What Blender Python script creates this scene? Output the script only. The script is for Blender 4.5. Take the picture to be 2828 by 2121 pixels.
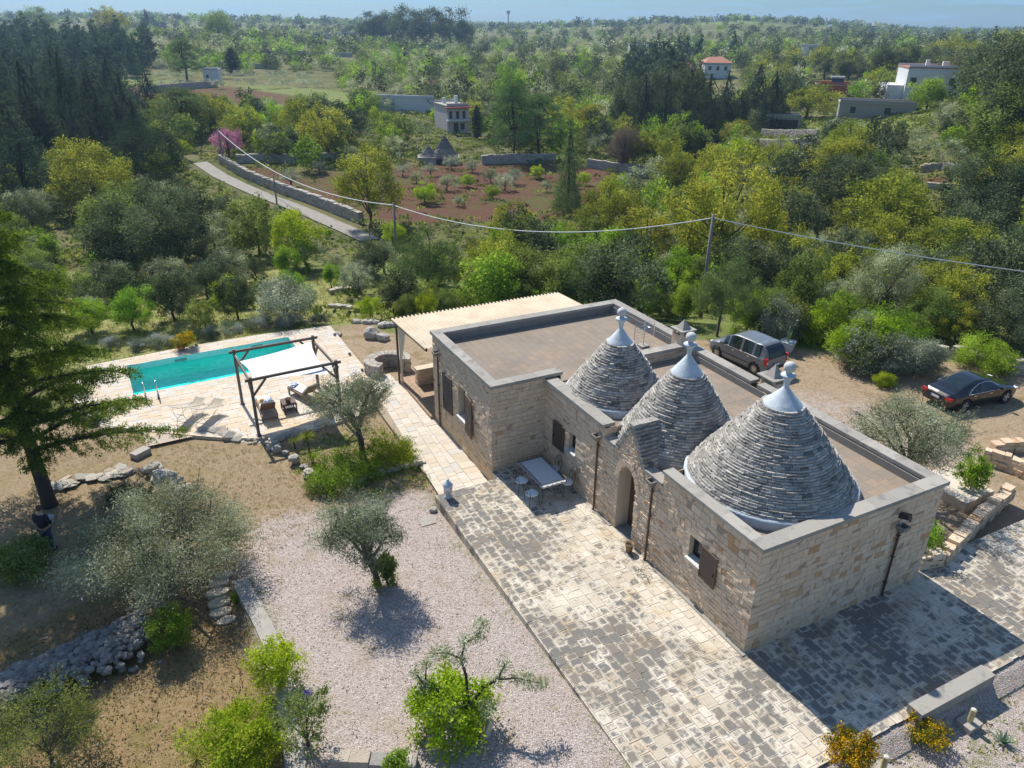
import bpy, math, random
import numpy as np
from mathutils import Vector, Matrix
for _o in list(bpy.data.objects): bpy.data.objects.remove(_o)
C = bpy.context.scene.collection
sc = bpy.context.scene
PI = math.pi
# ------------------------------------------------------------------ camera
FPX, YAW, PIT, ROL = 2072.417, 1.0991, 0.44873, 0.01026
CAM = np.array([-12.809, -10.858, 15.63])
FW = np.array([math.cos(YAW)*math.cos(PIT), math.sin(YAW)*math.cos(PIT), -math.sin(PIT)])
_r = np.array([math.sin(YAW), -math.cos(YAW), 0.0]); _u = np.cross(_r, FW)
RT = math.cos(ROL)*_r + math.sin(ROL)*_u
UP = -math.sin(ROL)*_r + math.cos(ROL)*_u
cd = bpy.data.cameras.new('camera'); cam = bpy.data.objects.new('camera', cd); C.objects.link(cam)
cd.sensor_width = 36; cd.lens = FPX/2828*36; cd.clip_end = 9000; cd.clip_start = 0.1
m = Matrix.Identity(4)
for i in range(3):
    m[i][0], m[i][1], m[i][2], m[i][3] = RT[i], UP[i], -FW[i], CAM[i]
cam.matrix_world = m
sc.camera = cam
# ------------------------------------------------------------------ light
SUN_EL, SUN_AZ = math.radians(48.5), math.radians(94.2)      # azimuth from +X towards +Y
w = bpy.data.worlds.new('World'); sc.world = w; w.use_nodes = True
wn, wl = w.node_tree.nodes, w.node_tree.links
wn.clear()
sky = wn.new('ShaderNodeTexSky'); sky.sky_type = 'NISHITA'; sky.sun_disc = False
sky.sun_elevation = SUN_EL; sky.sun_rotation = PI/2 - SUN_AZ
sky.altitude = 300; sky.air_density = 1.0; sky.dust_density = 0.6; sky.ozone_density = 2.5
bg = wn.new('ShaderNodeBackground'); bg.inputs['Strength'].default_value = 0.115
wo = wn.new('ShaderNodeOutputWorld')
# thin clouds low over the left of the horizon
tc = wn.new('ShaderNodeTexCoord'); mp = wn.new('ShaderNodeMapping'); mp.inputs['Scale'].default_value = (7, 7, 60)
nz = wn.new('ShaderNodeTexNoise'); nz.inputs['Scale'].default_value = 1.6; nz.inputs['Detail'].default_value = 7; nz.inputs['Distortion'].default_value = .3
cr = wn.new('ShaderNodeValToRGB'); cr.color_ramp.elements[0].position = .53; cr.color_ramp.elements[1].position = .74
mx = wn.new('ShaderNodeMix'); mx.data_type = 'RGBA'
mx.inputs[7].default_value = (7.5, 8.4, 9.4, 1)
mu = wn.new('ShaderNodeMath'); mu.operation = 'MULTIPLY'; mu.inputs[1].default_value = .7
wl.new(tc.outputs['Generated'], mp.inputs[0]); wl.new(mp.outputs[0], nz.inputs['Vector']); wl.new(nz.outputs['Fac'], cr.inputs[0])
wl.new(cr.outputs[0], mu.inputs[0]); wl.new(mu.outputs[0], mx.inputs[0]); wl.new(sky.outputs[0], mx.inputs[6])
tn = wn.new('ShaderNodeMix'); tn.data_type = 'RGBA'; tn.blend_type = 'MULTIPLY'; tn.inputs[0].default_value = 1; tn.inputs[7].default_value = (.70, .86, 1.0, 1)
sx = wn.new('ShaderNodeSeparateXYZ'); mr = wn.new('ShaderNodeMapRange'); mr.interpolation_type = 'SMOOTHSTEP'
for k_, v_ in ((1, -.02), (2, .30), (3, 0.0), (4, 1.0)): mr.inputs[k_].default_value = v_
hz = wn.new('ShaderNodeMix'); hz.data_type = 'RGBA'; hz.inputs[6].default_value = (.44, .57, .67, 1); hz.inputs[7].default_value = (1, 1, 1, 1)   # dull air low over the horizon
h2 = wn.new('ShaderNodeMix'); h2.data_type = 'RGBA'; h2.blend_type = 'MULTIPLY'; h2.inputs[0].default_value = 1
wl.new(tc.outputs['Generated'], sx.inputs[0]); wl.new(sx.outputs[2], mr.inputs[0]); wl.new(mr.outputs[0], hz.inputs[0])
wl.new(mx.outputs[2], tn.inputs[6]); wl.new(tn.outputs[2], h2.inputs[6]); wl.new(hz.outputs[2], h2.inputs[7]); wl.new(h2.outputs[2], bg.inputs[0]); wl.new(bg.outputs[0], wo.inputs[0])
sd = bpy.data.lights.new('sun', 'SUN'); sd.energy = 4.9; sd.angle = math.radians(.55); sd.color = (1, .95, .86)
sun = bpy.data.objects.new('sun', sd); C.objects.link(sun)
sun.rotation_euler = Vector((-math.cos(SUN_EL)*math.cos(SUN_AZ), -math.cos(SUN_EL)*math.sin(SUN_AZ), -math.sin(SUN_EL))).to_track_quat('-Z', 'Y').to_euler()
sc.view_settings.view_transform = 'Standard'; sc.view_settings.look = 'None'
sc.view_settings.exposure = 0.32; sc.view_settings.gamma = 1
sc.cycles.max_bounces = 6; sc.cycles.transparent_max_bounces = 8; sc.cycles.volume_bounces = 0
sc.cycles.diffuse_bounces = 3; sc.cycles.glossy_bounces = 3; sc.cycles.transmission_bounces = 5

# ------------------------------------------------------------------ terrain
def sst(a, b, x):
    t = np.clip((x-a)/(b-a), 0, 1); return t*t*(3-2*t)
F2 = FW[:2]/np.linalg.norm(FW[:2]); R2 = np.array([F2[1], -F2[0]])
def to_dl(x, y):
    dx, dy = x-CAM[0], y-CAM[1]
    return dx*F2[0]+dy*F2[1], dx*R2[0]+dy*R2[1]
def from_dl(d, l): return CAM[0]+d*F2[0]+l*R2[0], CAM[1]+d*F2[1]+l*R2[1]
PD = [0, 42, 50, 60, 75, 110, 150, 200, 300, 450, 700, 1100, 1800, 3000, 6000]
PZ = [0, 0, -2.2, -3.8, -5.0, -5.6, -5.0, -4.0, -2.0, 0.5, 3.5, 5.0, 5.0, 6.0, 6.0]
def terrain(x, y):
    x = np.asarray(x, float); y = np.asarray(y, float)
    d, l = to_dl(x, y); a = l/np.maximum(d, 10)
    g = np.clip(-0.08-0.031*(y+1.6), -0.75, -0.08)
    pk = sst(7.2, 8.2, x)
    g = g*(1-pk) + pk*(-0.3-0.02*np.clip(x-8, 0, 14))
    ll = sst(0, .5, (-11.95+.03*(y-5))-x)*(1-sst(8.5, 12.5, y))
    g = g - .55*ll
    sth = sst(-3.75, -3.95, y)*sst(-.6, -.4, x)
    g = g*(1-sth) + sth*-.42
    fall = np.interp(d, PD, PZ)
    # the slope rises on the right beyond the gully
    rise = 8.5*sst(.22, .62, a)*sst(50, 125, d)*(1-sst(350, 800, d)) + 5*sst(.5, .8, a)*sst(55, 90, d)*(1-sst(350, 800, d))
    lft = 3.0*sst(.1, .6, -a)*sst(150, 400, d) - .5*sst(.1, .6, -a)*sst(45, 70, d)*(1-sst(100, 160, d))
    hill = 15*np.exp(-((a-.26)/.16)**2)*np.exp(-((d-1050)/330)**2) + 7*np.exp(-((a+.42)/.3)**2)*np.exp(-((d-1300)/500)**2)
    wob = (np.sin(x*.05+1)*np.cos(y*.043+.5)*.6 + np.sin(x*.013+2)*np.sin(y*.017)*1.2)*sst(48, 90, d)*(1+sst(300, 900, d)*1.2)
    return np.where(d < 42, g, g*(1-sst(42, 60, d)) + fall + rise + lft + hill + wob)
KP = 2828/2212
def ray(px, py):
    x, y = px*KP, py*KP
    return FW + (x-1414)/FPX*RT - (y-1060.5)/FPX*UP
def P(px, py, z):
    d = ray(px, py); t = (z-CAM[2])/d[2]; return CAM + t*d
def G(px, py, dz=0.0):
    """the point of the ground seen at this place of the photograph"""
    d = ray(px, py); t = 5.0
    while t < 5000:
        q = CAM+t*d
        if q[2] < terrain(q[0], q[1])+dz: break
        t *= 1.01
    lo, hi = t/1.01, t
    for _ in range(14):
        t = (lo+hi)/2; q = CAM+t*d
        if q[2] < terrain(q[0], q[1])+dz: hi = t
        else: lo = t
    q = CAM+hi*d; return np.array([q[0], q[1], terrain(q[0], q[1])+dz])
def height_of(px, py0, py1, base):
    """metres that something standing at base spans between two heights in the photograph"""
    dist = np.linalg.norm(base-CAM); return abs(py0-py1)/1620.7*dist*1.06
# ------------------------------------------------------------------ mesh building
class MB:
    def __init__(s): s.v = []; s.f = []; s.t = []; s.uv = []; s.n = 0; s.smooth = False
    def add(s, vs, fs, tint=.5, uv=None):
        k = s.n; s.v.extend([tuple(map(float, q)) for q in vs]); s.n += len(vs)
        for i, f in enumerate(fs):
            s.f.append([k+j for j in f]); s.t.append(tint)
            s.uv.append(uv[i] if uv else None)
        return s
    def box(s, x0, x1, y0, y1, z0, z1, tint=.5, j=0, rng=None):
        vs = [(x, y, z) for z in (z0, z1) for x, y in ((x0, y0), (x1, y0), (x1, y1), (x0, y1))]
        if j: vs = [tuple(c+rng.uniform(-j, j) for c in q) for q in vs]
        return s.add(vs, BOXF, tint)
    def obox(s, c, size, rot=None, tint=.5, taper=1.0):
        hx, hy, hz = size[0]/2, size[1]/2, size[2]/2
        vs = []
        for z in (-hz, hz):
            k = taper if z > 0 else 1
            for x, y in ((-hx, -hy), (hx, -hy), (hx, hy), (-hx, hy)):
                q = Vector((x*k, y*k, z))
                if rot is not None: q = rot @ q
                vs.append((q.x+c[0], q.y+c[1], q.z+c[2]))
        return s.add(vs, BOXF, tint)
    def bar(s, p, q, w, h=None, tint=.5, up=(0, 0, 1)):
        h = h or w; p = Vector(p); q = Vector(q); d = (q-p)
        t = d.normalized(); a = t.cross(Vector(up))
        if a.length < 1e-4: a = t.cross(Vector((1, 0, 0)))
        a.normalize(); b = a.cross(t)
        vs = []
        for e in (p, q):
            for i, j in ((-1, -1), (1, -1), (1, 1), (-1, 1)): vs.append(e+a*(i*w/2)+b*(j*h/2))
        return s.add(vs, [(3, 2, 1, 0), (4, 5, 6, 7), (0, 1, 5, 4), (1, 2, 6, 5), (2, 3, 7, 6), (3, 0, 4, 7)], tint)
    def tube(s, pts, rad, n=8, tint=.5, cap=True):
        pts = [Vector(p) for p in pts]
        if not hasattr(rad, '__len__'): rad = [rad]*len(pts)
        vs = []; ref = Vector((0, 0, 1))
        for i, p in enumerate(pts):
            t = (pts[min(i+1, len(pts)-1)]-pts[max(i-1, 0)]).normalized()
            a = t.cross(ref)
            if a.length < .05: a = t.cross(Vector((1, 0, 0)))
            a.normalize(); b = t.cross(a)
            for k in range(n):
                th = 2*PI*k/n; vs.append(p+(a*math.cos(th)+b*math.sin(th))*rad[i])
        fs = []
        for i in range(len(pts)-1):
            for k in range(n):
                k2 = (k+1) % n; fs.append((i*n+k, i*n+k2, (i+1)*n+k2, (i+1)*n+k))
        if cap: fs += [tuple(range(n))[::-1], tuple(range((len(pts)-1)*n, len(pts)*n))]
        return s.add(vs, fs, tint)
    def lathe(s, prof, n=24, c=(0, 0, 0), tint=.5, jit=0, rng=None, cap=True):
        vs = []
        for r, z in prof:
            for k in range(n):
                th = 2*PI*k/n; rr = r*(1+(rng.uniform(-jit, jit) if jit else 0))
                vs.append((c[0]+rr*math.cos(th), c[1]+rr*math.sin(th), c[2]+z))
        fs = []
        for i in range(len(prof)-1):
            for k in range(n):
                k2 = (k+1) % n; fs.append((i*n+k, i*n+k2, (i+1)*n+k2, (i+1)*n+k))
        if cap: fs += [tuple(range(n))[::-1], tuple(range((len(prof)-1)*n, len(prof)*n))]
        return s.add(vs, fs, tint)
    def prism(s, poly, z0, z1, tint=.5):
        n = len(poly); vs = [(p[0], p[1], z0) for p in poly]+[(p[0], p[1], z1) for p in poly]
        a = sum(poly[i][0]*poly[(i+1) % n][1]-poly[(i+1) % n][0]*poly[i][1] for i in range(n))
        fs = [tuple(range(n))[::-1], tuple(range(n, 2*n))]+[(i, (i+1) % n, n+(i+1) % n, n+i) for i in range(n)]
        if a < 0: fs = [f[::-1] for f in fs]
        return s.add(vs, fs, tint)
    def rock(s, c, size, rng, tint=None, sub=1):
        """an angular stone: a jittered, flattened icosphere"""
        v, f = ICO[sub]
        q = v*(1+rng.uniform(-.22, .22, (len(v), 1)))
        q = np.sign(q)*np.abs(q)**.75
        a = rng.uniform(0, 2*PI); b = rng.uniform(-.35, .35)
        q = q*np.array(size)/2
        ca, sa, cb, sb = math.cos(a), math.sin(a), math.cos(b), math.sin(b)
        q = np.stack([q[:, 0], q[:, 1]*cb-q[:, 2]*sb, q[:, 1]*sb+q[:, 2]*cb], 1)
        q = np.stack([q[:, 0]*ca-q[:, 1]*sa, q[:, 0]*sa+q[:, 1]*ca, q[:, 2]], 1)+np.array(c)
        return s.add(q, f, rng.uniform(.1, 1) if tint is None else tint)
    def build(s, name, mat, parent=None, loc=(0, 0, 0), rotz=0, smooth=None):
        me = bpy.data.meshes.new(name); me.from_pydata(s.v, [], s.f); me.validate(clean_customdata=False)
        if len(me.polygons) == len(s.t):
            at = me.attributes.new('tint', 'FLOAT', 'FACE'); at.data.foreach_set('value', s.t)
            if any(u is not None for u in s.uv):
                ul = me.uv_layers.new(name='UVMap')
                for p, u in zip(me.polygons, s.uv):
                    for i, li in enumerate(p.loop_indices): ul.data[li].uv = u[i % len(u)] if u else (0, 0)
        if smooth if smooth is not None else s.smooth:
            me.polygons.foreach_set('use_smooth', [True]*len(me.polygons))
        me.materials.append(mat)
        o = bpy.data.objects.new(name, me); C.objects.link(o)
        o.location = loc; o.rotation_euler = (0, 0, rotz)
        if parent: o.parent = parent
        return o
BOXF = [(3, 2, 1, 0), (4, 5, 6, 7), (0, 1, 5, 4), (1, 2, 6, 5), (2, 3, 7, 6), (3, 0, 4, 7)]
def _ico(sub):
    import bmesh
    b = bmesh.new(); bmesh.ops.create_icosphere(b, subdivisions=sub, radius=1)
    b.verts.ensure_lookup_table()
    v = np.array([q.co[:] for q in b.verts]); f = [tuple(q.index for q in p.verts) for p in b.faces]; b.free(); return v, f
ICO = {1: _ico(1), 2: _ico(2), 3: _ico(3)}
def mesh_np(name, V, F, tint=None, smooth=False, uv=None):
    """fast mesh from arrays; F is (n,k)"""
    me = bpy.data.meshes.new(name); n, k = F.shape
    me.vertices.add(len(V)); me.vertices.foreach_set('co', np.ascontiguousarray(V, dtype=np.float32).ravel())
    me.loops.add(n*k); me.loops.foreach_set('vertex_index', np.ascontiguousarray(F, dtype=np.int32).ravel())
    me.polygons.add(n); me.polygons.foreach_set('loop_start', np.arange(0, n*k, k, dtype=np.int32))
    if smooth: me.polygons.foreach_set('use_smooth', np.ones(n, bool))
    me.update(calc_edges=True)
    if tint is not None:
        at = me.attributes.new('tint', 'FLOAT', 'FACE'); at.data.foreach_set('value', np.ascontiguousarray(tint, dtype=np.float32))
    return me
def obj(name, me, mat=None, parent=None, loc=(0, 0, 0)):
    if mat and not me.materials: me.materials.append(mat)
    o = bpy.data.objects.new(name, me); C.objects.link(o); o.location = loc
    if parent: o.parent = parent
    return o
def empty(name, label, cat, loc=(0, 0, 0), rotz=0, group=None):
    o = bpy.data.objects.new(name, None); C.objects.link(o); o.empty_display_size = .2
    o.location = loc; o.rotation_euler = (0, 0, rotz); return tag(o, label, cat, group)
def tag(o, label, cat, group=None):
    o['label'] = label; o['category'] = cat
    if group: o['group'] = group
    return o
def struct(o, kind='structure'): o['kind'] = kind; return o
def kids(o): return [c for c in bpy.data.objects if c.parent == o]
def dup(o, loc, rotz=0, scale=None, label=None, group=None):
    r = o.copy(); C.objects.link(r); r.location = loc; r.rotation_euler = (0, 0, rotz)
    if scale is not None: r.scale = scale if hasattr(scale, '__len__') else (scale,)*3
    if label: r['label'] = label
    if group: r['group'] = group
    for ch in o.children:
        c = ch.copy(); C.objects.link(c); c.parent = r
        for g in ch.children:
            d = g.copy(); C.objects.link(d); d.parent = c
    return r
# ------------------------------------------------------------------ materials
class NT:
    def __init__(s, name):
        s.m = bpy.data.materials.new(name); s.m.use_nodes = True; s.n = s.m.node_tree.nodes; s.l = s.m.node_tree.links; s.n.clear()
        s.out = s.n.new('ShaderNodeOutputMaterial')
    def __call__(s, typ, **kw):
        q = s.n.new('ShaderNode'+typ)
        for k, v in kw.items():
            if k.startswith('_'): s.set(q.inputs[int(k[1:])], v)
            elif hasattr(q, k) and k not in ('color',): setattr(q, k, v)
            else: s.set(q.inputs[k.replace('__', ' ')], v)
        return q
    def set(s, inp, v):
        if isinstance(v, bpy.types.NodeSocket): s.l.new(v, inp)
        elif isinstance(v, bpy.types.Node): s.l.new(v.outputs[0], inp)
        elif isinstance(v, tuple) and len(v) == 3 and inp.type == 'RGBA': inp.default_value = (*v, 1)
        else: inp.default_value = v
    def mix(s, f, a, b, mode='MIX'):
        q = s.n.new('ShaderNodeMix'); q.data_type = 'RGBA'; q.blend_type = mode; q.clamp_factor = True
        s.set(q.inputs[0], f); s.set(q.inputs[6], a); s.set(q.inputs[7], b); return q.outputs[2]
    def math(s, op, a, b=0.0, c=0.0):
        q = s.n.new('ShaderNodeMath'); q.operation = op; s.set(q.inputs[0], a); s.set(q.inputs[1], b); s.set(q.inputs[2], c); return q.outputs[0]
    def smooth(s, x, a, b):
        q = s.n.new('ShaderNodeMapRange'); q.interpolation_type = 'SMOOTHSTEP'
        s.set(q.inputs[0], x); q.inputs[1].default_value = a; q.inputs[2].default_value = b; return q.outputs[0]
    def noise(s, scale, detail=4, rough=.55, vec=None, dist=0):
        q = s.n.new('ShaderNodeTexNoise'); q.inputs['Scale'].default_value = scale; q.inputs['Detail'].default_value = detail
        q.inputs['Roughness'].default_value = rough; q.inputs['Distortion'].default_value = dist
        s.l.new(vec if vec is not None else s.co(), q.inputs['Vector']); return q.outputs['Fac']
    def co(s):
        if not hasattr(s, '_co'): s._co = s.n.new('ShaderNodeTexCoord').outputs['Object']
        return s._co
    def attr(s, name='tint', out='Fac'):
        q = s.n.new('ShaderNodeAttribute'); q.attribute_name = name; return q.outputs[out]
    def ramp(s, x, stops, interp='LINEAR'):
        q = s.n.new('ShaderNodeValToRGB'); q.color_ramp.interpolation = interp; e = q.color_ramp.elements
        while len(e) < len(stops): e.new(.5)
        for i, (p, c) in enumerate(stops): e[i].position = p; e[i].color = (*c, 1)
        s.set(q.inputs[0], x); return q.outputs[0]
    def bump(s, h, dist=.01, strength=1.0):
        q = s.n.new('ShaderNodeBump'); q.inputs['Distance'].default_value = dist; q.inputs['Strength'].default_value = strength
        s.l.new(h, q.inputs['Height']); return q.outputs[0]
    def pbr(s, col, rough=.8, bump=None, **kw):
        q = s.n.new('ShaderNodeBsdfPrincipled'); s.set(q.inputs['Base Color'], col); s.set(q.inputs['Roughness'], rough)
        if bump is not None: s.l.new(bump, q.inputs['Normal'])
        for k, v in kw.items(): s.set(q.inputs[k.replace('__', ' ')], v)
        s.l.new(q.outputs[0], s.out.inputs[0]); return s.m
def sc3(c, k): return tuple(min(1, x*k) for x in c)
def plain(name, col, rough=.7, var=.25, scale=6, bump=.0, bscale=30, **kw):
    t = NT(name); n = t.noise(scale, 5)
    c = t.mix(n, sc3(col, 1-var), sc3(col, 1+var))
    b = t.bump(t.noise(bscale, 4), bump) if bump else None
    return t.pbr(c, rough, b, **kw)
def stone_mat(name, stops, mortar, dirt=(.10, .085, .07), dirt_amt=.35, bump=.02, bscale=14, low=None):
    """stone whose single blocks differ (face attribute tint; 0 is mortar)"""
    t = NT(name); a = t.attr()
    c = t.ramp(a, [(0, mortar), (.03, mortar)]+stops)
    n1 = t.noise(2.2, 6, .65); n2 = t.noise(23, 5, .7)
    c = t.mix(t.math('MULTIPLY', t.smooth(n1, .5, .75), dirt_amt), c, dirt)
    c = t.mix(t.math('MULTIPLY', t.smooth(n2, .3, .75), .35), c, sc3(stops[0][1], 1.25))
    c = t.mix(t.math('MULTIPLY', t.smooth(t.noise(55, 3, .6), .56, .7), .4), c, dirt)
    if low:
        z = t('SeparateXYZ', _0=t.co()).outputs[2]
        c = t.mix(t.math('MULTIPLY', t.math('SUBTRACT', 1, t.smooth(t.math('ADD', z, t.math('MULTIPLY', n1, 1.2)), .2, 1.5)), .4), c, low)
    h = t.math('ADD', t.math('MULTIPLY', t.noise(bscale, 6, .65), 1.0), t.math('MULTIPLY', n2, .4))
    return t.pbr(c, .9, t.bump(h, bump), **{'Specular IOR Level': .15})
MAT = {}
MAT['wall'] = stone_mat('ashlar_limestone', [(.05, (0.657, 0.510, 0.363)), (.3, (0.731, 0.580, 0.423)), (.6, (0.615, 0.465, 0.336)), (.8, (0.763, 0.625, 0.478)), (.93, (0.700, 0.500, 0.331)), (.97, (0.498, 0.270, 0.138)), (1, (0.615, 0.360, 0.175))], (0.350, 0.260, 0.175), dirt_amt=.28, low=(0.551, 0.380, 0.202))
MAT['cone'] = stone_mat('weathered_roof_slabs', [(.05, (.15, .145, .135)), (.25, (.28, .26, .235)), (.6, (.43, .40, .355)), (1, (.60, .56, .50))], (.05, .045, .045), dirt=(.06, .058, .06), dirt_amt=.55, bump=.02, bscale=11)
MAT['drystone'] = stone_mat('dry_limestone', [(.05, (.30, .28, .25)), (.4, (.42, .39, .34)), (.8, (.52, .47, .40)), (1, (.45, .36, .26))], (.08, .07, .06), dirt_amt=.4, bump=.03)
MAT['rubble'] = stone_mat('grey_rubble', [(.05, (.17, .16, .15)), (.5, (.27, .255, .235)), (1, (.40, .37, .33))], (.08, .07, .06), dirt_amt=.4, bump=.03)
MAT['coping'] = stone_mat('grey_coping_stone', [(.05, (.30, .28, .25)), (.6, (.36, .335, .295)), (1, (.42, .39, .345))], (.1, .09, .08), dirt=(.12, .115, .105), dirt_amt=.75, bump=.008)
MAT['render'] = plain('grey_lime_render', (.24, .23, .21), .9, .25, 3, .004)
MAT['plaster'] = plain('pale_stone_reveal', (.60, .50, .37), .85, .15, 5, .004)
MAT['white'] = plain('whitewash', (.50, .55, .59), .85, .26, 5, .012, 9)
MAT['brown'] = plain('brown_painted_metal', (.075, .045, .032), .45, .15)
MAT['shutter'] = plain('brown_wood_shutter', (.095, .060, .040), .6, .25, 12)
MAT['frame'] = plain('dark_window_frame', (.05, .035, .028), .5, .2)
MAT['sill'] = plain('pale_stone_sill', (.58, .57, .54), .7, .1)
MAT['iron'] = plain('dark_wrought_iron', (.03, .03, .035), .45, .1)
MAT['black'] = plain('black_rubber', (.015, .015, .015), .7, .1)
MAT['steel'] = plain('brushed_steel', (.6, .6, .62), .25, .05, Metallic=1.0)
t = NT('window_glass'); MAT['glass'] = t.pbr((.02, .03, .035), .06, **{'Specular IOR Level': .6})
def slab_mat(name, pale, dark, joint, lich, lo=.42, hi=.62, edge=.28, warm=None, big=1.0, per=.34, zone=False):
    """paving: each slab has its own UV square, so lichen keeps to the middle of the slab"""
    t = NT(name); uv = t('UVMap').outputs[0]; s = t('SeparateXYZ', _0=uv)
    def tri(x): return t.math('MULTIPLY', t.math('SUBTRACT', .5, t.math('ABSOLUTE', t.math('SUBTRACT', x, .5))), 2)
    e = t.math('MINIMUM', tri(s.outputs[0]), tri(s.outputs[1]))
    a = t.attr(); n0 = t.noise(.35, 3, .6); n1 = t.noise(4.2, 7, .72, dist=.6); n2 = t.noise(26, 4, .6)
    base = t.ramp(a, [(0, joint), (.02, joint)]+pale)
    base = t.mix(t.math('MULTIPLY', t.smooth(n2, .35, .7), .3), base, sc3(pale[0][1], .7))
    if warm: base = t.mix(t.math('MULTIPLY', t.smooth(t.noise(1.1, 4), .5, .68), .55), base, warm)
    k = t.math('ADD', t.math('MULTIPLY', n1, .85), t.math('MULTIPLY', t.math('SUBTRACT', t.math('FRACT', t.math('MULTIPLY', a, 7.31)), .5), per))
    k = t.math('ADD', k, t.math('MULTIPLY', t.math('SUBTRACT', n0, .5), big))
    k = t.math('ADD', k, t.math('MULTIPLY', t.smooth(e, 0, edge), .16))
    if zone:                                                   # more lichen on the outer strip; south side also gets painted-in house shade
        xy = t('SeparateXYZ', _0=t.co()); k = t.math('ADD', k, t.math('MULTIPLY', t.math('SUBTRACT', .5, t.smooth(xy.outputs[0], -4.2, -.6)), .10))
        k = t.math('ADD', k, t.math('MULTIPLY', t.math('SUBTRACT', 1, t.smooth(xy.outputs[1], -1.0, 1.2)), .06))  # lichen mask raised to the south, deepening the house shadow in the slab colour
    f = t.smooth(k, lo, hi)
    f = t.math('MULTIPLY', f, t.math('GREATER_THAN', a, .015))
    d = t.mix(n2, sc3(dark, .72), sc3(dark, 1.3))
    d = t.mix(t.smooth(t.math('FRACT', t.math('MULTIPLY', a, 3.77)), .3, .9), d, sc3((dark[0]*1.12, dark[1]*.98, dark[2]*.85), 1.25))
    c = t.mix(t.math('MULTIPLY', f, lich), base, d)
    if big != 1.0: c = t.mix(t.math('MULTIPLY', t.smooth(t.noise(.55, 6, .7), .45, .72), .45), c, (.22, .19, .155) if zone else (.15, .13, .11))
    h = t.math('ADD', t.math('MULTIPLY', n1, .5), t.math('MULTIPLY', n2, .5))
    return t.pbr(c, .85, t.bump(h, .008), **{'Specular IOR Level': .2})
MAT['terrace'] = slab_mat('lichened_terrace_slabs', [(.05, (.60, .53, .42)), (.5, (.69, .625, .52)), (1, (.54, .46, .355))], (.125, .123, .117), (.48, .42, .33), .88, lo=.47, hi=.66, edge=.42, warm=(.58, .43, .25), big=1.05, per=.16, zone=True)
MAT['path'] = slab_mat('cream_path_slabs', [(.05, (.60, .53, .43)), (.5, (.66, .60, .52)), (.85, (.60, .50, .38)), (1, (.55, .53, .50))], (.36, .33, .28), (.34, .27, .19), .35, lo=.62, hi=.85)
MAT['deck'] = slab_mat('pool_deck_stone', [(.05, (.60, .50, .38)), (.35, (.66, .58, .48)), (.6, (.60, .48, .33)), (.8, (.58, .57, .54)), (1, (.64, .56, .45))], (.50, .42, .33), (.46, .38, .30), .4, lo=.6, hi=.9, warm=(.60, .44, .27))
MAT['rooftile'] = slab_mat('roof_terrace_slabs', [(.05, (.285, .235, .185)), (.5, (.30, .245, .192)), (1, (.275, .228, .18))], (.25, .21, .17), (.19, .17, .15), .75, lo=.42, hi=.72, edge=.05, warm=(.33, .26, .18), per=.06, big=.9)
def clip_poly(p, clip):
    """cut a polygon with a convex counter-clockwise outline"""
    out = list(p); n = len(clip)
    for i in range(n):
        a, b = clip[i], clip[(i+1) % n]; side = lambda q: (b[0]-a[0])*(q[1]-a[1])-(b[1]-a[1])*(q[0]-a[0])
        src, out = out, []
        for k in range(len(src)):
            s, e = src[k], src[(k+1) % len(src)]; ss, se = side(s), side(e)
            if ss >= 0: out.append(s)
            if (ss >= 0) != (se >= 0):
                t = ss/(ss-se); out.append((s[0]+t*(e[0]-s[0]), s[1]+t*(e[1]-s[1])))
        if not out: return []
    return out
def slabs(mb, x0, x1, y0, y1, z, seed, rows=(.28, .45), cuts=(.22, .5), along='y', gap=.007, keep=None, thick=.02, sub=None, clip=None, hj=.006):
    """real slabs laid in rows over a rectangle, with joints between"""
    rng = random.Random(seed); r0, r1, c0, c1 = (x0, x1, y0, y1) if along == 'y' else (y0, y1, x0, x1)
    r = r0
    while r < r1-.01:
        rr = min(r1, r+rng.uniform(*rows))
        if r1-rr < rows[0]*.5: rr = r1
        c = c0+rng.uniform(-cuts[1], 0)
        while c < c1:
            cc = c+rng.uniform(*cuts)
            a, b = max(c, c0), min(cc, c1)
            if b-a > .03:
                q = (r, rr, a, b) if along == 'y' else (a, b, r, rr)
                if keep is None or keep((q[0]+q[1])/2, (q[2]+q[3])/2):
                    j = lambda: rng.uniform(-.006, .006)*(hj > 0); g = gap
                    p = [(q[0]+g+j(), q[2]+g+j()), (q[1]-g+j(), q[2]+g+j()), (q[1]-g+j(), q[3]-g+j()), (q[0]+g+j(), q[3]-g+j())]
                    zz = z+rng.uniform(-hj, hj)
                    if clip is not None:
                        pp = clip_poly(p, clip)
                        if len(pp) < 3: c = cc; continue
                        if len(pp) != 4 or max(abs(pp[k][0]-p[k][0])+abs(pp[k][1]-p[k][1]) for k in range(4)) > 1e-6:
                            n = len(pp); vs = [(*e, zz) for e in pp]+[(*e, zz-thick) for e in pp]
                            if sub: vs = [sub(*v) for v in vs]
                            u = [((e[0]-p[0][0])/(p[2][0]-p[0][0]), (e[1]-p[0][1])/(p[2][1]-p[0][1])) for e in pp]
                            mb.add(vs, [tuple(range(n))]+[(k, n+k, n+(k+1) % n, (k+1) % n) for k in range(n)], rng.uniform(.05, 1), [u]+[[(0, 0)]*4]*n); c = cc; continue
                    vs = [(*e, zz+rng.uniform(-.003, .003)*(hj > 0)) for e in p]+[(*e, zz-thick) for e in p]
                    if sub: vs = [sub(*v) for v in vs]
                    u = [(0, 0), (1, 0), (1, 1), (0, 1)]; uz = [(0, 0)]*4
                    mb.add(vs, [(0, 1, 2, 3), (0, 4, 5, 1), (1, 5, 6, 2), (2, 6, 7, 3), (3, 7, 4, 0)], rng.uniform(.05, 1), [u, uz, uz, uz, uz])
            c = cc
        r = rr
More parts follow.
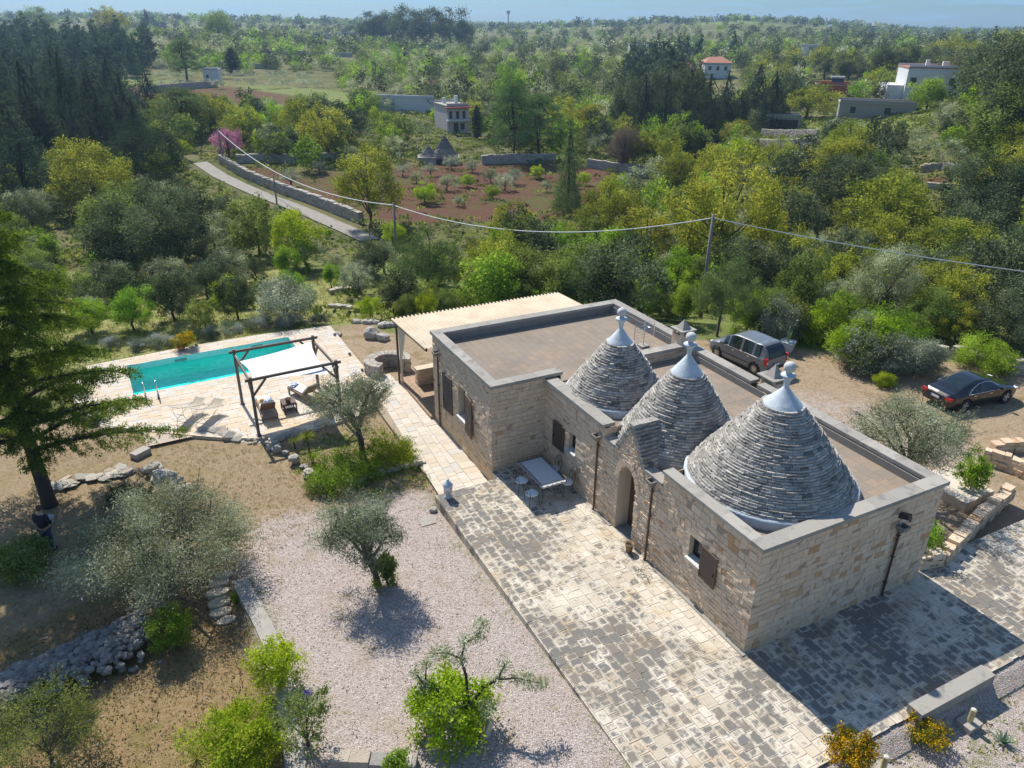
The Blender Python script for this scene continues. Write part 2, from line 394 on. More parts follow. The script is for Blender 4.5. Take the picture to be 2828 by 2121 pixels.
# ------------------------------------------------------------------ ground
def px_poly(pts): return [tuple(G(*p)[:2]) for p in pts]
def sdf(poly, X, Y):
    """signed distance to a polygon, negative inside"""
    p = np.array(poly); d2 = np.full(X.shape, 1e18); ins = np.zeros(X.shape, bool); n = len(p)
    for i in range(n):
        a, b = p[i], p[(i+1) % n]; e = b-a; wx, wy = X-a[0], Y-a[1]
        t = np.clip((wx*e[0]+wy*e[1])/(e@e+1e-12), 0, 1)
        d2 = np.minimum(d2, (wx-e[0]*t)**2+(wy-e[1]*t)**2)
        c = (a[1] > Y) != (b[1] > Y)
        with np.errstate(divide='ignore', invalid='ignore'):
            xi = a[0]+(Y-a[1])/(b[1]-a[1])*(b[0]-a[0])
        ins ^= c & (X < xi)
    d = np.sqrt(d2); return np.where(ins, -d, d)
def axis(lo, hi, a, b, step, grow=1.045):
    v = list(np.arange(a, b+1e-6, step)); s = step
    while v[-1] < hi: s *= grow; v.append(v[-1]+s)
    s = step; u = []
    x = a
    while x > lo: s *= grow; x -= s; u.append(x)
    return np.array(u[::-1]+v)
FIELD = px_poly([(490, 352), (620, 372), (760, 372), (900, 355), (1000, 350), (1110, 352), (1290, 362), (1420, 385), (1300, 420), (1240, 470), (1140, 480), (1000, 478), (880, 490), (800, 470), (740, 470), (640, 420)])
FIELD2 = px_poly([(320, 165), (420, 160), (700, 175), (690, 195), (480, 190), (330, 186)])
FIELD3 = px_poly([(1985, 375), (2060, 378), (2060, 405), (1990, 400)])
POOL_Z = -0.92; DECK_Z = -0.6
POOL = [(-14.55, 29.8), (-6.2, 30.2), (-6.02, 26.35), (-14.37, 25.95)]
DECK = [(-16.7, 30.6), (-12, 31.15), (-8, 31.3), (-3.6, 30.95), (-3.5, 23.8), (-3.75, 20.6), (-5.0, 19.3), (-7.2, 18.85), (-9.6, 19.0), (-11.2, 19.85), (-13.6, 21.5), (-15.6, 23.2), (-16.4, 24.3), (-16.8, 25.6), (-16.95, 26.6)]
def build_ground():
    xs = axis(-5200, 5200, -24, 30, .24); ys = axis(-900, 6200, -9, 36, .24)
    X, Y = np.meshgrid(xs, ys); Z = terrain(X, Y)
    rng = np.random.default_rng(3)
    sp = sdf(POOL, X, Y); Z = np.where(sp < .35, -2.9, Z)
    Z = np.where((X > -2.0) & (X < 6.8) & (Y > .3) & (Y < 17.1), -.9, Z)
    sd_deck = sdf(DECK, X, Y); Z = np.where((sd_deck < -.4) & (sp > .3), np.minimum(Z, -.78), Z)
    Z = np.where((X > -4.6) & (X < -2) & (Y > 10.6) & (Y < 22.9), np.minimum(Z, -.74), Z)
    ny, nx = X.shape
    idx = np.arange(nx*ny).reshape(ny, nx)
    F = np.stack([idx[:-1, :-1], idx[:-1, 1:], idx[1:, 1:], idx[1:, :-1]], -1).reshape(-1, 4)
    me = mesh_np('ground', np.stack([X, Y, Z], -1).reshape(-1, 3), F, smooth=True)
    d, l = to_dl(X, Y)
    s = lambda v, w: np.clip(.5-v/(2*w), 0, 1)
    yard = [(-12.0, 11.3), (-10.6, 13.0), (-8.5, 12.6), (-6.5, 12.2), (-4.6, 12.2), (-4.6, -9), (-11.6, -9), (-11.5, 5)]
    gravel = s(sdf(yard, X, Y), 2.0)
    gravel = np.maximum(gravel, s(sdf([(-6, -3.2), (16, -3.2), (24, -3), (28, -14), (-12, -14)], X, Y), .3)*.62)
    gravel = np.maximum(gravel, .52*s(sdf([(7, -1), (7, 12), (11, 17), (15, 14), (19, 9), (18, 3)], X, Y), 2.))
    tan = s(sdf([(-34, 9.5), (-30, 24), (-19, 27), (-13, 22.3), (-9, 19), (-4, 20), (-3.5, 31), (-1, 31), (-1.5, 17), (-4, 12), (-11, 10)], X, Y), 1.5)
    dirt = s(sdf([(7, -3), (7, 12), (4, 18), (10, 22), (17, 18), (22, 13), (27, 10.5), (36, 8), (36, -6)], X, Y), .8)
    dirt = np.maximum(dirt, s(sdf([(-3.4, 22), (-3.4, 30.5), (-1, 29), (1.5, 26.5), (1, 22.5)], X, Y), .8))
    litter = s(sdf([(-12.1, 11.5), (-19, 10.5), (-30, 12), (-30, -9), (-11.8, -9)], X, Y), 1.0)
    red = np.maximum.reduce([s(sdf(FIELD, X, Y), 3.), s(sdf(FIELD2, X, Y), 6.)*.45, s(sdf(FIELD3, X, Y), 1.)*.7])
    patch = np.sin(X*.021+1.3)*np.cos(Y*.027)+.7*np.sin(X*.05+Y*.031)
    red = np.maximum(red, np.where((d > 90) & (d < 500), np.clip((patch-1.15)*2.5, 0, .8), 0))
    meadow = np.clip(s(sdf([(-22, 31), (-3, 31), (3, 34), (2, 48), (-6, 62), (-30, 62), (-34, 34)], X, Y), 2.), 0, 1)
    for nm, (r, g, b, a) in {'zone': (gravel, tan, dirt, litter), 'zone_far': (red, meadow, np.clip(.5+.35*patch, 0, 1), gravel)}.items():
        at = me.attributes.new(nm, 'FLOAT_COLOR', 'POINT')
        at.data.foreach_set('color', np.stack([r, g, b, a], -1).astype(np.float32).ravel())
    t = NT('garden_and_valley_ground')
    z1 = t.attr('zone', 'Color'); sa = t('SeparateColor', _0=z1); litter_o = t.attr('zone', 'Alpha')
    z2 = t.attr('zone_far', 'Color'); sb = t('SeparateColor', _0=z2)
    nA = t.noise(.9, 6, .65); nB = t.noise(7, 5, .65); nC = t.noise(32, 4, .7); nD = t.noise(.11, 5, .6); nE = t.noise(70, 2, .6)
    def soft(x, k=.8): return t.smooth(t.math('ADD', x, t.math('MULTIPLY', t.math('SUBTRACT', t.math('ADD', t.math('MULTIPLY', nA, .6), t.math('MULTIPLY', nB, .4)), .5), k)), .35, .65)
    scrub = t.mix(t.smooth(nA, .35, .65), (.075, .088, .027), (.15, .165, .048))
    scrub = t.mix(t.smooth(nD, .42, .6), scrub, (.18, .165, .075))
    scrub = t.mix(t.math('MULTIPLY', t.smooth(nB, .5, .7), .6), scrub, (.035, .045, .015))
    scrub = t.mix(t.math('MULTIPLY', t.smooth(sb.outputs[2], .66, .80), .8), scrub, (.19, .225, .065))
    meadow_c = t.mix(t.smooth(nB, .35, .65), (.22, .235, .065), (.42, .37, .18))
    meadow_c = t.mix(t.smooth(nA, .45, .62), meadow_c, (.19, .22, .05))
    red_c = t.mix(t.smooth(nB, .3, .7), (.105, .050, .032), (.17, .085, .055))
    red_c = t.mix(t.math('MULTIPLY', t.smooth(t.math('ADD', t.math('MULTIPLY', nA, .5), t.math('MULTIPLY', nD, .5)), .49, .58), .75), red_c, (.10, .115, .03))
    tan_c = t.mix(t.smooth(nB, .3, .7), (.30, .215, .125), (.40, .31, .20))
    tan_c = t.mix(t.math('MULTIPLY', t.smooth(nC, .5, .72), .65), tan_c, (.17, .115, .065))
    tan_c = t.mix(t.math('MULTIPLY', t.smooth(nA, .5, .68), .6), tan_c, (.27, .225, .10))
    dirt_c = t.mix(t.smooth(nB, .3, .7), (.34, .245, .155), (.45, .345, .235))
    dirt_c = t.mix(t.math('MULTIPLY', t.smooth(nA, .52, .64), .7), dirt_c, (.25, .19, .085))
    dirt_c = t.mix(t.math('MULTIPLY', t.smooth(nC, .56, .72), .5), dirt_c, (.19, .14, .085))
    lit_c = t.mix(t.smooth(nB, .3, .7), (.25, .165, .08), (.36, .262, .14))
    lit_c = t.mix(t.math('MULTIPLY', t.smooth(nA, .5, .65), .7), lit_c, (.20, .175, .06))
    lit_c = t.mix(t.math('MULTIPLY', t.smooth(nC, .52, .7), .6), lit_c, (.10, .065, .035))
    vor = t('TexVoronoi', Scale=32.0, _0=t.co()); vor2 = t('TexVoronoi', Scale=55.0, _0=t.co())
    gv = t.ramp(t('SeparateColor', _0=vor.outputs['Color']).outputs[0], [(0, (.33, .26, .22)), (.3, (.47, .395, .35)), (.7, (.57, .49, .445)), (1, (.68, .61, .57))])
    gv = t.mix(t.math('MULTIPLY', t.smooth(vor2.outputs['Distance'], .3, .9), .55), gv, (.28, .21, .18))
    gv = t.mix(t.math('MULTIPLY', t.smooth(nC, .58, .74), .6), gv, (.22, .165, .13))
    gv = t.mix(t.math('MULTIPLY', t.smooth(nA, .5, .68), .45), gv, (.40, .315, .23))
    gv = t.mix(t.math('MULTIPLY', t.smooth(t.math('MULTIPLY', nA, nB), .31, .38), .55), gv, (.28, .24, .13))
    c = t.mix(soft(sb.outputs[1]), scrub, meadow_c)
    c = t.mix(soft(sb.outputs[0]), c, red_c)
    c = t.mix(soft(sa.outputs[1]), c, tan_c)
    c = t.mix(soft(litter_o), c, lit_c)
    c = t.mix(soft(sa.outputs[2]), c, dirt_c)
    c = t.mix(soft(sa.outputs[0], 1.5), c, gv)
    h = t.math('ADD', t.math('MULTIPLY', nB, .6), t.math('ADD', t.math('MULTIPLY', nC, .5), t.math('MULTIPLY', vor.outputs['Distance'], .5)))
    t.pbr(c, .95, t.bump(h, .05), **{'Specular IOR Level': .1})
    struct(obj('ground', me, t.m))
build_ground()
# ------------------------------------------------------------------ paving
def paving():
    mb = MB(); z = 0.0
    mb.box(-4.78, 0.0, -3.45, 10.85, -.72, -.015, 0.0); mb.box(0, 7.25, -3.45, 0.0, -.72, -.015, 0.0); mb.box(0, 7.0, .0, 11.3, -.72, -.016, 0.0)
    mb.box(7.25, 15, -3.45, -.9, -.72, -.015, 0.0)
    slabs(mb, -4.8, 0.0, -3.5, 10.88, 0, 11, (.21, .37), (.16, .45))
    slabs(mb, -2.3, 0.02, 10.88, 11.45, 0, 14, (.28, .4), (.25, .5)); mb.box(-2.27, .02, 10.85, 11.43, -.7, -.016, 0.0)
    slabs(mb, 0.0, 15, -3.5, 0.02, 0, 12, (.21, .34), (.22, .55), along='y')
    slabs(mb, 7.2, 15, -1.0, .4, .0, 13, (.24, .4), (.3, .6), along='y')
    for i in range(0, 60):                                     # edge stones showing on the yard side
        y0 = -3.5+i*.24
        if y0 > 10.8: break
        mb.box(-4.83, -4.76, y0+.005, y0+.235, -.62, -.022, .1+.8*((i*37) % 11)/11)
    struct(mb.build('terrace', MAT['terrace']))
    mb = MB()
    mb.box(-4.35, -2.3, 11.3, 21.8, -.8, -.565, 0)
    sl = lambda x, y, z: (x+(y-11)*.055*(1 if x < -3.2 else .0), y, z)
    slabs(mb, -4.45, -2.3, 11.3, 21.9, -.55, 21, (.3, .46), (.25, .55), sub=sl)
    mb.box(-4.35, -2.3, 10.86, 11.1, -.7, -.16, .4); mb.box(-4.35, -2.3, 11.1, 11.34, -.7, -.33, .6)
    slabs(mb, -4.35, -2.28, 10.88, 11.1, -.15, 22, (.22, .22), (.3, .5), along='x'); slabs(mb, -4.35, -2.28, 11.1, 11.34, -.32, 23, (.24, .24), (.3, .5), along='x')
    slabs(mb, -5.2, -2.6, 21.7, 22.9, -.56, 24, (.3, .4), (.3, .5))
    struct(mb.build('path', MAT['path']))
    # pool deck: slabs clipped to the deck outline, hole for the pool
    mb = MB(); dx, dy = POOL[1][0]-POOL[0][0], POOL[1][1]-POOL[0][1]; a = math.atan2(dy, dx)
    ca, sa = math.cos(a), math.sin(a); O = POOL[0]
    tol = lambda x, y: ((x-O[0])*ca+(y-O[1])*sa, -(x-O[0])*sa+(y-O[1])*ca)
    tow = lambda u, v, z: (O[0]+u*ca-v*sa, O[1]+u*sa+v*ca, z)
    PL = [tol(*p) for p in POOL]; DKL = [tol(*p) for p in DECK[::-1]]; u1 = PL[1][0]; v1 = PL[3][1]
    def keep(u, v):
        if -.02 < u < u1+.02 and v1-.02 < v < .02: return False
        return True
    for k, (a0, a1, b0, b1) in enumerate([(-3, u1+4, 0, 2.2), (-3, 0, v1, 0), (u1, u1+4, v1, 0), (-3, u1+4, v1-8, v1)]):
        slabs(mb, a0, a1, b0, b1, DECK_Z, 31+k, (.22, .34), (.3, .75), along='x', keep=keep, gap=.005, thick=.05, sub=tow, clip=DKL)
    poly = DECK; n = len(poly)
    for i in range(n):                                         # body under the slabs: rim wall
        p, q = poly[i], poly[(i+1) % n]
        mb.add([(p[0], p[1], -1.0), (q[0], q[1], -1.0), (q[0], q[1], DECK_Z-.012), (p[0], p[1], DECK_Z-.012)], [(3, 2, 1, 0)], .3)
    for k, (a0, a1, b0, b1) in enumerate([(-2.2, u1+2.3, 0.0, .75), (-1.9, 0, v1, 0), (u1, u1+2.3, v1, 0), (0, u1+1.6, v1-5.5, v1), (-1.6, 0, v1-3, v1)]):
        pts = [tow(a0, b0, 0), tow(a1, b0, 0), tow(a1, b1, 0), tow(a0, b1, 0)]
        mb.add([(p[0], p[1], DECK_Z-.022-.001*k) for p in pts], [(0, 1, 2, 3)], 0.0, [[(0, 0)]*4])
    struct(mb.build('pool_deck', MAT['deck']))
    # pool: tiled basin and water
    mb = MB(); zb = -1.75
    c = [tow(0, v1, 0), tow(u1, v1, 0), tow(u1, 0, 0), tow(0, 0, 0)]
    vs = [(p[0], p[1], zb) for p in c]+[(p[0], p[1], DECK_Z-.02) for p in c]
    mb.add(vs, [(0, 1, 2, 3), (0, 4, 5, 1), (1, 5, 6, 2), (2, 6, 7, 3), (3, 7, 4, 0)], .5)
    t = NT('pool_mosaic'); br = t('TexVoronoi', Scale=40.0, _0=t.co())
    MATP = t.pbr(t.mix(br.outputs['Distance'], (.42, .74, .71), (.62, .88, .85)), .4)
    pool = empty('swimming_pool', 'rectangular turquoise swimming pool sunk in the pale stone deck', 'pool', (0, 0, 0))
    mb.build('basin', MATP, pool)
    skm = plain('skimmer_grey', (.25, .33, .30), .5)
    for u in (2.6, 6.6):                                       # skimmer mouths in the far wall
        mb = MB(); mb.add([tow(u-.3, -.006, -.90), tow(u+.3, -.006, -.90), tow(u+.3, -.006, -.74), tow(u-.3, -.006, -.74)], [(0, 1, 2, 3)])
        mb.build('skimmer', skm, pool)
    # rippled water surface with real depth under it
    nu, nv = 240, 112; U, V = np.meshgrid(np.linspace(.002, u1-.002, nu), np.linspace(v1+.002, -.002, nv))
    rr = np.random.default_rng(5); Zw = np.zeros_like(U)
    for _ in range(46):
        k = rr.uniform(7, 26); th = rr.uniform(0, 2*PI); Zw += .010/k*np.sin(k*(U*math.cos(th)+V*math.sin(th))+rr.uniform(0, 6.28))*5
    Zw *= .30
    Xw, Yw = O[0]+U*ca-V*sa, O[1]+U*sa+V*ca
    idx = np.arange(nu*nv).reshape(nv, nu); F = np.stack([idx[:-1, :-1], idx[:-1, 1:], idx[1:, 1:], idx[1:, :-1]], -1).reshape(-1, 4)
    me = mesh_np('water', np.stack([Xw, Yw, POOL_Z+Zw], -1).reshape(-1, 3), F, smooth=True)
    t = NT('pool_water')
    # clear turquoise water: tinted see-through surface
    fr = t('Fresnel', IOR=1.33); gl = t('BsdfGlossy', Roughness=.02)
    tr = t('BsdfTransparent', Color=(.22, .93, .88)); df = t('BsdfDiffuse', Color=(.0, .42, .38))
    m1 = t('MixShader', _0=.10, _1=tr.outputs[0], _2=df.outputs[0])
    m2 = t('MixShader', _0=fr.outputs[0], _1=m1.outputs[0], _2=gl.outputs[0]); t.l.new(m2.outputs[0], t.out.inputs[0])
    struct(obj('water', me, t.m))
    # stainless handrails of the pool ladder
    lad = empty('pool_ladder', 'pair of curved steel ladder handrails at the near pool edge', 'ladder', (-13.6, 25.0, DECK_Z))
    for s in (-.27, .27):
        mb = MB(); mb.smooth = True
        pts = [(s, 0, 0), (s, 0, .55), (s, .03, .74), (s, .12, .84), (s, .26, .86), (s, .55, .78), (s, .92, .45), (s, 1.02, .2), (s, 1.02, -.9)]
        mb.tube(pts, .021, 8); mb.build('handrail', MAT['steel'], lad)
        mb = MB(); mb.lathe([(.05, 0), (.05, .05), (.028, .06), (.026, .22), (.021, .24)], 10, (s, 0, 0)); mb.build('foot_sleeve', MAT['black'], lad)
paving()
# ------------------------------------------------------------------ house
def stone_wall(mb, o, t, n, L, z0, z1, seed, holes=(), rowh=(.12, .20), bw=(.16, .42), proud=.022, gap=.006, tri=None):
    """ashlar wall of single blocks over a mortar face; o start, t along, n outward (2D)"""
    rng = random.Random(seed)
    crit = sorted({z0, z1}|{h[2] for h in holes if z0 < h[2] < z1}|{h[3] for h in holes if z0 < h[3] < z1})
    rows = []
    for a, b in zip(crit, crit[1:]):
        k = max(1, round((b-a)/rng.uniform(*rowh))); ws = [rng.uniform(.75, 1.25) for _ in range(k)]; s = sum(ws); z = a
        for w_ in ws: rows.append((z, z+(b-a)*w_/s)); z += (b-a)*w_/s
    def pt(u, z, off): return (o[0]+t[0]*u+n[0]*off, o[1]+t[1]*u+n[1]*off, z)
    for za, zb in rows:
        zm = (za+zb)/2; free = [(0, L)]
        if tri: free = [tri(zm)]
        for h in holes:
            if h[2] < zm < h[3]:
                nf = []
                for a, b in free:
                    if h[0] > a: nf.append((a, min(b, h[0])))
                    if h[1] < b: nf.append((max(a, h[1]), b))
                free = [q for q in nf if q[1]-q[0] > .01]
        for a, b in free:
            mb.add([pt(a, za, 0), pt(b, za, 0), pt(b, zb, 0), pt(a, zb, 0)], [(0, 1, 2, 3)], 0.0)
            u = a
            while u < b-.005:
                e = u+rng.uniform(*bw)*(1 if zb-za > .16 else .8)
                if b-e < bw[0]*.7: e = b
                pr = rng.uniform(.004, proud); j = lambda: rng.uniform(-.005, .005)
                lo = u if u == a else u+gap; hi = e if e == b else e-gap
                q = [(lo, za+gap+j()), (hi+j()*.5, za+gap+j()), (hi+j()*.5, zb-gap+j()), (lo, zb-gap+j())]
                bev = .008
                vs = [pt(x, z, -.02) for x, z in q]
                cx, cz = (lo+hi)/2, zm
                for x, z in q: vs.append(pt(x, z, max(.002, pr-bev)))
                for x, z in q: vs.append(pt(x+(bev if x < cx else -bev)*(0 if (x == a or x == b) else 1), z+(bev if z < cz else -bev), pr+rng.uniform(-.013, .009)))
                fs = [(8, 9, 10, 11)]
                for k in range(4):
                    k2 = (k+1) % 4; fs += [(k, k2, 4+k2, 4+k), (4+k, 4+k2, 8+k2, 8+k)]
                tt = rng.random(); tt = .05+.95*(tt**.9) if rng.random() > .03 else rng.uniform(.95, 1)
                if tt > .95 and rng.random() < .6: tt = rng.uniform(.1, .9)
                mb.add(vs, fs, tt); u = e
HOUSE = empty('trullo_house', 'stone trullo house with three grey cone roofs and a flat-roofed wing', 'house', (0, 0, 0))
def quad_in(mb, a, b, c, d, tint=.5): mb.add([a, b, c, d], [(0, 1, 2, 3)], tint)
WX = -2.28
def house():
    H = HOUSE; W2 = 7.1
    mb = MB()
    nF, nS, nB = (-1, 0), (0, -1), (1, 0)
    stone_wall(mb, (0, 4.1), (0, -1), nF, 4.1, -.02, 3.45, 1, holes=[(1.45, 1.98, 1.45, 2.22)])
    stone_wall(mb, (0, 0), (1, 0), nS, W2, -.03, 3.45, 2, rowh=(.14, .21))
    door = [(.95, 1.9, 0, 2.1), (1.0, 1.85, 2.1, 2.35), (1.08, 1.77, 2.35, 2.52), (1.2, 1.65, 2.52, 2.64), (1.32, 1.53, 2.64, 2.72)]
    stone_wall(mb, (0, 7.3), (0, -1), nF, 3.2, -.02, 3.02, 3, holes=door, rowh=(.11, .2), bw=(.14, .34), proud=.035, gap=.008)
    # gable over the door: a triangle in the same plane
    stone_wall(mb, (0, 6.62), (0, -1), nF, 1.5, 3.02, 4.2, 4, tri=lambda z: ((z-3.02)/1.22*.75, 1.5-(z-3.02)/1.22*.75), rowh=(.1, .14), bw=(.14, .3))
    stone_wall(mb, (0, 11.42), (0, -1), nF, 4.12, -.02, 3.42, 5, holes=[(1.84, 2.32, 1.44, 2.18)], rowh=(.12, .21), bw=(.16, .45), proud=.03)
    stone_wall(mb, (WX, 11.42), (1, 0), nS, 2.28, -.03, 3.55, 6)
    stone_wall(mb, (WX, 17.38), (0, -1), nF, 5.96, -.75, 3.55, 7, holes=[(2.78, 3.55, 1.0, 2.36)])
    stone_wall(mb, (3.0, 11.42), (1, 0), nS, 4.05, 2.6, 3.55, 8, proud=.015)
    stone_wall(mb, (7.1, 0), (0, 1), nB, 17.38, -.6, 3.45, 9, rowh=(.2, .3), bw=(.3, .6))
    stone_wall(mb, (7.1, 17.38), (-1, 0), (0, 1), 9.38, -.75, 3.55, 10, rowh=(.2, .3), bw=(.3, .6))
    stone_wall(mb, (0, 4.1), (1, 0), (0, 1), 1.2, 2.9, 3.45, 13)      # returns where the lower middle roof starts
    stone_wall(mb, (1.2, 7.3), (-1, 0), nS, 1.2, 2.9, 3.42, 14)
    # quoins: longer blocks on the open corners
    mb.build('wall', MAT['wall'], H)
    # inside faces of the parapets
    mb = MB()
    mb.box(WX+.32, 6.7, 17.05, 17.09, 3.1, 3.56); mb.box(6.68, 6.72, 11.5, 17.06, 3.1, 3.56); mb.box(WX+.3, WX+.34, 11.75, 17.06, 3.1, 3.56)
    mb.box(WX+.32, .7, 11.74, 11.78, 3.1, 3.56); mb.box(6.66, 6.70, .4, 11.42, 2.9, 3.46); mb.box(3.2, 6.7, .40, .44, 3.1, 3.46)
    mb.box(.62, .66, 11.43, 11.77, 3.0, 3.56); mb.box(3.05, 3.09, 11.43, 11.78, 3.0, 3.56)
    mb.build('parapet_render', MAT['render'], H)
    # roof terraces
    mb = MB(); kw = dict(gap=.0022, hj=0)
    mb.box(WX+.1, 7.0, 11.48, 17.3, 2.9, 3.24, 0); slabs(mb, WX+.3, 6.7, 11.45, 17.08, 3.25, 41, (.3, .42), (.3, .6), **kw)
    mb.box(.1, 6.95, .1, 4.05, 2.9, 3.19, 0); slabs(mb, .35, 6.7, .35, 4.08, 3.2, 42, (.3, .42), (.3, .6), **kw)
    mb.box(.05, 1.3, 4.12, 7.28, 2.6, 2.95, 0); slabs(mb, .03, 1.3, 4.11, 7.28, 2.96, 43, (.3, .42), (.3, .6), **kw)
    mb.box(1.302, 7.0, 4.09, 7.29, 2.6, 3.19, 0); slabs(mb, 1.3, 6.7, 4.085, 7.28, 3.2, 45, (.3, .42), (.3, .6), **kw)
    mb.box(.1, 7.0, 7.3, 11.4, 2.6, 3.19, 0); slabs(mb, .3, 6.7, 7.285, 11.41, 3.2, 44, (.3, .42), (.3, .6), **kw)
    mb.build('roof_terrace', MAT['rooftile'], H)
    # copings in lengths
    rng = random.Random(8); mb = MB()
    def cope(p, q, wd, z, th=.13, n=(0, 0), step=1.1):
        p, q = Vector((*p, 0)), Vector((*q, 0)); L = (q-p).length; d = (q-p)/L; k = max(1, round(L/step)); nn = Vector((*n, 0))
        cut = [0]+[L*(i+rng.uniform(-.15, .15))/k for i in range(1, k)]+[L]
        for a, b in zip(cut, cut[1:]):
            A, B = p+d*(a+(.003 if a else 0)), p+d*(b-(.003 if b < L else 0)); zj = z+rng.uniform(-.004, .004)
            pts = [A, B, B+nn*wd, A+nn*wd]
            mb.prism([(v.x, v.y) for v in pts], zj-th, zj, rng.uniform(.1, 1))
    cope((-.08, -.08), (7.2, -.08), .46, 3.6, n=(0, 1)); cope((-.08, .38), (-.08, 4.12), .40, 3.6, n=(1, 0), th=.10)
    cope((7.2, .38), (7.2, 7.42), .46, 3.6, n=(-1, 0)); cope((7.2, 7.75), (7.2, 11.4), .46, 3.6, n=(-1, 0))
    cope((WX-.08, 11.34), (.68, 11.34), .44, 3.7, n=(0, 1)); cope((WX-.08, 11.78), (WX-.08, 17.0), .42, 3.7, n=(1, 0))
    cope((WX-.08, 17.0), (6.74, 17.0), .46, 3.7, n=(0, 1)); cope((7.18, 12.2), (7.18, 17.46), .44, 3.7, n=(-1, 0)); cope((4.1, 11.34), (6.4, 11.34), .44, 3.7, n=(0, 1))
    cope((-.10, 7.35), (-.10, 11.3), .5, 3.55, n=(1, 0), th=.13, step=.8)
    cope((-.05, 6.7), (-.05, 7.3), .4, 3.12, n=(1, 0), th=.1); cope((-.05, 4.14), (-.05, 5.0), .4, 3.12, n=(1, 0), th=.1)
    mb.build('coping', MAT['coping'], H)
    # ------------------------------------------------ cones
    def cone(cx, cy, r, z0, ztop, n, seed, capf=.79, base=True):
        rg = np.random.default_rng(seed); ball = .17; zt = ztop-.75
        hh = zt-z0; mb = MB()
        prof = lambda f: r*(1-.945*f)*(1+.015*math.sin(PI*min(1, f*1.1)))
        zc = 0.0
        ths = []
        nn = n
        for i in range(nn):
            f0 = i/nn*capf; f1 = (i+1)/nn*capf
            ra, rb = prof(f0), prof(f1); za, zb = z0+hh*f0, z0+hh*f1
            th = rg.uniform(0, 6.28); end = th+2*PI; wob = rg.uniform(-.012, .012)
            while th < end-.02:
                w_ = rg.uniform(.15, .36)/ra; t2 = min(end, th+w_)
                if end-t2 < .1/ra: t2 = end
                g = .006/ra; jut = rg.uniform(.0, .03)+wob*.5; dz = rg.uniform(-.005, .004); tilt = rg.uniform(-.012, .02)
                a0, a1 = th+g, t2-g; R = ra+jut
                gz = (zb-za)*.13
                vs = []
                for rad, z in ((ra-.22, za+gz), (R, za+gz+dz), (R-.012+tilt, zb-.001+dz), (ra-.26, zb)):
                    for q in (a0, (a0+a1)/2, a1):
                        k = rad+rg.uniform(-.010, .010); vs.append((cx+k*math.cos(q), cy+k*math.sin(q), z+rg.uniform(-.004, .004)))
                fs = []
                for k in range(2):
                    fs += [(k, k+1, 4+k, 3+k), (3+k, 4+k, 7+k, 6+k), (6+k, 7+k, 10+k, 9+k)]
                fs += [(0, 3, 6, 9), (2, 11, 8, 5)]
                mb.add(vs, fs, float(np.clip(rg.normal(.60, .23), .06, 1))); th = t2
        o = empty_part('cone_roof', H)
        mb.build('slab_courses', MAT['cone'], o)
        mb = MB(); mb.lathe([(prof(f)-.12, z0+hh*f) for f in np.linspace(0, capf, 12)], 40, (cx, cy, 0), .03, cap=False); mb.build('cone_core', MAT['cone'], o, smooth=True)
        # whitewashed cap flaring at its foot
        pr = []
        for f in np.linspace(capf-.012, 1, 14):
            g = min(1.0, max(0.0, (f-capf+.012)/(1-capf+.012))); R = prof(capf)*1.035*(1-g)**1.12+.075*g**.6
            pr.append((R, z0+hh*f))
        pr[0] = (pr[0][0]+.015, pr[0][1]-.02); z = pr[-1][1]
        rg2 = random.Random(seed)
        pr += [(.078, z+.06), (.085, z+.12), (.10, z+.2), (.14, z+.27), (.205, z+.33), (.215, z+.36), (.20, z+.38), (.09, z+.385), (.085, z+.44)]
        mb = MB(); mb.lathe(pr, 40, (cx, cy, 0), jit=.012, rng=rg2); mb.build('white_cap', MAT['white'], o, smooth=True)
        mb = MB(); v, f = ICO[3]; v = v*(1+np.random.default_rng(seed).uniform(-.03, .03, (len(v), 1)))*ball+np.array([cx, cy, z+.44+ball*.93]); mb.add(v, f)
        mb.build('finial_ball', MAT['finial'], o, smooth=True)
        if base:
            mb = MB(); mb.lathe([(r+.07, z0-.33), (r+.085, z0-.03), (r+.06, z0+.035), (r-.05, z0+.06)], 56, (cx, cy, 0), jit=.006, rng=rg2, cap=False); mb.build('base_band', MAT['white'], o, smooth=True)
    MAT['finial'] = plain('lichened_finial', (.55, .55, .53), .85, .35, 9, .01)
    cone(1.97, 9.62, 1.80, 3.44, 6.62, 26, 101); cone(2.24, 6.21, 2.0, 3.2, 6.88, 30, 102, base=False); cone(2.80, 2.66, 2.44, 3.47, 7.18, 38, 103, .82)
    # gutter lip round the middle cone foot
    mb = MB(); mb.lathe([(2.08, 2.95), (2.1, 3.2), (1.98, 3.24)], 48, (2.24, 6.21, 0), cap=False); mb.build('base_band', MAT['render'], H, smooth=True)
    # gable roof over the door: stepped slabs running back to the middle cone
    rg = random.Random(77); mb = MB(); nC = 12; za, zb = 3.02, 4.26; yc = 5.87
    for i in range(nC):
        f = i/nC; hw = .80*(1-f)+.06; z = za+(zb-za)*f; zz = za+(zb-za)*(i+1)/nC
        for s in (-1, 1):
            x = -.03
            while x < 1.45:
                e = min(1.5, x+rg.uniform(.14, .34)); j = rg.uniform(-.015, .03)
                ya, yb = sorted((yc+s*(hw+j), yc+s*max(0, hw-.22)))
                mb.box(x+.004, e-.004, ya, yb, z+.006, zz+rg.uniform(-.006, .002), min(1, max(.06, rg.gauss(.40, .18))), .007, rg); x = e
    x = -.05
    while x < 1.2:
        e = x+rg.uniform(.25, .4); mb.box(x, e-.01, yc-.13, yc+.13, zb-.02, zb+.05, rg.uniform(.3, .9), .012, rg); x = e
    mb.prism([(.05, yc-.72), (1.6, yc-.72), (1.6, yc+.72), (.05, yc+.72)], 2.9, 3.03, .03)
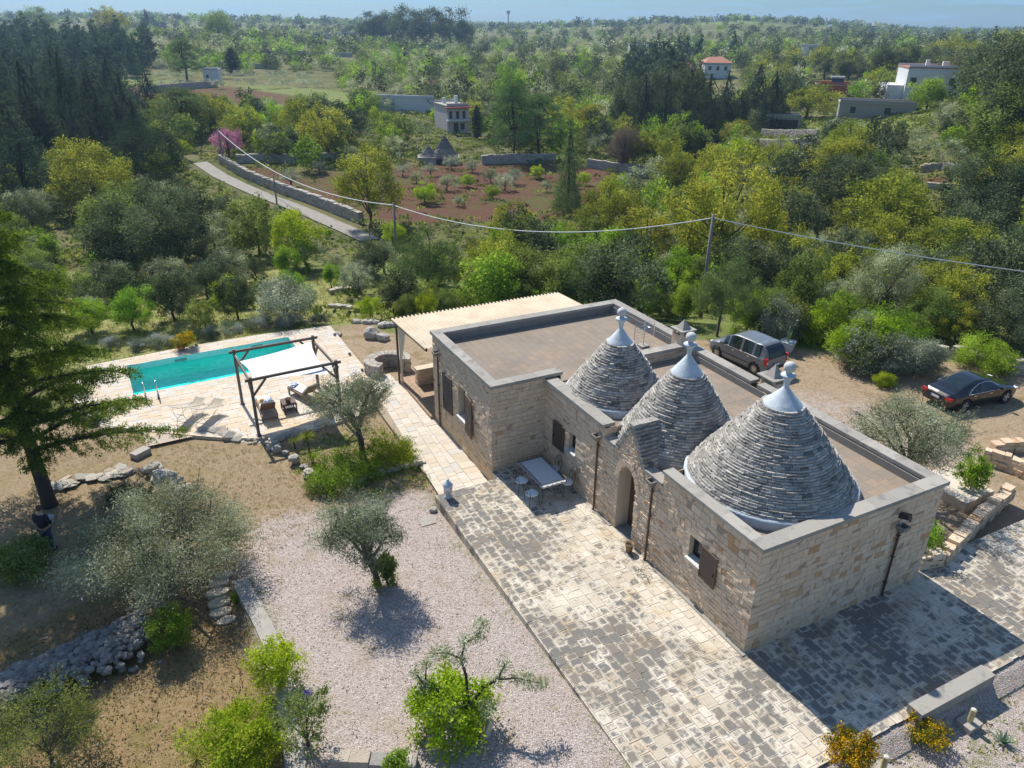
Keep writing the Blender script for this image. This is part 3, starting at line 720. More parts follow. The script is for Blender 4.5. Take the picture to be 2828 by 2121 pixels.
    mb.build('door_gable_roof', MAT['cone'], H)
    # ------------------------------------------------ door
    d = empty_part('door', H); mb = MB(); dep = .55
    yl, yr = 6.35, 5.40
    arch = [(yl, 0.0), (yl, 2.1)]+[((yl+yr)/2+math.cos(a)*(yl-yr)/2, 2.1+math.sin(a)*.62) for a in np.linspace(.25, PI-.25, 9)]+[(yr, 2.1), (yr, 0)]
    for (a, za_), (b, zb_) in zip(arch, arch[1:]): quad_in(mb, (-.01, a, za_), (dep, a, za_), (dep, b, zb_), (-.01, b, zb_))
    mb.build('door_reveal', MAT['plaster'], d)
    mb = MB()
    for k in range(9):                                        # voussoirs round the arch
        a0, a1 = PI*k/9+.02, PI*(k+1)/9-.02; c0 = ((yl+yr)/2, 2.1); rx, rz = (yl-yr)/2, .62
        q = [(c0[0]+math.cos(a)*(rx+o), c0[1]+math.sin(a)*(rz+o)) for o, a in ((-.01, a0), (.2, a0), (.2, a1), (-.01, a1))]
        mb.add([(x, y, z) for x in (.02, -.045) for y, z in q], [(0, 1, 2, 3), (7, 6, 5, 4), (0, 4, 5, 1), (1, 5, 6, 2), (2, 6, 7, 3), (3, 7, 4, 0)], .4+.05*(k % 3))
    mb.build('arch_stones', MAT['wall'], d)
    mb = MB(); mb.box(dep-.03, dep+.02, yr-.02, yl+.02, .02, 2.75); 
    for k in range(6): mb.box(dep-.045, dep-.03, yr+.02+k*.155, yr+.165+k*.155, .06, 2.7)
    mb.build('door_leaf', MAT['shutter'], d)
    mb = MB(); mb.box(-.02, dep, yr, yl, -.015, .03); mb.build('threshold', MAT['coping'], d)
    # ------------------------------------------------ windows
    def window(x, y0, y1, z0, z1, shut, nm, dep=.22):
        wn_ = empty_part('window', H)
        mb = MB(); e = .004
        for a, b, c, dd in (((x, y0), (x+dep, y0), z0, z1), ((x, y1), (x+dep, y1), z0, z1)):
            quad_in(mb, (*a, c), (*b, c), (*b, dd), (*a, dd))
        quad_in(mb, (x, y0, z1), (x+dep, y0, z1), (x+dep, y1, z1), (x, y1, z1))
        mb.box(x-.012, x+.003, y1, y1+.13, z0, z1+.12); mb.box(x-.012, x+.003, y0-.13, y0, z0, z1+.12); mb.box(x-.012, x+.003, y0, y1, z1, z1+.13)
        mb.build('reveal', MAT['plaster'], wn_)
        mb = MB(); mb.add([(x-.1, y0-.06, z0-.02), (x-.1, y1+.06, z0-.02), (x+dep, y1+.06, z0+.03), (x+dep, y0-.06, z0+.03), (x-.1, y0-.06, z0-.07), (x-.1, y1+.06, z0-.07), (x+dep, y1+.06, z0-.05), (x+dep, y0-.06, z0-.05)], [(3, 2, 1, 0), (0, 1, 5, 4), (1, 2, 6, 5), (3, 0, 4, 7)])
        mb.build('sill', MAT['sill'], wn_)
        mb = MB(); f = .05; xx = x+dep-.06
        for bx in ((y0, y0+f, z0+.03, z1), (y1-f, y1, z0+.03, z1), (y0+f, y1-f, z0+.03, z0+.08), (y0+f, y1-f, z1-f, z1)): mb.box(xx, xx+.05, *bx)
        if y1-y0 > .6: mb.box(xx, xx+.05, (y0+y1)/2-.03, (y0+y1)/2+.03, z0+.08, z1-f)
        mb.build('frame', MAT['frame'], wn_)
        mb = MB(); mb.box(xx+.02, xx+.03, y0+.02, y1-.02, z0+.04, z1-.02); mb.build('pane', MAT['glass'], wn_)
        for (ya, yb, za_, zb_, ang, hinge) in shut:
            mb = MB(); wd = yb-ya; fr = .06; th = .045
            for bx in ((0, fr, za_, zb_), (wd-fr, wd, za_, zb_), (fr, wd-fr, za_, za_+.08), (fr, wd-fr, zb_-.08, zb_)): mb.box(-th/2, th/2, *bx)
            nsl = int((zb_-za_-.16)/.085)
            for k in range(nsl):
                zc_ = za_+.08+(k+.5)*(zb_-za_-.16)/nsl
                mb.obox((0, wd/2, zc_), (.012, wd-2*fr+.002, .085), Matrix.Rotation(.55, 4, 'Y'))
            mb.box(-.004, .004, fr, wd-fr, za_+.08, zb_-.08)
            sgn = 1 if hinge == 'lo' else -1
            hp = (x-.05, ya if hinge == 'lo' else yb)
            if hinge == 'hi':
                mb.v = [(q[0], q[1]-wd, q[2]) for q in mb.v]
            o = mb.build('shutter', MAT['shutter'], wn_, (hp[0], hp[1], 0), ang)
            mb = MB(); mb.box(-.06, -.03, sgn*wd*.55, sgn*wd*.55+.03, za_+.02, za_+.05); mb.build('catch', MAT['iron'], o); mb = MB(); mb.box(-.05, -.022, sgn*wd*.9, sgn*wd*.9+.03, za_+.4, za_+.52); mb.build('latch', MAT['iron'], o)
    window(0, 2.12, 2.65, 1.45, 2.22, [(1.38, 2.09, 1.18, 2.24, -.06, 'hi')], 'right')
    window(0, 9.10, 9.58, 1.44, 2.18, [(9.86, 10.62, 1.10, 2.16, .05, 'lo')], 'left')
    window(WX, 13.83, 14.60, 1.0, 2.36, [(15.20, 16.10, .62, 2.32, .04, 'lo'), (13.02, 13.80, .62, 2.32, -.10, 'hi')], 'wing', .3)
    # ------------------------------------------------ downpipes
    def pipe(x, y, z0, z1, n, w_=.075):
        o = empty_part('downpipe', H); mb = MB(); c = (x+n[0]*.08, y+n[1]*.08)
        mb.lathe([(w_/2, z0), (w_/2, z1)], 10, (c[0], c[1], 0)); mb.lathe([(w_/2, z0), (w_/2+.012, z0+.05)], 10, (c[0]+n[0]*.02, c[1]+n[1]*.02, -.01))
        for f in (.2, .6, .92): mb.box(c[0]-.05, c[0]+.05, c[1]-.05, c[1]+.05, z0+(z1-z0)*f, z0+(z1-z0)*f+.03)
        mb.build('pipe', MAT['brown'], o, smooth=False)
        mb = MB(); a = .15; ins = .025
        pr = [(a*.55, z1-.02), (a*1.2, z1+.12), (a*1.2, z1+.2), (a*1.2-.04, z1+.2), (a*.9, z1+.1)]
        mb.lathe([(r*1.2, z) for r, z in pr], 4, (0, 0, 0), cap=False)
        mb.add([(-.12, -.12, z1+.08), (.12, -.12, z1+.08), (.12, .12, z1+.08), (-.12, .12, z1+.08)], [(0, 1, 2, 3)], .1)
        h = mb.build('hopper', MAT['hop'], o, (c[0]+n[0]*.05, c[1]+n[1]*.05, 0)); 
        for v in h.data.vertices:
            x_, y_ = v.co.x, v.co.y; v.co.x = (x_-y_)*.7071; v.co.y = (x_+y_)*.7071
        return o
    MAT['hop'] = plain('grey_stone_hopper', (.26, .23, .20), .8, .2)
    pipe(0, 4.50, .0, 2.86, (-1, 0)); pipe(0, 7.60, .0, 2.86, (-1, 0)); pipe(WX, 16.62, -.62, 2.85, (-1, 0)); o = pipe(5.42, 0, 0, 2.42, (0, -1))
    mb = MB(); mb.obox((5.36, -.13, 2.98), (.16, .36, .16), Matrix.Rotation(-.35, 4, 'X')); mb.obox((5.36, -.32, 2.935), (.10, .012, .09), Matrix.Rotation(-.35, 4, 'X'), .0); mb.build('spout', MAT['iron'], o)
    # gutters at the wall foot
    mb = MB(); mb.box(-.14, -.02, -.1, 4.0, .004, .03, .2); mb.box(-.14, -.02, 6.5, 7.4, .004, .03, .2); mb.build('wall_foot_strip', MAT['coping'], H)
    # ------------------------------------------------ chimneys
    def chimney(x, y, z0, z1, s, cap):
        o = empty_part('chimney', H); mb = MB(); h = s/2
        z = z0; k = 0; rg = random.Random(int(x*10))
        while z < z1-.02:
            zz = min(z1, z+rg.uniform(.22, .34)); mb.box(x-h, x+h, y-h, y+h, z+.004, zz-.004, rg.uniform(.2, .8), .004, rg); z = zz
        mb.box(x-h+.01, x+h-.01, y-h+.01, y+h-.01, z0, z1-.01, .0); mb.build('stack', MAT['wall'], o)
        mb = MB()
        for sx in (-1, 1):
            for sy in (-1, 1): mb.box(x+sx*(h-.06)-.06, x+sx*(h-.06)+.06, y+sy*(h-.06)-.06, y+sy*(h-.06)+.06, z1, z1+.18, .5)
        mb.build('vent_post', MAT['wall'], o)
        mb = MB(); e = h*cap; mb.box(x-e, x+e, y-e, y+e, z1+.18, z1+.24, .5)
        mb.add([(x-e*.6, y-e*.6, z1+.24), (x+e*.6, y-e*.6, z1+.24), (x+e*.6, y+e*.6, z1+.24), (x-e*.6, y+e*.6, z1+.24), (x, y, z1+.24+e*1.0)], [(0, 1, 4), (1, 2, 4), (2, 3, 4), (3, 0, 4)], .6)
        mb.build('chimney_cap', MAT['coping'], o)
    chimney(6.72, 11.82, 2.95, 4.05, .62, 1.25); chimney(7.58, 7.45, -.4, 3.55, .62, 1.45)
    # ------------------------------------------------ veranda behind the wing
    v = empty_part('veranda', H)
    n = 260; xs = np.linspace(-2.62, 6.62, n); per = .20
    mb = MB(); ya, yb, zA, zB = 17.40, 22.05, 2.92, 2.72
    tops = []
    for k, x in enumerate(xs): tops.append(.034*math.sin(2*PI*x/per))
    vs = []; fs = []
    for k, x in enumerate(xs): vs += [(x, ya, zA+tops[k]), (x, yb, zB+tops[k]), (x, ya, zA+tops[k]-.008), (x, yb, zB+tops[k]-.008)]
    for k in range(n-1): b = 4*k; fs += [(b, b+4, b+5, b+1), (b+2, b+3, b+7, b+6), (b+1, b+5, b+7, b+3)]
    mb.add(vs, fs); t = NT('cream_corrugated_sheet'); 
    MAT['sheet'] = t.pbr(t.mix(t.smooth(t.noise(1.2, 5), .35, .7), (.50, .415, .30), (.42, .335, .23)), .6)
    mb.build('roof_sheet', MAT['sheet'], v, smooth=True)
    mb = MB()
    for x in (-2.55, 2.0, 6.55): mb.bar((x, 17.42, 2.83), (x, 22.0, 2.63), .08, .12)
    mb.bar((-2.6, 21.6, 2.62), (6.6, 21.6, 2.62), .09, .1); mb.bar((-2.6, 22.02, 2.70), (6.6, 22.02, 2.70), .03, .07); mb.build('roof_frame', MAT['brown'], v)
    for x in (-2.52, 2.0, 6.5):
        mb = MB(); mb.bar((x, 21.6, -.6), (x, 21.6, 2.6), .09); mb.build('post', MAT['brown'], v)
    mb = MB(); mb.box(-2.5, 6.9, 17.4, 21.9, -.8, -.425, 0); slabs(mb, -2.5, 6.9, 17.42, 21.9, -.41, 55, (.4, .45), (.4, .45)); mb.build('floor', MAT['tilefloor'], v)
    mb = MB(); stone_wall(mb, (-1.9, 20.6), (1, 0), (0, -1), 8.7, -.41, .40, 56); stone_wall(mb, (-1.9, 21.0), (0, -1), (-1, 0), .4, -.41, .40, 57); mb.box(-1.88, 6.8, 20.62, 20.98, -.6, .4, .3); mb.build('bench_wall', MAT['wall'], v)
    mb = MB(); mb.box(-1.95, 6.8, 20.55, 21.02, .405, .47); mb.build('bench_top', MAT['plaster'], v)
    # tied-back curtain
    mb = MB(); nC2 = 40; rows = []
    for f in np.linspace(0, 1, 14):
        z = 2.55-2.95*f; wd = .85*(1-1.1*math.sin(min(f/.72, 1)*PI/2)**2*.75) if f < .72 else .62*.2+.16*(f-.72)
        rows.append([(-2.47+.035*math.sin(k*1.35), 21.40-wd*k/nC2, z) for k in range(nC2+1)])
    vs = [p for r_ in rows for p in r_]; fs = [(i*(nC2+1)+k, i*(nC2+1)+k+1, (i+1)*(nC2+1)+k+1, (i+1)*(nC2+1)+k) for i in range(13) for k in range(nC2)]
    mb.add(vs, fs); t = NT('white_curtain'); df = t('BsdfDiffuse', Color=(.75, .72, .66)); tl = t('BsdfTranslucent', Color=(.75, .72, .66)); ms = t('MixShader', _0=.4, _1=df.outputs[0], _2=tl.outputs[0]); t.l.new(ms.outputs[0], t.out.inputs[0])
    mb.build('curtain', t.m, v, smooth=True)
    mb = MB(); mb.box(-2.44, -2.36, 21.42, 21.56, -.41, 2.5); mb.build('corner_pillar', MAT['plaster'], v)
def empty_part(name, parent):
    o = bpy.data.objects.new(name, None); C.objects.link(o); o.parent = parent; o.empty_display_size = .1; return o
MAT['tilefloor'] = plain('terracotta_floor', (.34, .22, .13), .7, .15)
house()
# ------------------------------------------------------------------ small builders
def boxes(name, mat, parent, lst, **k):
    mb = MB()
    for b in lst: mb.box(*b)
    return mb.build(name, mat, parent, **k)
def part_bar(name, mat, parent, p, q, w, h=None, **k):
    mb = MB(); mb.bar(p, q, w, h); return mb.build(name, mat, parent, **k)
def part_tube(name, mat, parent, pts, r, n=7, **k):
    mb = MB(); mb.smooth = True; mb.tube(pts, r, n); return mb.build(name, mat, parent, **k)
MAT['timber'] = plain('grey_brown_timber', (.16, .125, .10), .8, .35, 14, .004)
MAT['teak'] = plain('weathered_teak', (.20, .125, .080), .75, .35, 16, .003)
MAT['linen'] = plain('cream_cushion', (.70, .66, .58), .9, .06)
MAT['whitemetal'] = plain('white_painted_steel', (.66, .64, .60), .4, .05)
MAT['terracotta'] = plain('terracotta', (.46, .20, .10), .8, .2)
MAT['concrete'] = plain('weathered_concrete', (.36, .33, .285), .9, .25, 5, .006)
MAT['straw'] = plain('straw', (.55, .36, .16), .8, .15)
def cloth(name, col, tr=.35):
    t = NT(name); c = t.mix(t.noise(4), sc3(col, .92), col); df = t('BsdfDiffuse', Color=c); tl = t('BsdfTranslucent', Color=c)
    ms = t('MixShader', _0=tr, _1=df.outputs[0], _2=tl.outputs[0]); t.l.new(ms.outputs[0], t.out.inputs[0]); return t.m
MAT['sail'] = cloth('white_sailcloth', (.90, .89, .88), .12); MAT['sling'] = cloth('ivory_sling', (.62, .56, .44), .3)
# ------------------------------------------------------------------ pergola by the pool
def pergola():
    zt = 2.18; Z4 = lambda x, y: ((640+x*.21695)/KP, (900+y*.21695)/KP)
    c = [(-9.70, 19.33), (-9.86, 22.71), (-6.26, 22.84), (-6.02, 19.55)]
    o = empty('pergola', 'square brown timber pergola standing on the pool deck', 'pergola', (*c[0], DECK_Z)); O = Vector((*c[0], DECK_Z))
    L = lambda p, z: (p[0]-O.x, p[1]-O.y, z-O.z)
    for p in c:
        mb = MB(); mb.bar(L(p, DECK_Z-.02), L(p, zt), .125, .125); mb.build('post', MAT['timber'], o)
        mb = MB(); mb.box(L(p, 0)[0]-.11, L(p, 0)[0]+.11, L(p, 0)[1]-.11, L(p, 0)[1]+.11, -.01, .03); mb.build('post_foot', MAT['iron'], o)
    for i in range(4):
        a, b = Vector((*c[i], 0)), Vector((*c[(i+1) % 4], 0)); d = (b-a).normalized(); n = Vector((d.y, -d.x, 0))*(.12 if i % 2 else -.12)
        z = zt-.12 if i % 2 else zt-.28
        part_bar('beam', MAT['timber'], o, L(a-d*.22+n*.0, z), L(b+d*.22, z), .075, .115)
        for p, s in ((a, 1), (b, -1)):
            part_bar('brace', MAT['timber'], o, L(p+d*s*.05, z-.72), L(p+d*s*.62, z-.06), .07, .09)
    # sail: a twisted membrane hung between the beams
    q = [Vector(P(*Z4(a_, b_), z_)) for a_, b_, z_ in ((268, 690, 1.86), (100, 452, 2.02), (1000, 203, 2.08), (1245, 612, 1.86))]
    n = 22; vs = []
    for i in range(n+1):
        for j in range(n+1):
            u, v = i/n, j/n
            pin = .10*(math.sin(PI*u)*(2*v-1)); pin2 = .10*(math.sin(PI*v)*(2*u-1))
            p = (q[0]*(1-u)+q[3]*u)*(1-v)+(q[1]*(1-u)+q[2]*u)*v
            sag = -.06*math.sin(PI*u)*math.sin(PI*v) + .012*math.sin(9*u+5*v)*math.sin(PI*u)*math.sin(PI*v)
            vs.append((p.x-pin2*1.2, p.y-pin*1.2, p.z+sag))
    fs = [(i*(n+1)+j, (i+1)*(n+1)+j, (i+1)*(n+1)+j+1, i*(n+1)+j+1) for i in range(n) for j in range(n)]
    mb = MB(); mb.add(vs, fs); s = mb.build('shade_sail', MAT['sail'], smooth=True); tag(s, 'white square shade sail stretched inside the timber pergola', 'shade sail')
    for k, (a, b) in enumerate(zip(q, (c[0], c[1], c[2], c[3]))):
        part_tube('rope', MAT['linen'], s, [a, (b[0], b[1], zt-.2)], .012, 5)
pergola()
def deck_chair(name, x, y, rz, label):
    """folding sling chair: back rail frame, seat frame, leg frame, cloth"""
    o = empty(name, label, 'deck chair', (x, y, DECK_Z), rz, 'white sling deck chairs by the pool'); w = .29
    A, B = (0, .62, .86), (0, -.62, .10)                      # long side rail: head end to foot end
    for s in (-1, 1):
        part_tube('side_rail', MAT['whitemetal'], o, [(s*w, 1.02, .90), (s*w, .55, .72), (s*w, -.55, .36)], .015, 6)
        part_tube('leg', MAT['whitemetal'], o, [(s*w, .70, .02), (s*w, -.62, .62)], .015, 6)
        part_tube('prop', MAT['whitemetal'], o, [(s*w, .78, .80), (s*w, .80, .42), (s*w*1, .62, .06)], .012, 6)
    for p in ((1.02, .90), (-.55, .36), (.70, .02), (-.62, .62), (.80, .42)):
        part_tube('crossbar', MAT['whitemetal'], o, [(-w, *p), (w, *p)], .014, 6)
    pts = [(.98, .89), (.75, .79), (.5, .64), (.2, .47), (-.1, .40), (-.35, .42), (-.60, .60)]
    vs = [(s*.26, *p) for p in pts for s in (-1, 1)]; fs = [(2*i, 2*i+1, 2*i+3, 2*i+2) for i in range(len(pts)-1)]
    mb = MB(); mb.add(vs, fs); mb.build('sling', MAT['sling'], o, smooth=True)
def px(zx, zy, x, y, s): return ((zx+x*s)/KP, (zy+y*s)/KP)
deck_chair('deck_chair', -12.05, 22.55, 2.30, 'white sling deck chair nearest the pool ladder'); deck_chair('deck_chair', -11.3, 22.05, 2.30, 'white sling deck chair nearest the timber pergola')
def sun_lounger(x, y, rz, label, towel):
    o = empty('sun_lounger', label, 'sun lounger', (x, y, DECK_Z), rz, 'wooden sun loungers under the pergola')   # head at -y
    for s in (-1, 1):
        part_bar('side_rail', MAT['teak'], o, (s*.33, -.95, .30), (s*.33, .98, .30), .045, .09)
    for sx in (-1, 1):
        for yy in (-.8, .88): part_bar('leg', MAT['teak'], o, (sx*.33, yy, 0), (sx*.33, yy, .32), .06)
    boxes('seat_slats', MAT['teak'], o, [(-.32, .32, -.25+k*.1, -.17+k*.1, .30, .33) for k in range(13)]+[(-.30, -.26, -.28, 1.0, .275, .299), (.26, .30, -.28, 1.0, .275, .299)])
    mb = MB(); c, s_ = math.cos(.75), math.sin(.75)
    for k in range(8):
        a = .04+k*.095; mb.bar((-.32, -.26-a*c, .33+a*s_), (.32, -.26-a*c, .33+a*s_), .08, .022, up=(0, s_, c))
    for sx in (-.3, .3): mb.bar((sx, -.26, .33), (sx, -.26-.8*c, .33+.8*s_), .04, .05)
    mb.build('backrest', MAT['teak'], o)
    part_bar('crossbar', MAT['teak'], o, (-.33, -.86, .12), (.33, -.86, .12), .05)
    mb = MB(); mb.box(-.29, .29, -.24, 1.0, .335, .42); mb.obox((0, -.26-.36*c+.05, .33+.36*s_+.06), (.56, .78, .07), Matrix.Rotation(-.75, 4, 'X')); mb.build('cushion', MAT['linen'], o)
    return o
sun_lounger(-8.98, 21.30, -.02, 'wooden sun lounger with a straw hat on its cushion', 0)
sun_lounger(-7.05, 22.10, .36, 'wooden sun lounger turned towards the pool, beside the dark side table', 1)
def towel(x, y, z, rz, label):
    mb = MB(); t = NT('striped_towel'); s = t('SeparateXYZ', _0=t.co())
    f = t.math('GREATER_THAN', t.math('FRACT', t.math('MULTIPLY', s.outputs[1], 9)), .62)
    m = t.pbr(t.mix(f, (.62, .68, .78), (.06, .12, .34)), .9)
    mb.box(-.2, .2, -.14, .14, 0, .05); mb.obox((.03, .02, .075), (.34, .2, .045), Matrix.Rotation(.2, 4, 'Z')); tag(mb.build('towel', m, None, (x, y, z), rz), label, 'towel')
towel(-8.86, 21.62, DECK_Z+.425, .5, 'folded blue and white towel next to the straw hat'); towel(-7.42, 22.75, DECK_Z+.425, .9, 'folded blue striped towel on the angled lounger')
mb = MB(); mb.smooth = True; mb.lathe([(.21, 0), (.20, .015), (.10, .03), (.095, .10), (.07, .13), (0.01, .135)], 22)
hat = mb.build('straw_hat', MAT['straw'], None, (-9.1, 21.72, DECK_Z+.425)); tag(hat, 'round straw hat lying on a lounger cushion', 'hat')
def side_table(x, y, rz):
    o = empty('side_table', 'low dark wooden slatted side table between the loungers', 'table', (x, y, DECK_Z), rz)
    boxes('tabletop', MAT['teak2'], o, [(-.31, .31, -.40+k*.115, -.295+k*.115, .42, .45) for k in range(7)]+[(-.27, -.22, -.4, .4, .39, .419), (.22, .27, -.4, .4, .39, .419)])
    for sx in (-.27, .27):
        for sy in (-.35, .35): part_bar('leg', MAT['teak2'], o, (sx, sy, 0), (sx, sy, .42), .06)
    boxes('shelf', MAT['teak2'], o, [(-.26+k*.075, -.215+k*.075, -.36, .36, .14, .16) for k in range(7)]+[(-.27, .27, -.34, -.30, .11, .139), (-.27, .27, .30, .34, .11, .139)])
    mb = MB(); mb.smooth = True; mb.lathe([(.08, 0), (.10, .02), (.125, .2), (.13, .22), (.11, .22), (.09, .05)], 18)
    p = mb.build('bucket', MAT['teak'], None, (x-.02, y-.12, DECK_Z+.45)); tag(p, 'small wooden bucket standing on the side table', 'bucket')
MAT['teak2'] = plain('dark_teak', (.11, .062, .042), .7, .3, 16)
side_table(-8.02, 21.15, .02)
for k, (x, y, where) in enumerate([(-16.0, 24.1, 'at the rounded left end'), (-11.0, 31.05, 'at the far edge beside the flower pot'), (-3.75, 26.2, 'halfway along the right edge'), (-3.75, 23.9, 'at the right edge nearest the stone path'), (-3.75, 29.3, 'at the far end of the right edge')]):
    o = empty('deck_light', 'small grey spotlight box on the deck %s' % where, 'light', (x, y, DECK_Z), k, 'small spotlights on the pool deck')
    boxes('housing', MAT['hop'], o, [(-.06, .06, -.05, .05, .02, .14)]); boxes('lens', MAT['glass'], o, [(-.05, .05, .05, .058, .04, .12)]); boxes('foot', MAT['black'], o, [(-.04, .04, -.04, .04, 0, .02)])
# ------------------------------------------------------------------ terrace furniture
def garden_table():
    o = empty('garden_table', 'rectangular tiled terrace table with a low iron gallery rail', 'table', (-1.13, 9.55, 0), 0); hx, hy, z = .50, .95, .74
    boxes('tabletop', MAT['tiles'], o, [(-hx, hx, -hy, hy, z-.03, z)])
    for sx in (-1, 1):
        for sy in (-1, 1): part_tube('leg', MAT['iron'], o, [(sx*(hx-.16), sy*(hy-.2), z-.03), (sx*(hx-.05), sy*(hy-.12), z-.25), (sx*(hx-.14), sy*(hy-.18), .3), (sx*(hx-.04), sy*(hy-.1), 0)], .014, 6)
    part_tube('stretcher', MAT['iron'], o, [(0, -hy+.2, .32), (0, hy-.2, .32)], .012, 6)
    mb = MB(); h = .13
    e = [(-hx, -hy), (hx, -hy), (hx, hy), (-hx, hy)]
    for i in range(4):
        a, b = Vector((*e[i], z)), Vector((*e[(i+1) % 4], z)); mb.tube([a+Vector((0, 0, h)), b+Vector((0, 0, h))], .009, 5); mb.tube([a+Vector((0, 0, .01)), b+Vector((0, 0, .01))], .011, 5)
        n = max(3, int((b-a).length/.19))
        for k in range(n):
            p, q = a+(b-a)*(k/n), a+(b-a)*((k+1)/n); mb.tube([p, p+Vector((0, 0, h))], .008, 5)
            mb.tube([p+Vector((0, 0, .01)), (p+q)/2+Vector((0, 0, h*.8)), q+Vector((0, 0, .01))], .006, 4)
    mb.build('gallery_rail', MAT['iron'], o)
t = NT('white_tiles'); s = t('SeparateXYZ', _0=t.co())
ln = lambda v: t.math('LESS_THAN', t.math('FRACT', t.math('MULTIPLY', v, 9.5)), .10)
MAT['tiles'] = t.pbr(t.mix(t.math('MAXIMUM', ln(s.outputs[0]), ln(s.outputs[1])), (.70, .70, .68), (.22, .24, .30)), .3)
garden_table()
MAT['cushion'] = plain('white_seat_pad', (.70, .71, .72), .85, .04)
def iron_chair(x, y, rz, label):
    o = empty('iron_chair', label, 'chair', (x, y, 0), rz, 'wrought iron chairs round the tiled table')   # faces +y
    for sx, sy in ((-.19, .19), (.19, .19), (-.17, -.2), (.17, -.2)): part_tube('leg', MAT['iron'], o, [(sx*.85, sy*.85, .44), (sx*1.1, sy*1.12, 0)], .011, 5)
    mb = MB(); mb.smooth = True; mb.lathe([(.20, .445), (.235, .455), (.24, .48), (.21, .51), (.02, .515)], 22); mb.build('seat_cushion', MAT['cushion'], o)
    mb = MB(); n = 14
    hoop = [(-.2, -.2, .45)]+[(.22*math.cos(PI-PI*k/n)*(1+.06*math.sin(3*PI*k/n)), -.24-.06*math.sin(PI*k/n), .72+.24*math.sin(PI*k/n)) for k in range(n+1)]+[(.2, -.2, .45)]
    mb.tube(hoop, .011, 5)
    for s in (-1, 1):
        mb.tube([(s*.05, -.215, .46), (s*.06, -.25, .75), (s*.11, -.28, .88), (s*.16, -.27, .80), (s*.12, -.26, .74)], .008, 5)
    mb.tube([(0, -.215, .46), (0, -.29, .94)], .008, 5); mb.build('backrest', MAT['iron'], o)
    mb = MB(); mb.tube([(.2*math.cos(a), .2*math.sin(a), .435) for a in np.linspace(0, 2*PI, 15)], .011, 5); mb.build('seat_ring', MAT['iron'], o)
iron_chair(-.42, 9.95, PI/2, 'iron chair with a scrolled back standing by the wall at the far table end'); iron_chair(-.42, 8.95, PI/2-.1, 'iron chair on the wall side at the near table end')
iron_chair(-1.86, 9.75, -PI/2, 'iron chair on the yard side at the far table end'); iron_chair(-1.92, 8.85, -PI/2+.15, 'iron chair on the yard side at the near table end, most in view')
# ceramic lantern on the terrace corner
o = empty('ceramic_lantern', 'white pierced ceramic lantern on the terrace corner', 'lantern', (-4.45, 10.55, 0))
mb = MB(); mb.smooth = True; mb.lathe([(.14, 0), (.15, .03), (.12, .10), (.07, .16), (.08, .20)], 20); mb.build('foot', MAT['white'], o)
t = NT('pierced_ceramic'); v = t('TexVoronoi', Scale=13.0, _0=t.co()); MATL = t.pbr(t.mix(t.math('LESS_THAN', v.outputs['Distance'], .33), (.72, .72, .70), (.03, .03, .04)), .4)
mb = MB(); mb.smooth = True; mb.lathe([(.08, .20), (.155, .22), (.165, .50), (.15, .52)], 20); mb.build('lantern_body', MATL, o)
mb = MB(); mb.smooth = True; mb.lathe([(.18, .52), (.185, .54), (.13, .63), (.05, .68), (.045, .72), (.06, .75), (.02, .79)], 20); mb.build('lid', plain('blue_glazed_lid', (.42, .50, .60), .35, .2), o)
# bucket pot at the door
o = empty('flower_pot', 'small earthen bucket pot by the front downpipe', 'pot', (-.32, 5.05, 0)); 
mb = MB(); mb.smooth = True; mb.lathe([(.10, 0), (.14, .30), (.155, .30), (.155, .34), (.135, .34), (.12, .25)], 16); mb.build('pot', plain('worn_bucket', (.27, .17, .09), .8, .3), o)
mb = MB(); mb.lathe([(.12, .26), (.02, .27)], 12); mb.build('soil', MAT['black'], o)
# dry twigs against the wall
rg = random.Random(4); mb = MB()
for k in range(16):
    x, y = -.45+rg.uniform(-.25, .25), 3.9+rg.uniform(-.5, .35); a = rg.uniform(0, 6.28); l = rg.uniform(.2, .5); h = rg.uniform(0, .15)
    mb.tube([(x, y, .01), (x+l*.5*math.cos(a), y+l*.5*math.sin(a), .03+h*.6), (x+l*math.cos(a+.3), y+l*math.sin(a+.3), .02+h)], [.008, .006, .003], 4)
tag(mb.build('twigs', MAT['timber']), 'small heap of dry twigs against the house wall', 'twigs')
# TV aerial on the wing roof
o = empty('tv_aerial', 'metal TV aerial with short rods on the wing roof', 'aerial', (5.52, 12.85, 3.25))
MAT['alu'] = plain('aluminium', (.62, .64, .66), .35, .1, Metallic=.8)
part_tube('mast', MAT['alu'], o, [(0, 0, 0), (0, 0, 1.25)], .022, 6); mb = MB()
for s in (-.5, .5): mb.tube([(s, 0, .42), (s, 0, 1.08)], .02, 5)
for k in range(5): mb.tube([(-.5, 0, .46+k*.13), (.5, 0, .46+k*.13)], .008, 4)
mb.build('grid_reflector', MAT['alu'], o); part_tube('boom', MAT['alu'], o, [(0, .1, .95), (.1, -.5, 1.0)], .014, 5)
boxes('ballast', MAT['coping'], o, [(-.2, .2, -.2, .2, 0, .12)])
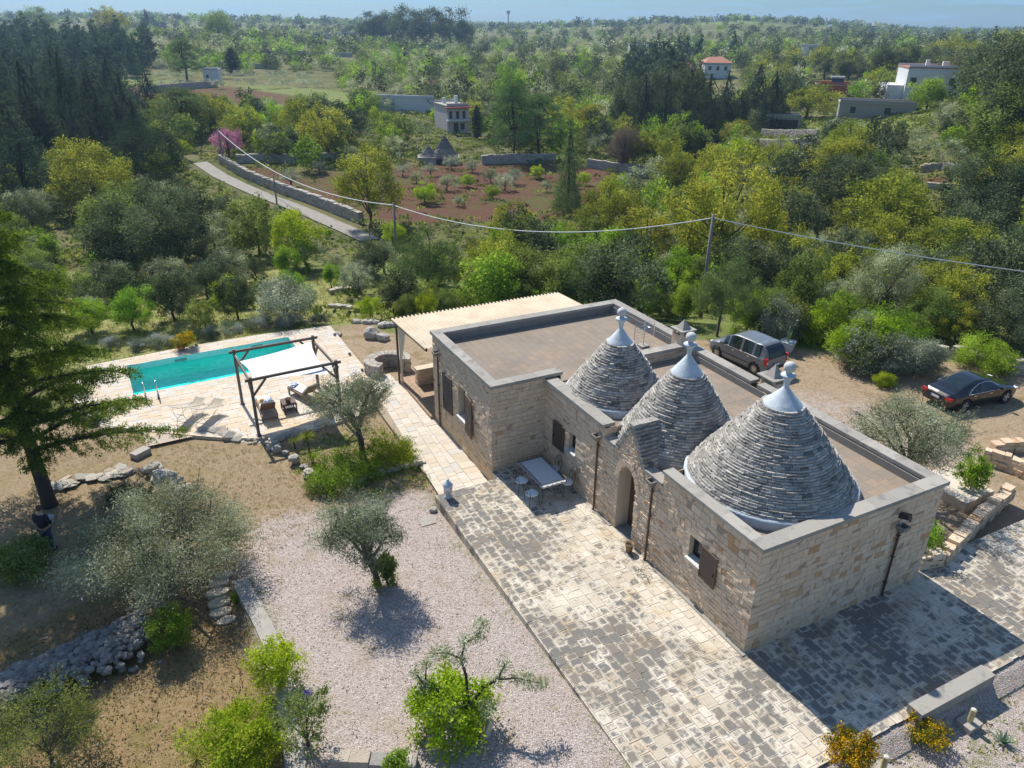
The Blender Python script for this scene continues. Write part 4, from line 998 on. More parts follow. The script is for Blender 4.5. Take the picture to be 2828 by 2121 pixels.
# ------------------------------------------------------------------ stones, walls, edging
def stone_row(name, label, cat, pts, size, seed, n, rows=1, w=0.25, z=None, group=None, flat=.8):
    """a low dry row of rough stones along a line"""
    rg = np.random.default_rng(seed); mb = MB(); p = np.array(pts, float); seg = np.linalg.norm(np.diff(p[:, :2], axis=0), axis=1); cum = np.concatenate([[0], np.cumsum(seg)])
    for i in range(n):
        s = rg.uniform(0, cum[-1]) if rows > 1 else (i+.5+rg.uniform(-.25, .25))/n*cum[-1]
        k = min(len(seg)-1, np.searchsorted(cum, s)-1 if s > 0 else 0); f = (s-cum[k])/seg[k]; q = p[k]+(p[k+1]-p[k])*f
        nrm = np.array([-(p[k+1]-p[k])[1], (p[k+1]-p[k])[0]])/seg[k]; x, y = q[:2]+nrm*rg.uniform(-w, w)
        sz = size*rg.uniform(.6, 1.4); lvl = rg.integers(0, rows)
        zz = (float(terrain(x, y)) if z is None else z)+sz*.25+lvl*size*.55
        mb.rock((x, y, zz), (sz*1.25, sz, sz*flat), rg)
    return tag(mb.build(name, MAT['drystone']), label, cat, group)
pp = lambda pts, z=-.7: [tuple(P(x, y, z)[:2]) for x, y in pts]
stone_row('stone_edging', 'rough stone border curving round the garden bed by the palms', 'stone edging', pp([(575, 955), (612, 985), (650, 1018), (672, 1043)]), .32, 2, 22, 2, .14)
stone_row('stone_edging', 'short border of pale stones at the foot of the bed beside the path', 'stone edging', pp([(770, 1050), (820, 1030), (870, 1018), (918, 1005)]), .24, 3, 18, 1, .08)
stone_row('stone_edging', 'pile of pale border stones behind the broad left olive', 'stone edging', pp([(325, 1015), (355, 1040), (388, 1068), (402, 1085)]), .34, 4, 32, 2, .28)
stone_row('rock_edge', 'craggy grey rock ledge along the front of the pool deck', 'rocks', pp([(430, 930), (475, 938), (520, 948)]), .5, 5, 14, 1, .12, z=-.85)
stone_row('rock_edge', 'loose stones round the near pergola post', 'rocks', pp([(518, 950), (545, 957), (585, 950)]), .22, 6, 20, 2, .18, z=-.85)
stone_row('rock_edge', 'dark shaded rocks under the front of the pool deck by the palms', 'rocks', pp([(590, 950), (640, 935), (700, 915)]), .36, 7, 26, 1, .15, z=-.8)
stone_row('rocks', 'pale boulders at the rounded left end of the pool deck', 'rocks', pp([(180, 905), (205, 910), (235, 912)]), .6, 8, 5, 1, .05)
def boulder(name, label, x, y, size, seed, z=None):
    rg = np.random.default_rng(seed); mb = MB(); mb.rock((0, 0, size[2]*.3), size, rg, .5, 2); o = mb.build(name, MAT['drystone'], None, (x, y, float(terrain(x, y)) if z is None else z)); return tag(o, label, 'boulder')
q = P(803, 727, -.7); boulder('boulder', 'big squarish reddish boulder on the bare earth right of the pool', q[0], q[1], (.9, .8, .75), 31)
q = P(826, 732, -.7); boulder('boulder', 'flat pale boulder leaning beside the squarish boulder', q[0], q[1], (.85, .6, .45), 32)
q = P(731, 723, -.7); boulder('boulder', 'lone grey stone lying just off the right deck edge', q[0], q[1], (.5, .4, .25), 33)
q = P(953, 1057, -.45); boulder('boulder', 'small dark stone at the foot of the terrace corner', -5.05, 10.6, (.3, .25, .2), 34)
for k in range(10):
    q = P(765+k*9.5+random.Random(k).uniform(-4, 4), 692+k*1.4+random.Random(k+9).uniform(-4, 5), -.7); boulder('boulder', 'rough stone in the loose line behind the squarish boulder', q[0], q[1], (.5, .38, .34), 60+k)['group'] = 'line of rough stones behind the squarish boulder'
boxes('paving_slab', MAT['concrete'], None, [(-5.75, -5.2, 9.85, 10.3, -.46, -.41)]); tag(bpy.data.objects['paving_slab'], 'loose white slab lying on the gravel below the lantern', 'slab')
def ring_wall():
    """horseshoe dry-stone wall by the path"""
    o = empty('round_stone_wall', 'low horseshoe dry-stone wall beside the paved path', 'stone wall', (*P(838, 798, -.6)[:2], -.72)); rg = random.Random(9); mb = MB()
    for lv in range(5):
        th = -.6
        while th < 4.0:
            w_ = rg.uniform(.16, .3); 
            for r0, r1 in ((.55, .78), (.80, 1.05)):
                a0, a1 = th+.01, th+w_/1.0-.01; j = rg.uniform(-.02, .03)
                vs = [((r+j)*math.cos(a)*1.15, (r+j)*math.sin(a), z+rg.uniform(-.01, .01)) for z in (lv*.15+.005, lv*.15+.145) for r, a in ((r0, a0), (r1, a0), (r1, a1), (r0, a1))]
                mb.add(vs, BOXF, rg.uniform(.1, 1))
            th += w_
    mb.build('stone_courses', MAT['drystone'], o)
ring_wall()
def drywall(name, label, pts, h=.9, th=.5, seed=1, stone=.3, dz=0, mat='drystone', stuff=False):
    """a length of dry-stone wall that follows the ground; pts are world x, y"""
    rg = random.Random(seed); mb = MB(); pts = [Vector((p[0], p[1])) for p in pts]
    for a, b in zip(pts, pts[1:]):
        L = (b-a).length; d = (b-a)/L; n = Vector((-d.y, d.x)); nl = max(1, int(h/(stone*.55)))
        for lv in range(nl):
            u = 0
            while u < L:
                w_ = min(rg.uniform(.7, 1.6)*stone, L-u+.02); hh = h/nl; q0, q1 = a+d*u, a+d*min(L, u+w_-.012)
                z = float(terrain(*(a+d*(u+w_/2))))+dz+lv*hh-.05; off = rg.uniform(-.03, .03); t_ = th*(1-.2*lv/nl)/2; zt = z+hh-.012+(rg.uniform(-.08, .08) if lv == nl-1 else 0)
                vs = []
                for zz in (z, zt):
                    for p, s in ((q0, -1), (q1, -1), (q1, 1), (q0, 1)):
                        e = p+n*(s*t_+off+rg.uniform(-.02, .02)); vs.append((e.x, e.y, zz+rg.uniform(-.015, .015)))
                mb.add(vs, BOXF if True else None, rg.uniform(.08, 1)); u += w_
    return tag(mb.build(name, MAT[mat]), label, 'stone wall')
gx2 = lambda pts: [tuple(G(*p)[:2]) for p in pts]
# rubble wall and lower garden at the bottom left
def rubble():
    rg = np.random.default_rng(12); mb = MB(); a = P(-20, 1530, -.9); b = P(330, 1372, -.9); c = P(440, 1420, -.9)
    pts = [a, b]; n = 1150
    for i in range(n):
        f = rg.beta(1.0, 1.1); w_ = 1.15-.25*f; off = rg.normal(0, .42)*w_; q = a+(b-a)*f; d = (b-a)[:2]; nn = np.array([-d[1], d[0]])/np.linalg.norm(d)
        x, y = q[:2]+nn*off; hgt = .62*max(0, 1-(abs(off)/1.15)**2); tt = rg.uniform(.05, .75); sz = rg.uniform(.08, .25)
        mb.rock((x, y, float(terrain(x, y))+hgt*rg.uniform(.75, 1)+sz*.1), (sz*1.3, sz, sz*.75), rg, tt)
    o = tag(mb.build('rubble_wall', MAT['rubble']), 'broad tumbled heap of grey stones in the lower left garden', 'stone heap')
rubble()
def slab_wall():
    o = empty('concrete_wall', 'long cracked concrete coping strip between the gravel and the lower garden', 'wall', (0, 0, 0)); rg = random.Random(3)
    e = [(-11.92, 9.75), (-11.78, 8.6), (-11.62, 7.3), (-11.5, 6.0), (-11.55, 4.6), (-11.7, 3.0), (-11.85, 1.6)]
    for k in range(len(e)-1):
        (x0, y0), (x1, y1) = e[k], e[k+1]; z = float(terrain(-10.5, (y0+y1)/2))+.05; mb = MB()
        mb.prism([(x0-.26, y0-.01), (x0+.22, y0-.01), (x1+.22, y1+.015), (x1-.26, y1+.015)], z-.8, z+rg.uniform(-.01, .01), .5); mb.build('wall_slab', MAT['concrete'], o)
slab_wall()
for k, (x, y, s) in enumerate([(487, 1245, .55), (474, 1262, .6), (470, 1282, .62), (475, 1303, .66), (480, 1324, .6), (490, 1342, .5)]):
    q = G(x, y); mb = MB(); rg = random.Random(k); n = 8
    poly = [(q[0]+s*.62*math.cos(2*PI*i/n)*rg.uniform(.8, 1.1), q[1]+s*.36*math.sin(2*PI*i/n)*rg.uniform(.8, 1.1)) for i in range(n)]
    mb.prism(poly, q[2]-.1, q[2]+.06+.05*(6-k)/6, .3+.1*k); tag(mb.build('stepping_stone', MAT['plaster']), 'flat pale stepping stone of the small stair by the concrete strip', 'stepping stone', 'stepping stones by the concrete strip')
stone_row('stone_steps', 'worn pale flagstones beside the dark tree at the left', 'flagstones', pp([(120, 1052), (200, 1040), (280, 1020)], -.75), .40, 14, 30, 1, .35, flat=.22)
boxes('stone_block', MAT['drystone'], None, [(-.35, .35, -.2, .2, 0, .3)], loc=(*P(305, 985, -.75)[:2], -.78), rotz=.6); tag(bpy.data.objects['stone_block'], 'squared stone block under the low branch of the large cedar', 'stone')
# bottom edge wall of the gravel yard
q = [tuple(P(x, y, -.2)[:2]) for x, y in [(720, 1652), (900, 1660)]]
drywall('low_stone_wall', 'low brown stone wall at the very bottom of the gravel yard', q, .35, .35, 5, .34, .0)
# kerb and bollard lights at the right end of the terrace
boxes('terrace_kerb', MAT['coping'], None, [(2.35, 5.25, -3.72, -3.32, -.4, .24)]); tag(bpy.data.objects['terrace_kerb'], 'raised grey stone kerb block along the shaded terrace edge', 'kerb')
for k, (x, y) in enumerate(((2.55, -4.05), (-.05, -4.02))):
    g = -.42; q = ((3.75, -4.15), (.62, -4.1))[k]
    o = empty('bollard_light', ['short brass bollard light by the raised kerb block', 'short brass bollard light beside the large orange flowering bush'][k], 'bollard light', (q[0], q[1], g), .3*k, 'brass bollard lights below the terrace edge')
    mb = MB(); mb.prism([(-.25, -.2), (.25, -.2), (.25, .2), (-.25, .2)], -.05, .18); mb.build('concrete_base', MAT['concrete'], o)
    mb = MB(); mb.smooth = False; mb.lathe([(.068, .16), (.07, .60), (.05, .61)], 14); mb.build('tube', plain('aged_brass', (.50, .40, .20), .45, .2), o)
    mb = MB(); mb.lathe([(.05, .611), (.04, .62)], 12); mb.build('lamp_lens', MAT['white'], o)
# flower bed, walls and steps at the right
drywall('bed_wall', 'low stone wall along the front of the bed right of the house', [(7.5, .35), (8.4, .15), (9.6, .45), (11.5, 1.0), (14.5, 1.7)], .55, .42, 6, .27, .28, 'wall')
drywall('low_wall', 'sunlit low stone wall with pale coping at the right edge of the photo', gx2([(2120, 998), (2175, 1015), (2240, 1045)]), .75, .4, 7, .28, 0, 'wall')
drywall('low_wall', 'pinkish low wall end above the sunlit wall at the right', gx2([(2140, 975), (2240, 970)]), .5, .45, 8, .28, 0, 'wall')
mb = MB(); rg = random.Random(2)
for k in range(4):
    a = P(2130, 1055, -.1); x0 = 12.3+k*.55; mb.box(x0, x0+.56, 1.9+k*.1, 3.9+k*.1, -.6, .02-.09*k, .2+.2*k)
struct(mb.build('garden_steps', MAT['path']))
drywall('garden_wall', 'rough pale dry-stone wall behind the black car', gx2([(2055, 772), (2110, 790), (2160, 800), (2240, 812)]), .8, .5, 9, .35)
drywall('garden_wall', 'short dry-stone stretch left of the light green bush behind the black car', gx2([(2000, 758), (2045, 770)]), .5, .4, 10, .3)
# white planter with a prickly pear
q = P(1699, 757, -.35); o = empty('cactus_planter', 'white square planter with a prickly pear by the grey car', 'planter', (q[0], q[1], -.42), .4)
mb = MB(); mb.add([(x*s, y*s, z) for z, s in ((0, .24), (.62, .36), (.62, .33), (.55, .32)) for x, y in ((-1, -1), (1, -1), (1, 1), (-1, 1))], [(3, 2, 1, 0)]+[(4*i+k, 4*i+(k+1) % 4, 4*i+4+(k+1) % 4, 4*i+4+k) for i in range(3) for k in range(4)]+[(12, 13, 14, 15)]); mb.build('planter', MAT['white'], o)
mb = MB(); mb.smooth = True; rg = np.random.default_rng(1)
for x, y, z, a, s in ((0, 0, .75, 0, .2), (.05, 0, 1.02, .3, .19), (-.1, .02, 1.05, -.5, .17), (.02, .05, 1.28, .1, .17), (.24, 0, .86, 1.0, .2), (.36, .0, 1.0, .7, .14), (-.2, 0, .82, -1.0, .16)):
    v, f = ICO[2]; q_ = v*np.array([.62*s, .16*s, s]); ca, sa_ = math.cos(a), math.sin(a); mb.add(np.stack([q_[:, 0]*ca+q_[:, 2]*sa_+x, q_[:, 1]+y, -q_[:, 0]*sa_+q_[:, 2]*ca+z], 1), f)
mb.build('cactus_pads', plain('prickly_pear', (.22, .30, .13), .6, .2), o)
# terracotta bowl with yellow flowers is planted with the vegetation
# ------------------------------------------------------------------ cars
def spl(xs, ys, x): 
    """smooth interpolation through control points"""
    xs = np.array(xs, float); ys = np.array(ys, float); m = np.gradient(ys, xs); i = np.clip(np.searchsorted(xs, x)-1, 0, len(xs)-2); h = xs[i+1]-xs[i]; t = (x-xs[i])/h
    return (2*t**3-3*t**2+1)*ys[i]+(t**3-2*t**2+t)*h*m[i]+(-2*t**3+3*t**2)*ys[i+1]+(t**3-t**2)*h*m[i+1]
def car(name, label, loc, rz, L, W, st, paint, wheelx, wr, glass, side_glass, rim_n):
    """st: rows (x, half width, belt z, top z, top half width, bottom z); x from tail to nose"""
    o = empty(name, label, 'car', loc, rz); st = np.array(st); nx, nr = 96, 30
    X = np.linspace(0, L, nx); hw, bz, tz, tw, lo = [np.interp(X, st[:, 0], st[:, k]) if k in () else spl(st[:, 0], st[:, k], X) for k in range(1, 6)]
    ring = []
    for i in range(nx):
        top = max(tz[i], bz[i]+.01)
        ctrl = [(0, hw[i]*.90, lo[i]), (.14, hw[i]*.985, lo[i]+.12), (.30, hw[i], lo[i]+(bz[i]-lo[i])*.55), (.46, hw[i]*.975, bz[i]), (.52, hw[i]*.955, bz[i]+.025 if top > bz[i]+.05 else bz[i]+.004), (.76, tw[i], top-.05*min(1, (top-bz[i])*3)), (.84, tw[i]*.88, top-.012), (1, 0, top)]
        u = np.linspace(0, 1, nr); c = np.array(ctrl)
        ring.append(np.stack([np.full(nr, X[i]), np.interp(u, c[:, 0], c[:, 1]), np.interp(u, c[:, 0], c[:, 2])], 1))
    R = np.array(ring); u = np.linspace(0, 1, nr)
    body, gl = MB(), MB(); body.smooth = gl.smooth = True
    for sgn in (-1, 1):
        V = R.copy(); V[:, :, 1] *= sgn; vs = V.reshape(-1, 3); bf, gf = [], []
        for i in range(nx-1):
            for k in range(nr-1):
                xm = (X[i]+X[i+1])/2; um = (u[k]+u[k+1])/2; zm = (R[i, k, 2]+R[i+1, k+1, 2])/2
                if um < .46 and any((xm-wx)**2+(zm-wr)**2 < (wr+.07)**2 for wx in wheelx): continue
                f = (i*nr+k, (i+1)*nr+k, (i+1)*nr+k+1, i*nr+k+1); f = f if sgn < 0 else f[::-1]
                isg = any(a < xm < b and (.53 < um < .745) for a, b in side_glass) or any(a < xm < b and um > c_ for a, b, c_ in glass)
                (gf if isg else bf).append(f)
        body.add(vs, bf); gl.add(vs, gf)
        for i, tail in ((0, True), (nx-1, False)):
            n = nr; e = [tuple(V[i, k]) for k in range(nr)]+[(X[i], 0, lo[i])]; body.add(e, [tuple(range(len(e))) if (sgn < 0) != (not tail) else tuple(range(len(e)))[::-1]])
    body.build('body', paint, o); gl.build('windows', MAT['carglass'], o)
    boxes('underbody', MAT['black'], o, [(.25, L-.3, -W*.40, W*.40, .2, min(bz.max(), .78)*.78)])
    for wx in wheelx:
        for s in (-1, 1):
            wlo = empty_part('wheel', o); wlo.location = (wx, s*(W/2-.10), wr); wlo.rotation_euler = (0, 0, 0 if s < 0 else PI)
            mb = MB(); mb.smooth = False; ring_ = [(wr*.62, -.10), (wr*.93, -.11), (wr, -.08), (wr, .08), (wr*.93, .10), (wr*.62, .08)]
            n = 28; vs = [(r*math.cos(2*PI*k/n), y, r*math.sin(2*PI*k/n)) for r, y in ring_ for k in range(n)]
            mb.add(vs, [(a*n+k, a*n+(k+1) % n, (a+1)*n+(k+1) % n, (a+1)*n+k) for a in range(5) for k in range(n)]); mb.build('tyre', MAT['black'], wlo, smooth=True)
            mb = MB(); vs = []
            r0 = wr*.66
            for k in range(rim_n):
                a = 2*PI*k/rim_n; da = .30*PI/rim_n*(1.9 if rim_n == 5 else 1.6)
                for yy in (-.085, -.05): vs = [(r*math.cos(a+t_), yy2, r*math.sin(a+t_)) for yy2 in (-.085, -.05) for r, t_ in ((.05, -.35), (r0, -da), (r0, da), (.05, .35))]
                mb.add(vs, [(0, 1, 2, 3), (7, 6, 5, 4), (0, 4, 5, 1), (1, 5, 6, 2), (2, 6, 7, 3), (3, 7, 4, 0)])
            n = 28
            for r1, r2 in ((r0*.9, r0*1.0), (.0, .07)):
                mb.add([(r*math.cos(2*PI*k/n), -.09, r*math.sin(2*PI*k/n)) for r in (r1, r2) for k in range(n)], [(k, n+k, n+(k+1) % n, (k+1) % n) for k in range(n)])
            mb.build('rim', MAT['rim'], wlo)
            mb = MB(); mb.add([(r0*math.cos(2*PI*k/n), -.045, r0*math.sin(2*PI*k/n)) for k in range(n)], [tuple(range(n))]); mb.build('hub_well', MAT['black'], wlo)
    return o, R, X
t = NT('car_glass'); MAT['carglass'] = t.pbr((.012, .022, .026), .05, **{'Specular IOR Level': .7})
MAT['rim'] = plain('alloy_rim', (.55, .54, .52), .35, .05, Metallic=.6)
def carpaint(name, col, metal, rough): t = NT(name); return t.pbr(col, rough, Metallic=metal, **{'Coat Weight': .5, 'Coat Roughness': .05})
MAT['paint_grey'] = carpaint('grey_metallic_paint', (.145, .165, .185), .1, .42); MAT['paint_black'] = carpaint('black_paint', (.008, .008, .010), .0, .2)
MAT['red_lens'] = plain('red_lamp_lens', (.45, .015, .015), .15, .1); MAT['clear_lens'] = plain('clear_lamp_lens', (.7, .7, .72), .1, .05); MAT['chrome'] = plain('chrome_trim', (.8, .8, .82), .12, .02, Metallic=1.0)
MAT['plate'] = plain('white_number_plate', (.62, .64, .66), .4, .04); MAT['blue'] = plain('blue_plate_band', (.02, .08, .45), .4, .05); MAT['grey_plastic'] = plain('dark_bumper_plastic', (.035, .035, .035), .6, .1)
def plate(o, x, z, tilt=0):
    boxes('number_plate', MAT['plate'], o, [(x-.012, x, -.20, .20, z-.055, z+.055)]); boxes('plate_band', MAT['blue'], o, [(x-.014, x-.001, .20, .26, z-.055, z+.055)]); boxes('plate_band', MAT['blue'], o, [(x-.014, x-.001, -.26, -.20, z-.055, z+.055)])
def minivan():
    L, W = 4.0, 1.70
    st = [(0, .74, .93, 1.02, .60, .36), (.10, .82, .96, 1.30, .62, .30), (.38, .845, .97, 1.60, .635, .24), (.9, .85, .965, 1.655, .655, .2), (1.6, .85, .95, 1.675, .665, .2), (2.2, .85, .93, 1.64, .655, .2), (2.75, .85, .91, 1.42, .62, .2), (3.15, .84, .885, 1.08, .60, .2), (3.55, .80, .80, .90, .55, .22), (3.85, .70, .66, .74, .45, .25), (4.0, .56, .52, .58, .34, .30)]
    a = P(1605, 804, -.35); 
    f, r = np.array([13.62, 17.05]), np.array([13.9, 14.48]); d = f-r; rz = math.atan2(d[1], d[0]); wx = (.68, 3.2)
    n = np.array([-d[1], d[0]])/np.linalg.norm(d)             # left of travel
    ctr = r-n*(W/2-.05)-d/np.linalg.norm(d)*wx[0]
    o, R, X = car('minivan', 'grey metallic minivan parked behind the house', (ctr[0], ctr[1], -.40), rz, L, W, st, MAT['paint_grey'], wx, .31, [(.10, .36, .80), (2.35, 3.05, .79)], [(.48, .86), (.98, 1.62), (1.74, 2.5), (2.56, 2.86)], 9)
    mb = MB(); mb.add([(-.005, -.60, 1.02), (-.005, .60, 1.02), (.20, .56, 1.47), (.20, -.56, 1.47)], [(0, 1, 2, 3)][::-1]); 
    mb = MB(); mb.add([(.02, -.63, 1.0), (.02, .63, 1.0), (.115, .59, 1.30), (.28, .55, 1.50), (.28, -.55, 1.50), (.115, -.59, 1.30)], [(5, 4, 3, 2), (5, 2, 1, 0)]); mb.v = [(x-.035, y, z+.02) for x, y, z in mb.v]; mb.build('rear_window', MAT['carglass'], o)
    for s in (-1, 1):
        boxes('tail_lamp', MAT['red_lens'], o, [(-.03, .16, *sorted((s*.70, s*.835)), .70, 1.08)]); boxes('reverse_lamp', MAT['clear_lens'], o, [(-.035, .0, *sorted((s*.71, s*.80)), .80, .90)])
        boxes('headlamp', MAT['clear_lens'], o, [(3.62, 3.86, *sorted((s*.50, s*.72)), .62, .76)])
        boxes('side_moulding', MAT['grey_plastic'], o, [(1.05, 2.85, *sorted((s*.84, s*.862)), .50, .545)])
        boxes('mirror', MAT['paint_grey'], o, [(2.72, 2.9, *sorted((s*.86, s*1.02)), .98, 1.11)])
        for x in (1.05, 2.05): boxes('door_handle', MAT['chrome'], o, [(x, x+.16, *sorted((s*.845, s*.872)), .83, .865)])
        boxes('belt_trim', MAT['chrome'], o, [(.6, 2.7, *sorted((s*.815, s*.842)), .955, .975)])
    boxes('rear_bumper', MAT['grey_plastic'], o, [(-.06, .02, -.66, .66, .40, .50)]); plate(o, -.03, .66)
    part_tube('antenna', MAT['black'], o, [(.7, 0, 1.65), (.52, 0, 1.80)], .008, 5)
minivan()
def coupe():
    L, W = 4.65, 1.80
    st = [(0, .72, .70, .80, .50, .34), (.12, .82, .78, .90, .60, .28), (.5, .875, .83, .98, .62, .22), (.95, .885, .86, 1.13, .56, .2), (1.55, .885, .87, 1.33, .555, .2), (2.1, .885, .87, 1.375, .56, .2), (2.65, .88, .86, 1.29, .56, .2), (3.2, .875, .835, 1.02, .60, .2), (3.6, .865, .79, .90, .64, .2), (4.1, .83, .70, .80, .60, .22), (4.45, .72, .58, .66, .5, .26), (4.65, .52, .48, .52, .34, .3)]
    r, f = np.array([20.05, 7.25]), np.array([22.75, 7.0]); d = (f-r)/np.linalg.norm(f-r); rz = math.atan2(d[1], d[0]); wx = (.95, 3.63)
    n = np.array([-d[1], d[0]]); ctr = r+n*(W/2-.05)-d*wx[0]
    o, R, X = car('coupe_car', 'black four-door coupe with red tail lamps parked on the dirt', (ctr[0], ctr[1], -.56), rz, L, W, st, MAT['paint_black'], wx, .33, [(.80, 1.62, .80), (2.62, 3.3, .79)], [(1.02, 1.95), (2.02, 2.9)], 5)
    for s in (-1, 1):
        boxes('tail_lamp', MAT['red_lens'], o, [(-.02, .26, *sorted((s*.50, s*.80)), .66, .80)]); boxes('headlamp', MAT['clear_lens'], o, [(4.15, 4.42, *sorted((s*.58, s*.78)), .60, .70)])
        boxes('mirror', MAT['paint_black'], o, [(2.95, 3.12, *sorted((s*.90, s*1.06)), .90, 1.02)])
        for x in (1.35, 2.35): boxes('door_handle', MAT['chrome'], o, [(x, x+.18, *sorted((s*.875, s*.90)), .76, .79)])
        pts = [(1.0, .875*s, .90), (1.35, .74*s, 1.13), (1.75, .655*s, 1.27), (2.2, .635*s, 1.31), (2.6, .66*s, 1.24), (3.0, .76*s, 1.03), (3.12, .86*s, .90)]
        part_tube('window_trim', MAT['chrome'], o, pts, .012, 5); part_tube('window_trim', MAT['chrome'], o, [(1.0, .878*s, .895), (3.1, .872*s, .88)], .011, 5)
    boxes('boot_trim', MAT['chrome'], o, [(.0, .05, -.36, .36, .80, .822)]); plate(o, -.045, .66)
    mb = MB(); mb.add([(-.052+.03*math.cos(a)*0, .07*math.cos(a), .855+.0*math.sin(a)) for a in np.linspace(0, 6, 8)], [tuple(range(8))])
    boxes('rear_shelf', MAT['linen'], o, [(1.0, 1.35, -.5, .5, .86, .88)])
coupe()
# ------------------------------------------------------------------ power line
MAT['pole'] = plain('grey_weathered_pole', (.22, .20, .185), .85, .2, 8); MAT['cable'] = plain('pale_bundled_cable', (.60, .60, .62), .6, .1)
def pole(pxb, pyt, d, label, r=.11, lean=0):
    """a pole whose head is seen at pxb, pyt, standing at view depth d"""
    v = ray(pxb, pyt); t = d/(v[0]*F2[0]+v[1]*F2[1]); top = CAM+t*v; z0 = float(terrain(top[0], top[1])); h = top[2]-z0
    o = empty('power_pole', label, 'power pole', (top[0], top[1], z0)); part_tube('pole', MAT['pole'], o, [(lean*h*.12, 0, -.3), (0, 0, h)], [r*1.25, r*.8], 10); boxes('bracket', MAT['steel'], o, [(-.12, .12, -.03, .03, h-.28, h-.2)]); return Vector((top[0], top[1], top[2]-.22))
pA = pole(1541, 463, 46, 'grey concrete power pole behind the round pine by the grey car'); pB = pole(850, 438, 66, 'grey power pole among bushes in front of the red field'); pC = pole(471, 279, 118, 'dark power pole in front of the pink blossoming tree', .14); pD = pole(590, 375, 92, 'thin dark pole beside the lane', .09)
pE = pole(2330, 592, 38, 'concrete power pole just outside the right edge of the photo')
def cable(a, b, sag, name, label, r=.028):
    pts = [a+(b-a)*f+Vector((0, 0, -4*sag*f*(1-f))) for f in np.linspace(0, 1, 40)]; mb = MB(); mb.tube(pts, r, 5); tag(mb.build(name, MAT['cable']), label, 'cable')
cable(pA, pB, 1.55, 'power_cable', 'pale bundled cable sagging between the concrete pole and the pole at the red field', .035); cable(pB, pC, 2.2, 'power_cable', 'pale cable rising from the red field pole past the lane to the pink tree', .045); cable(pA, pE, .25, 'power_cable', 'pale bundled cable running from the concrete pole out of the photo at the right', .03)
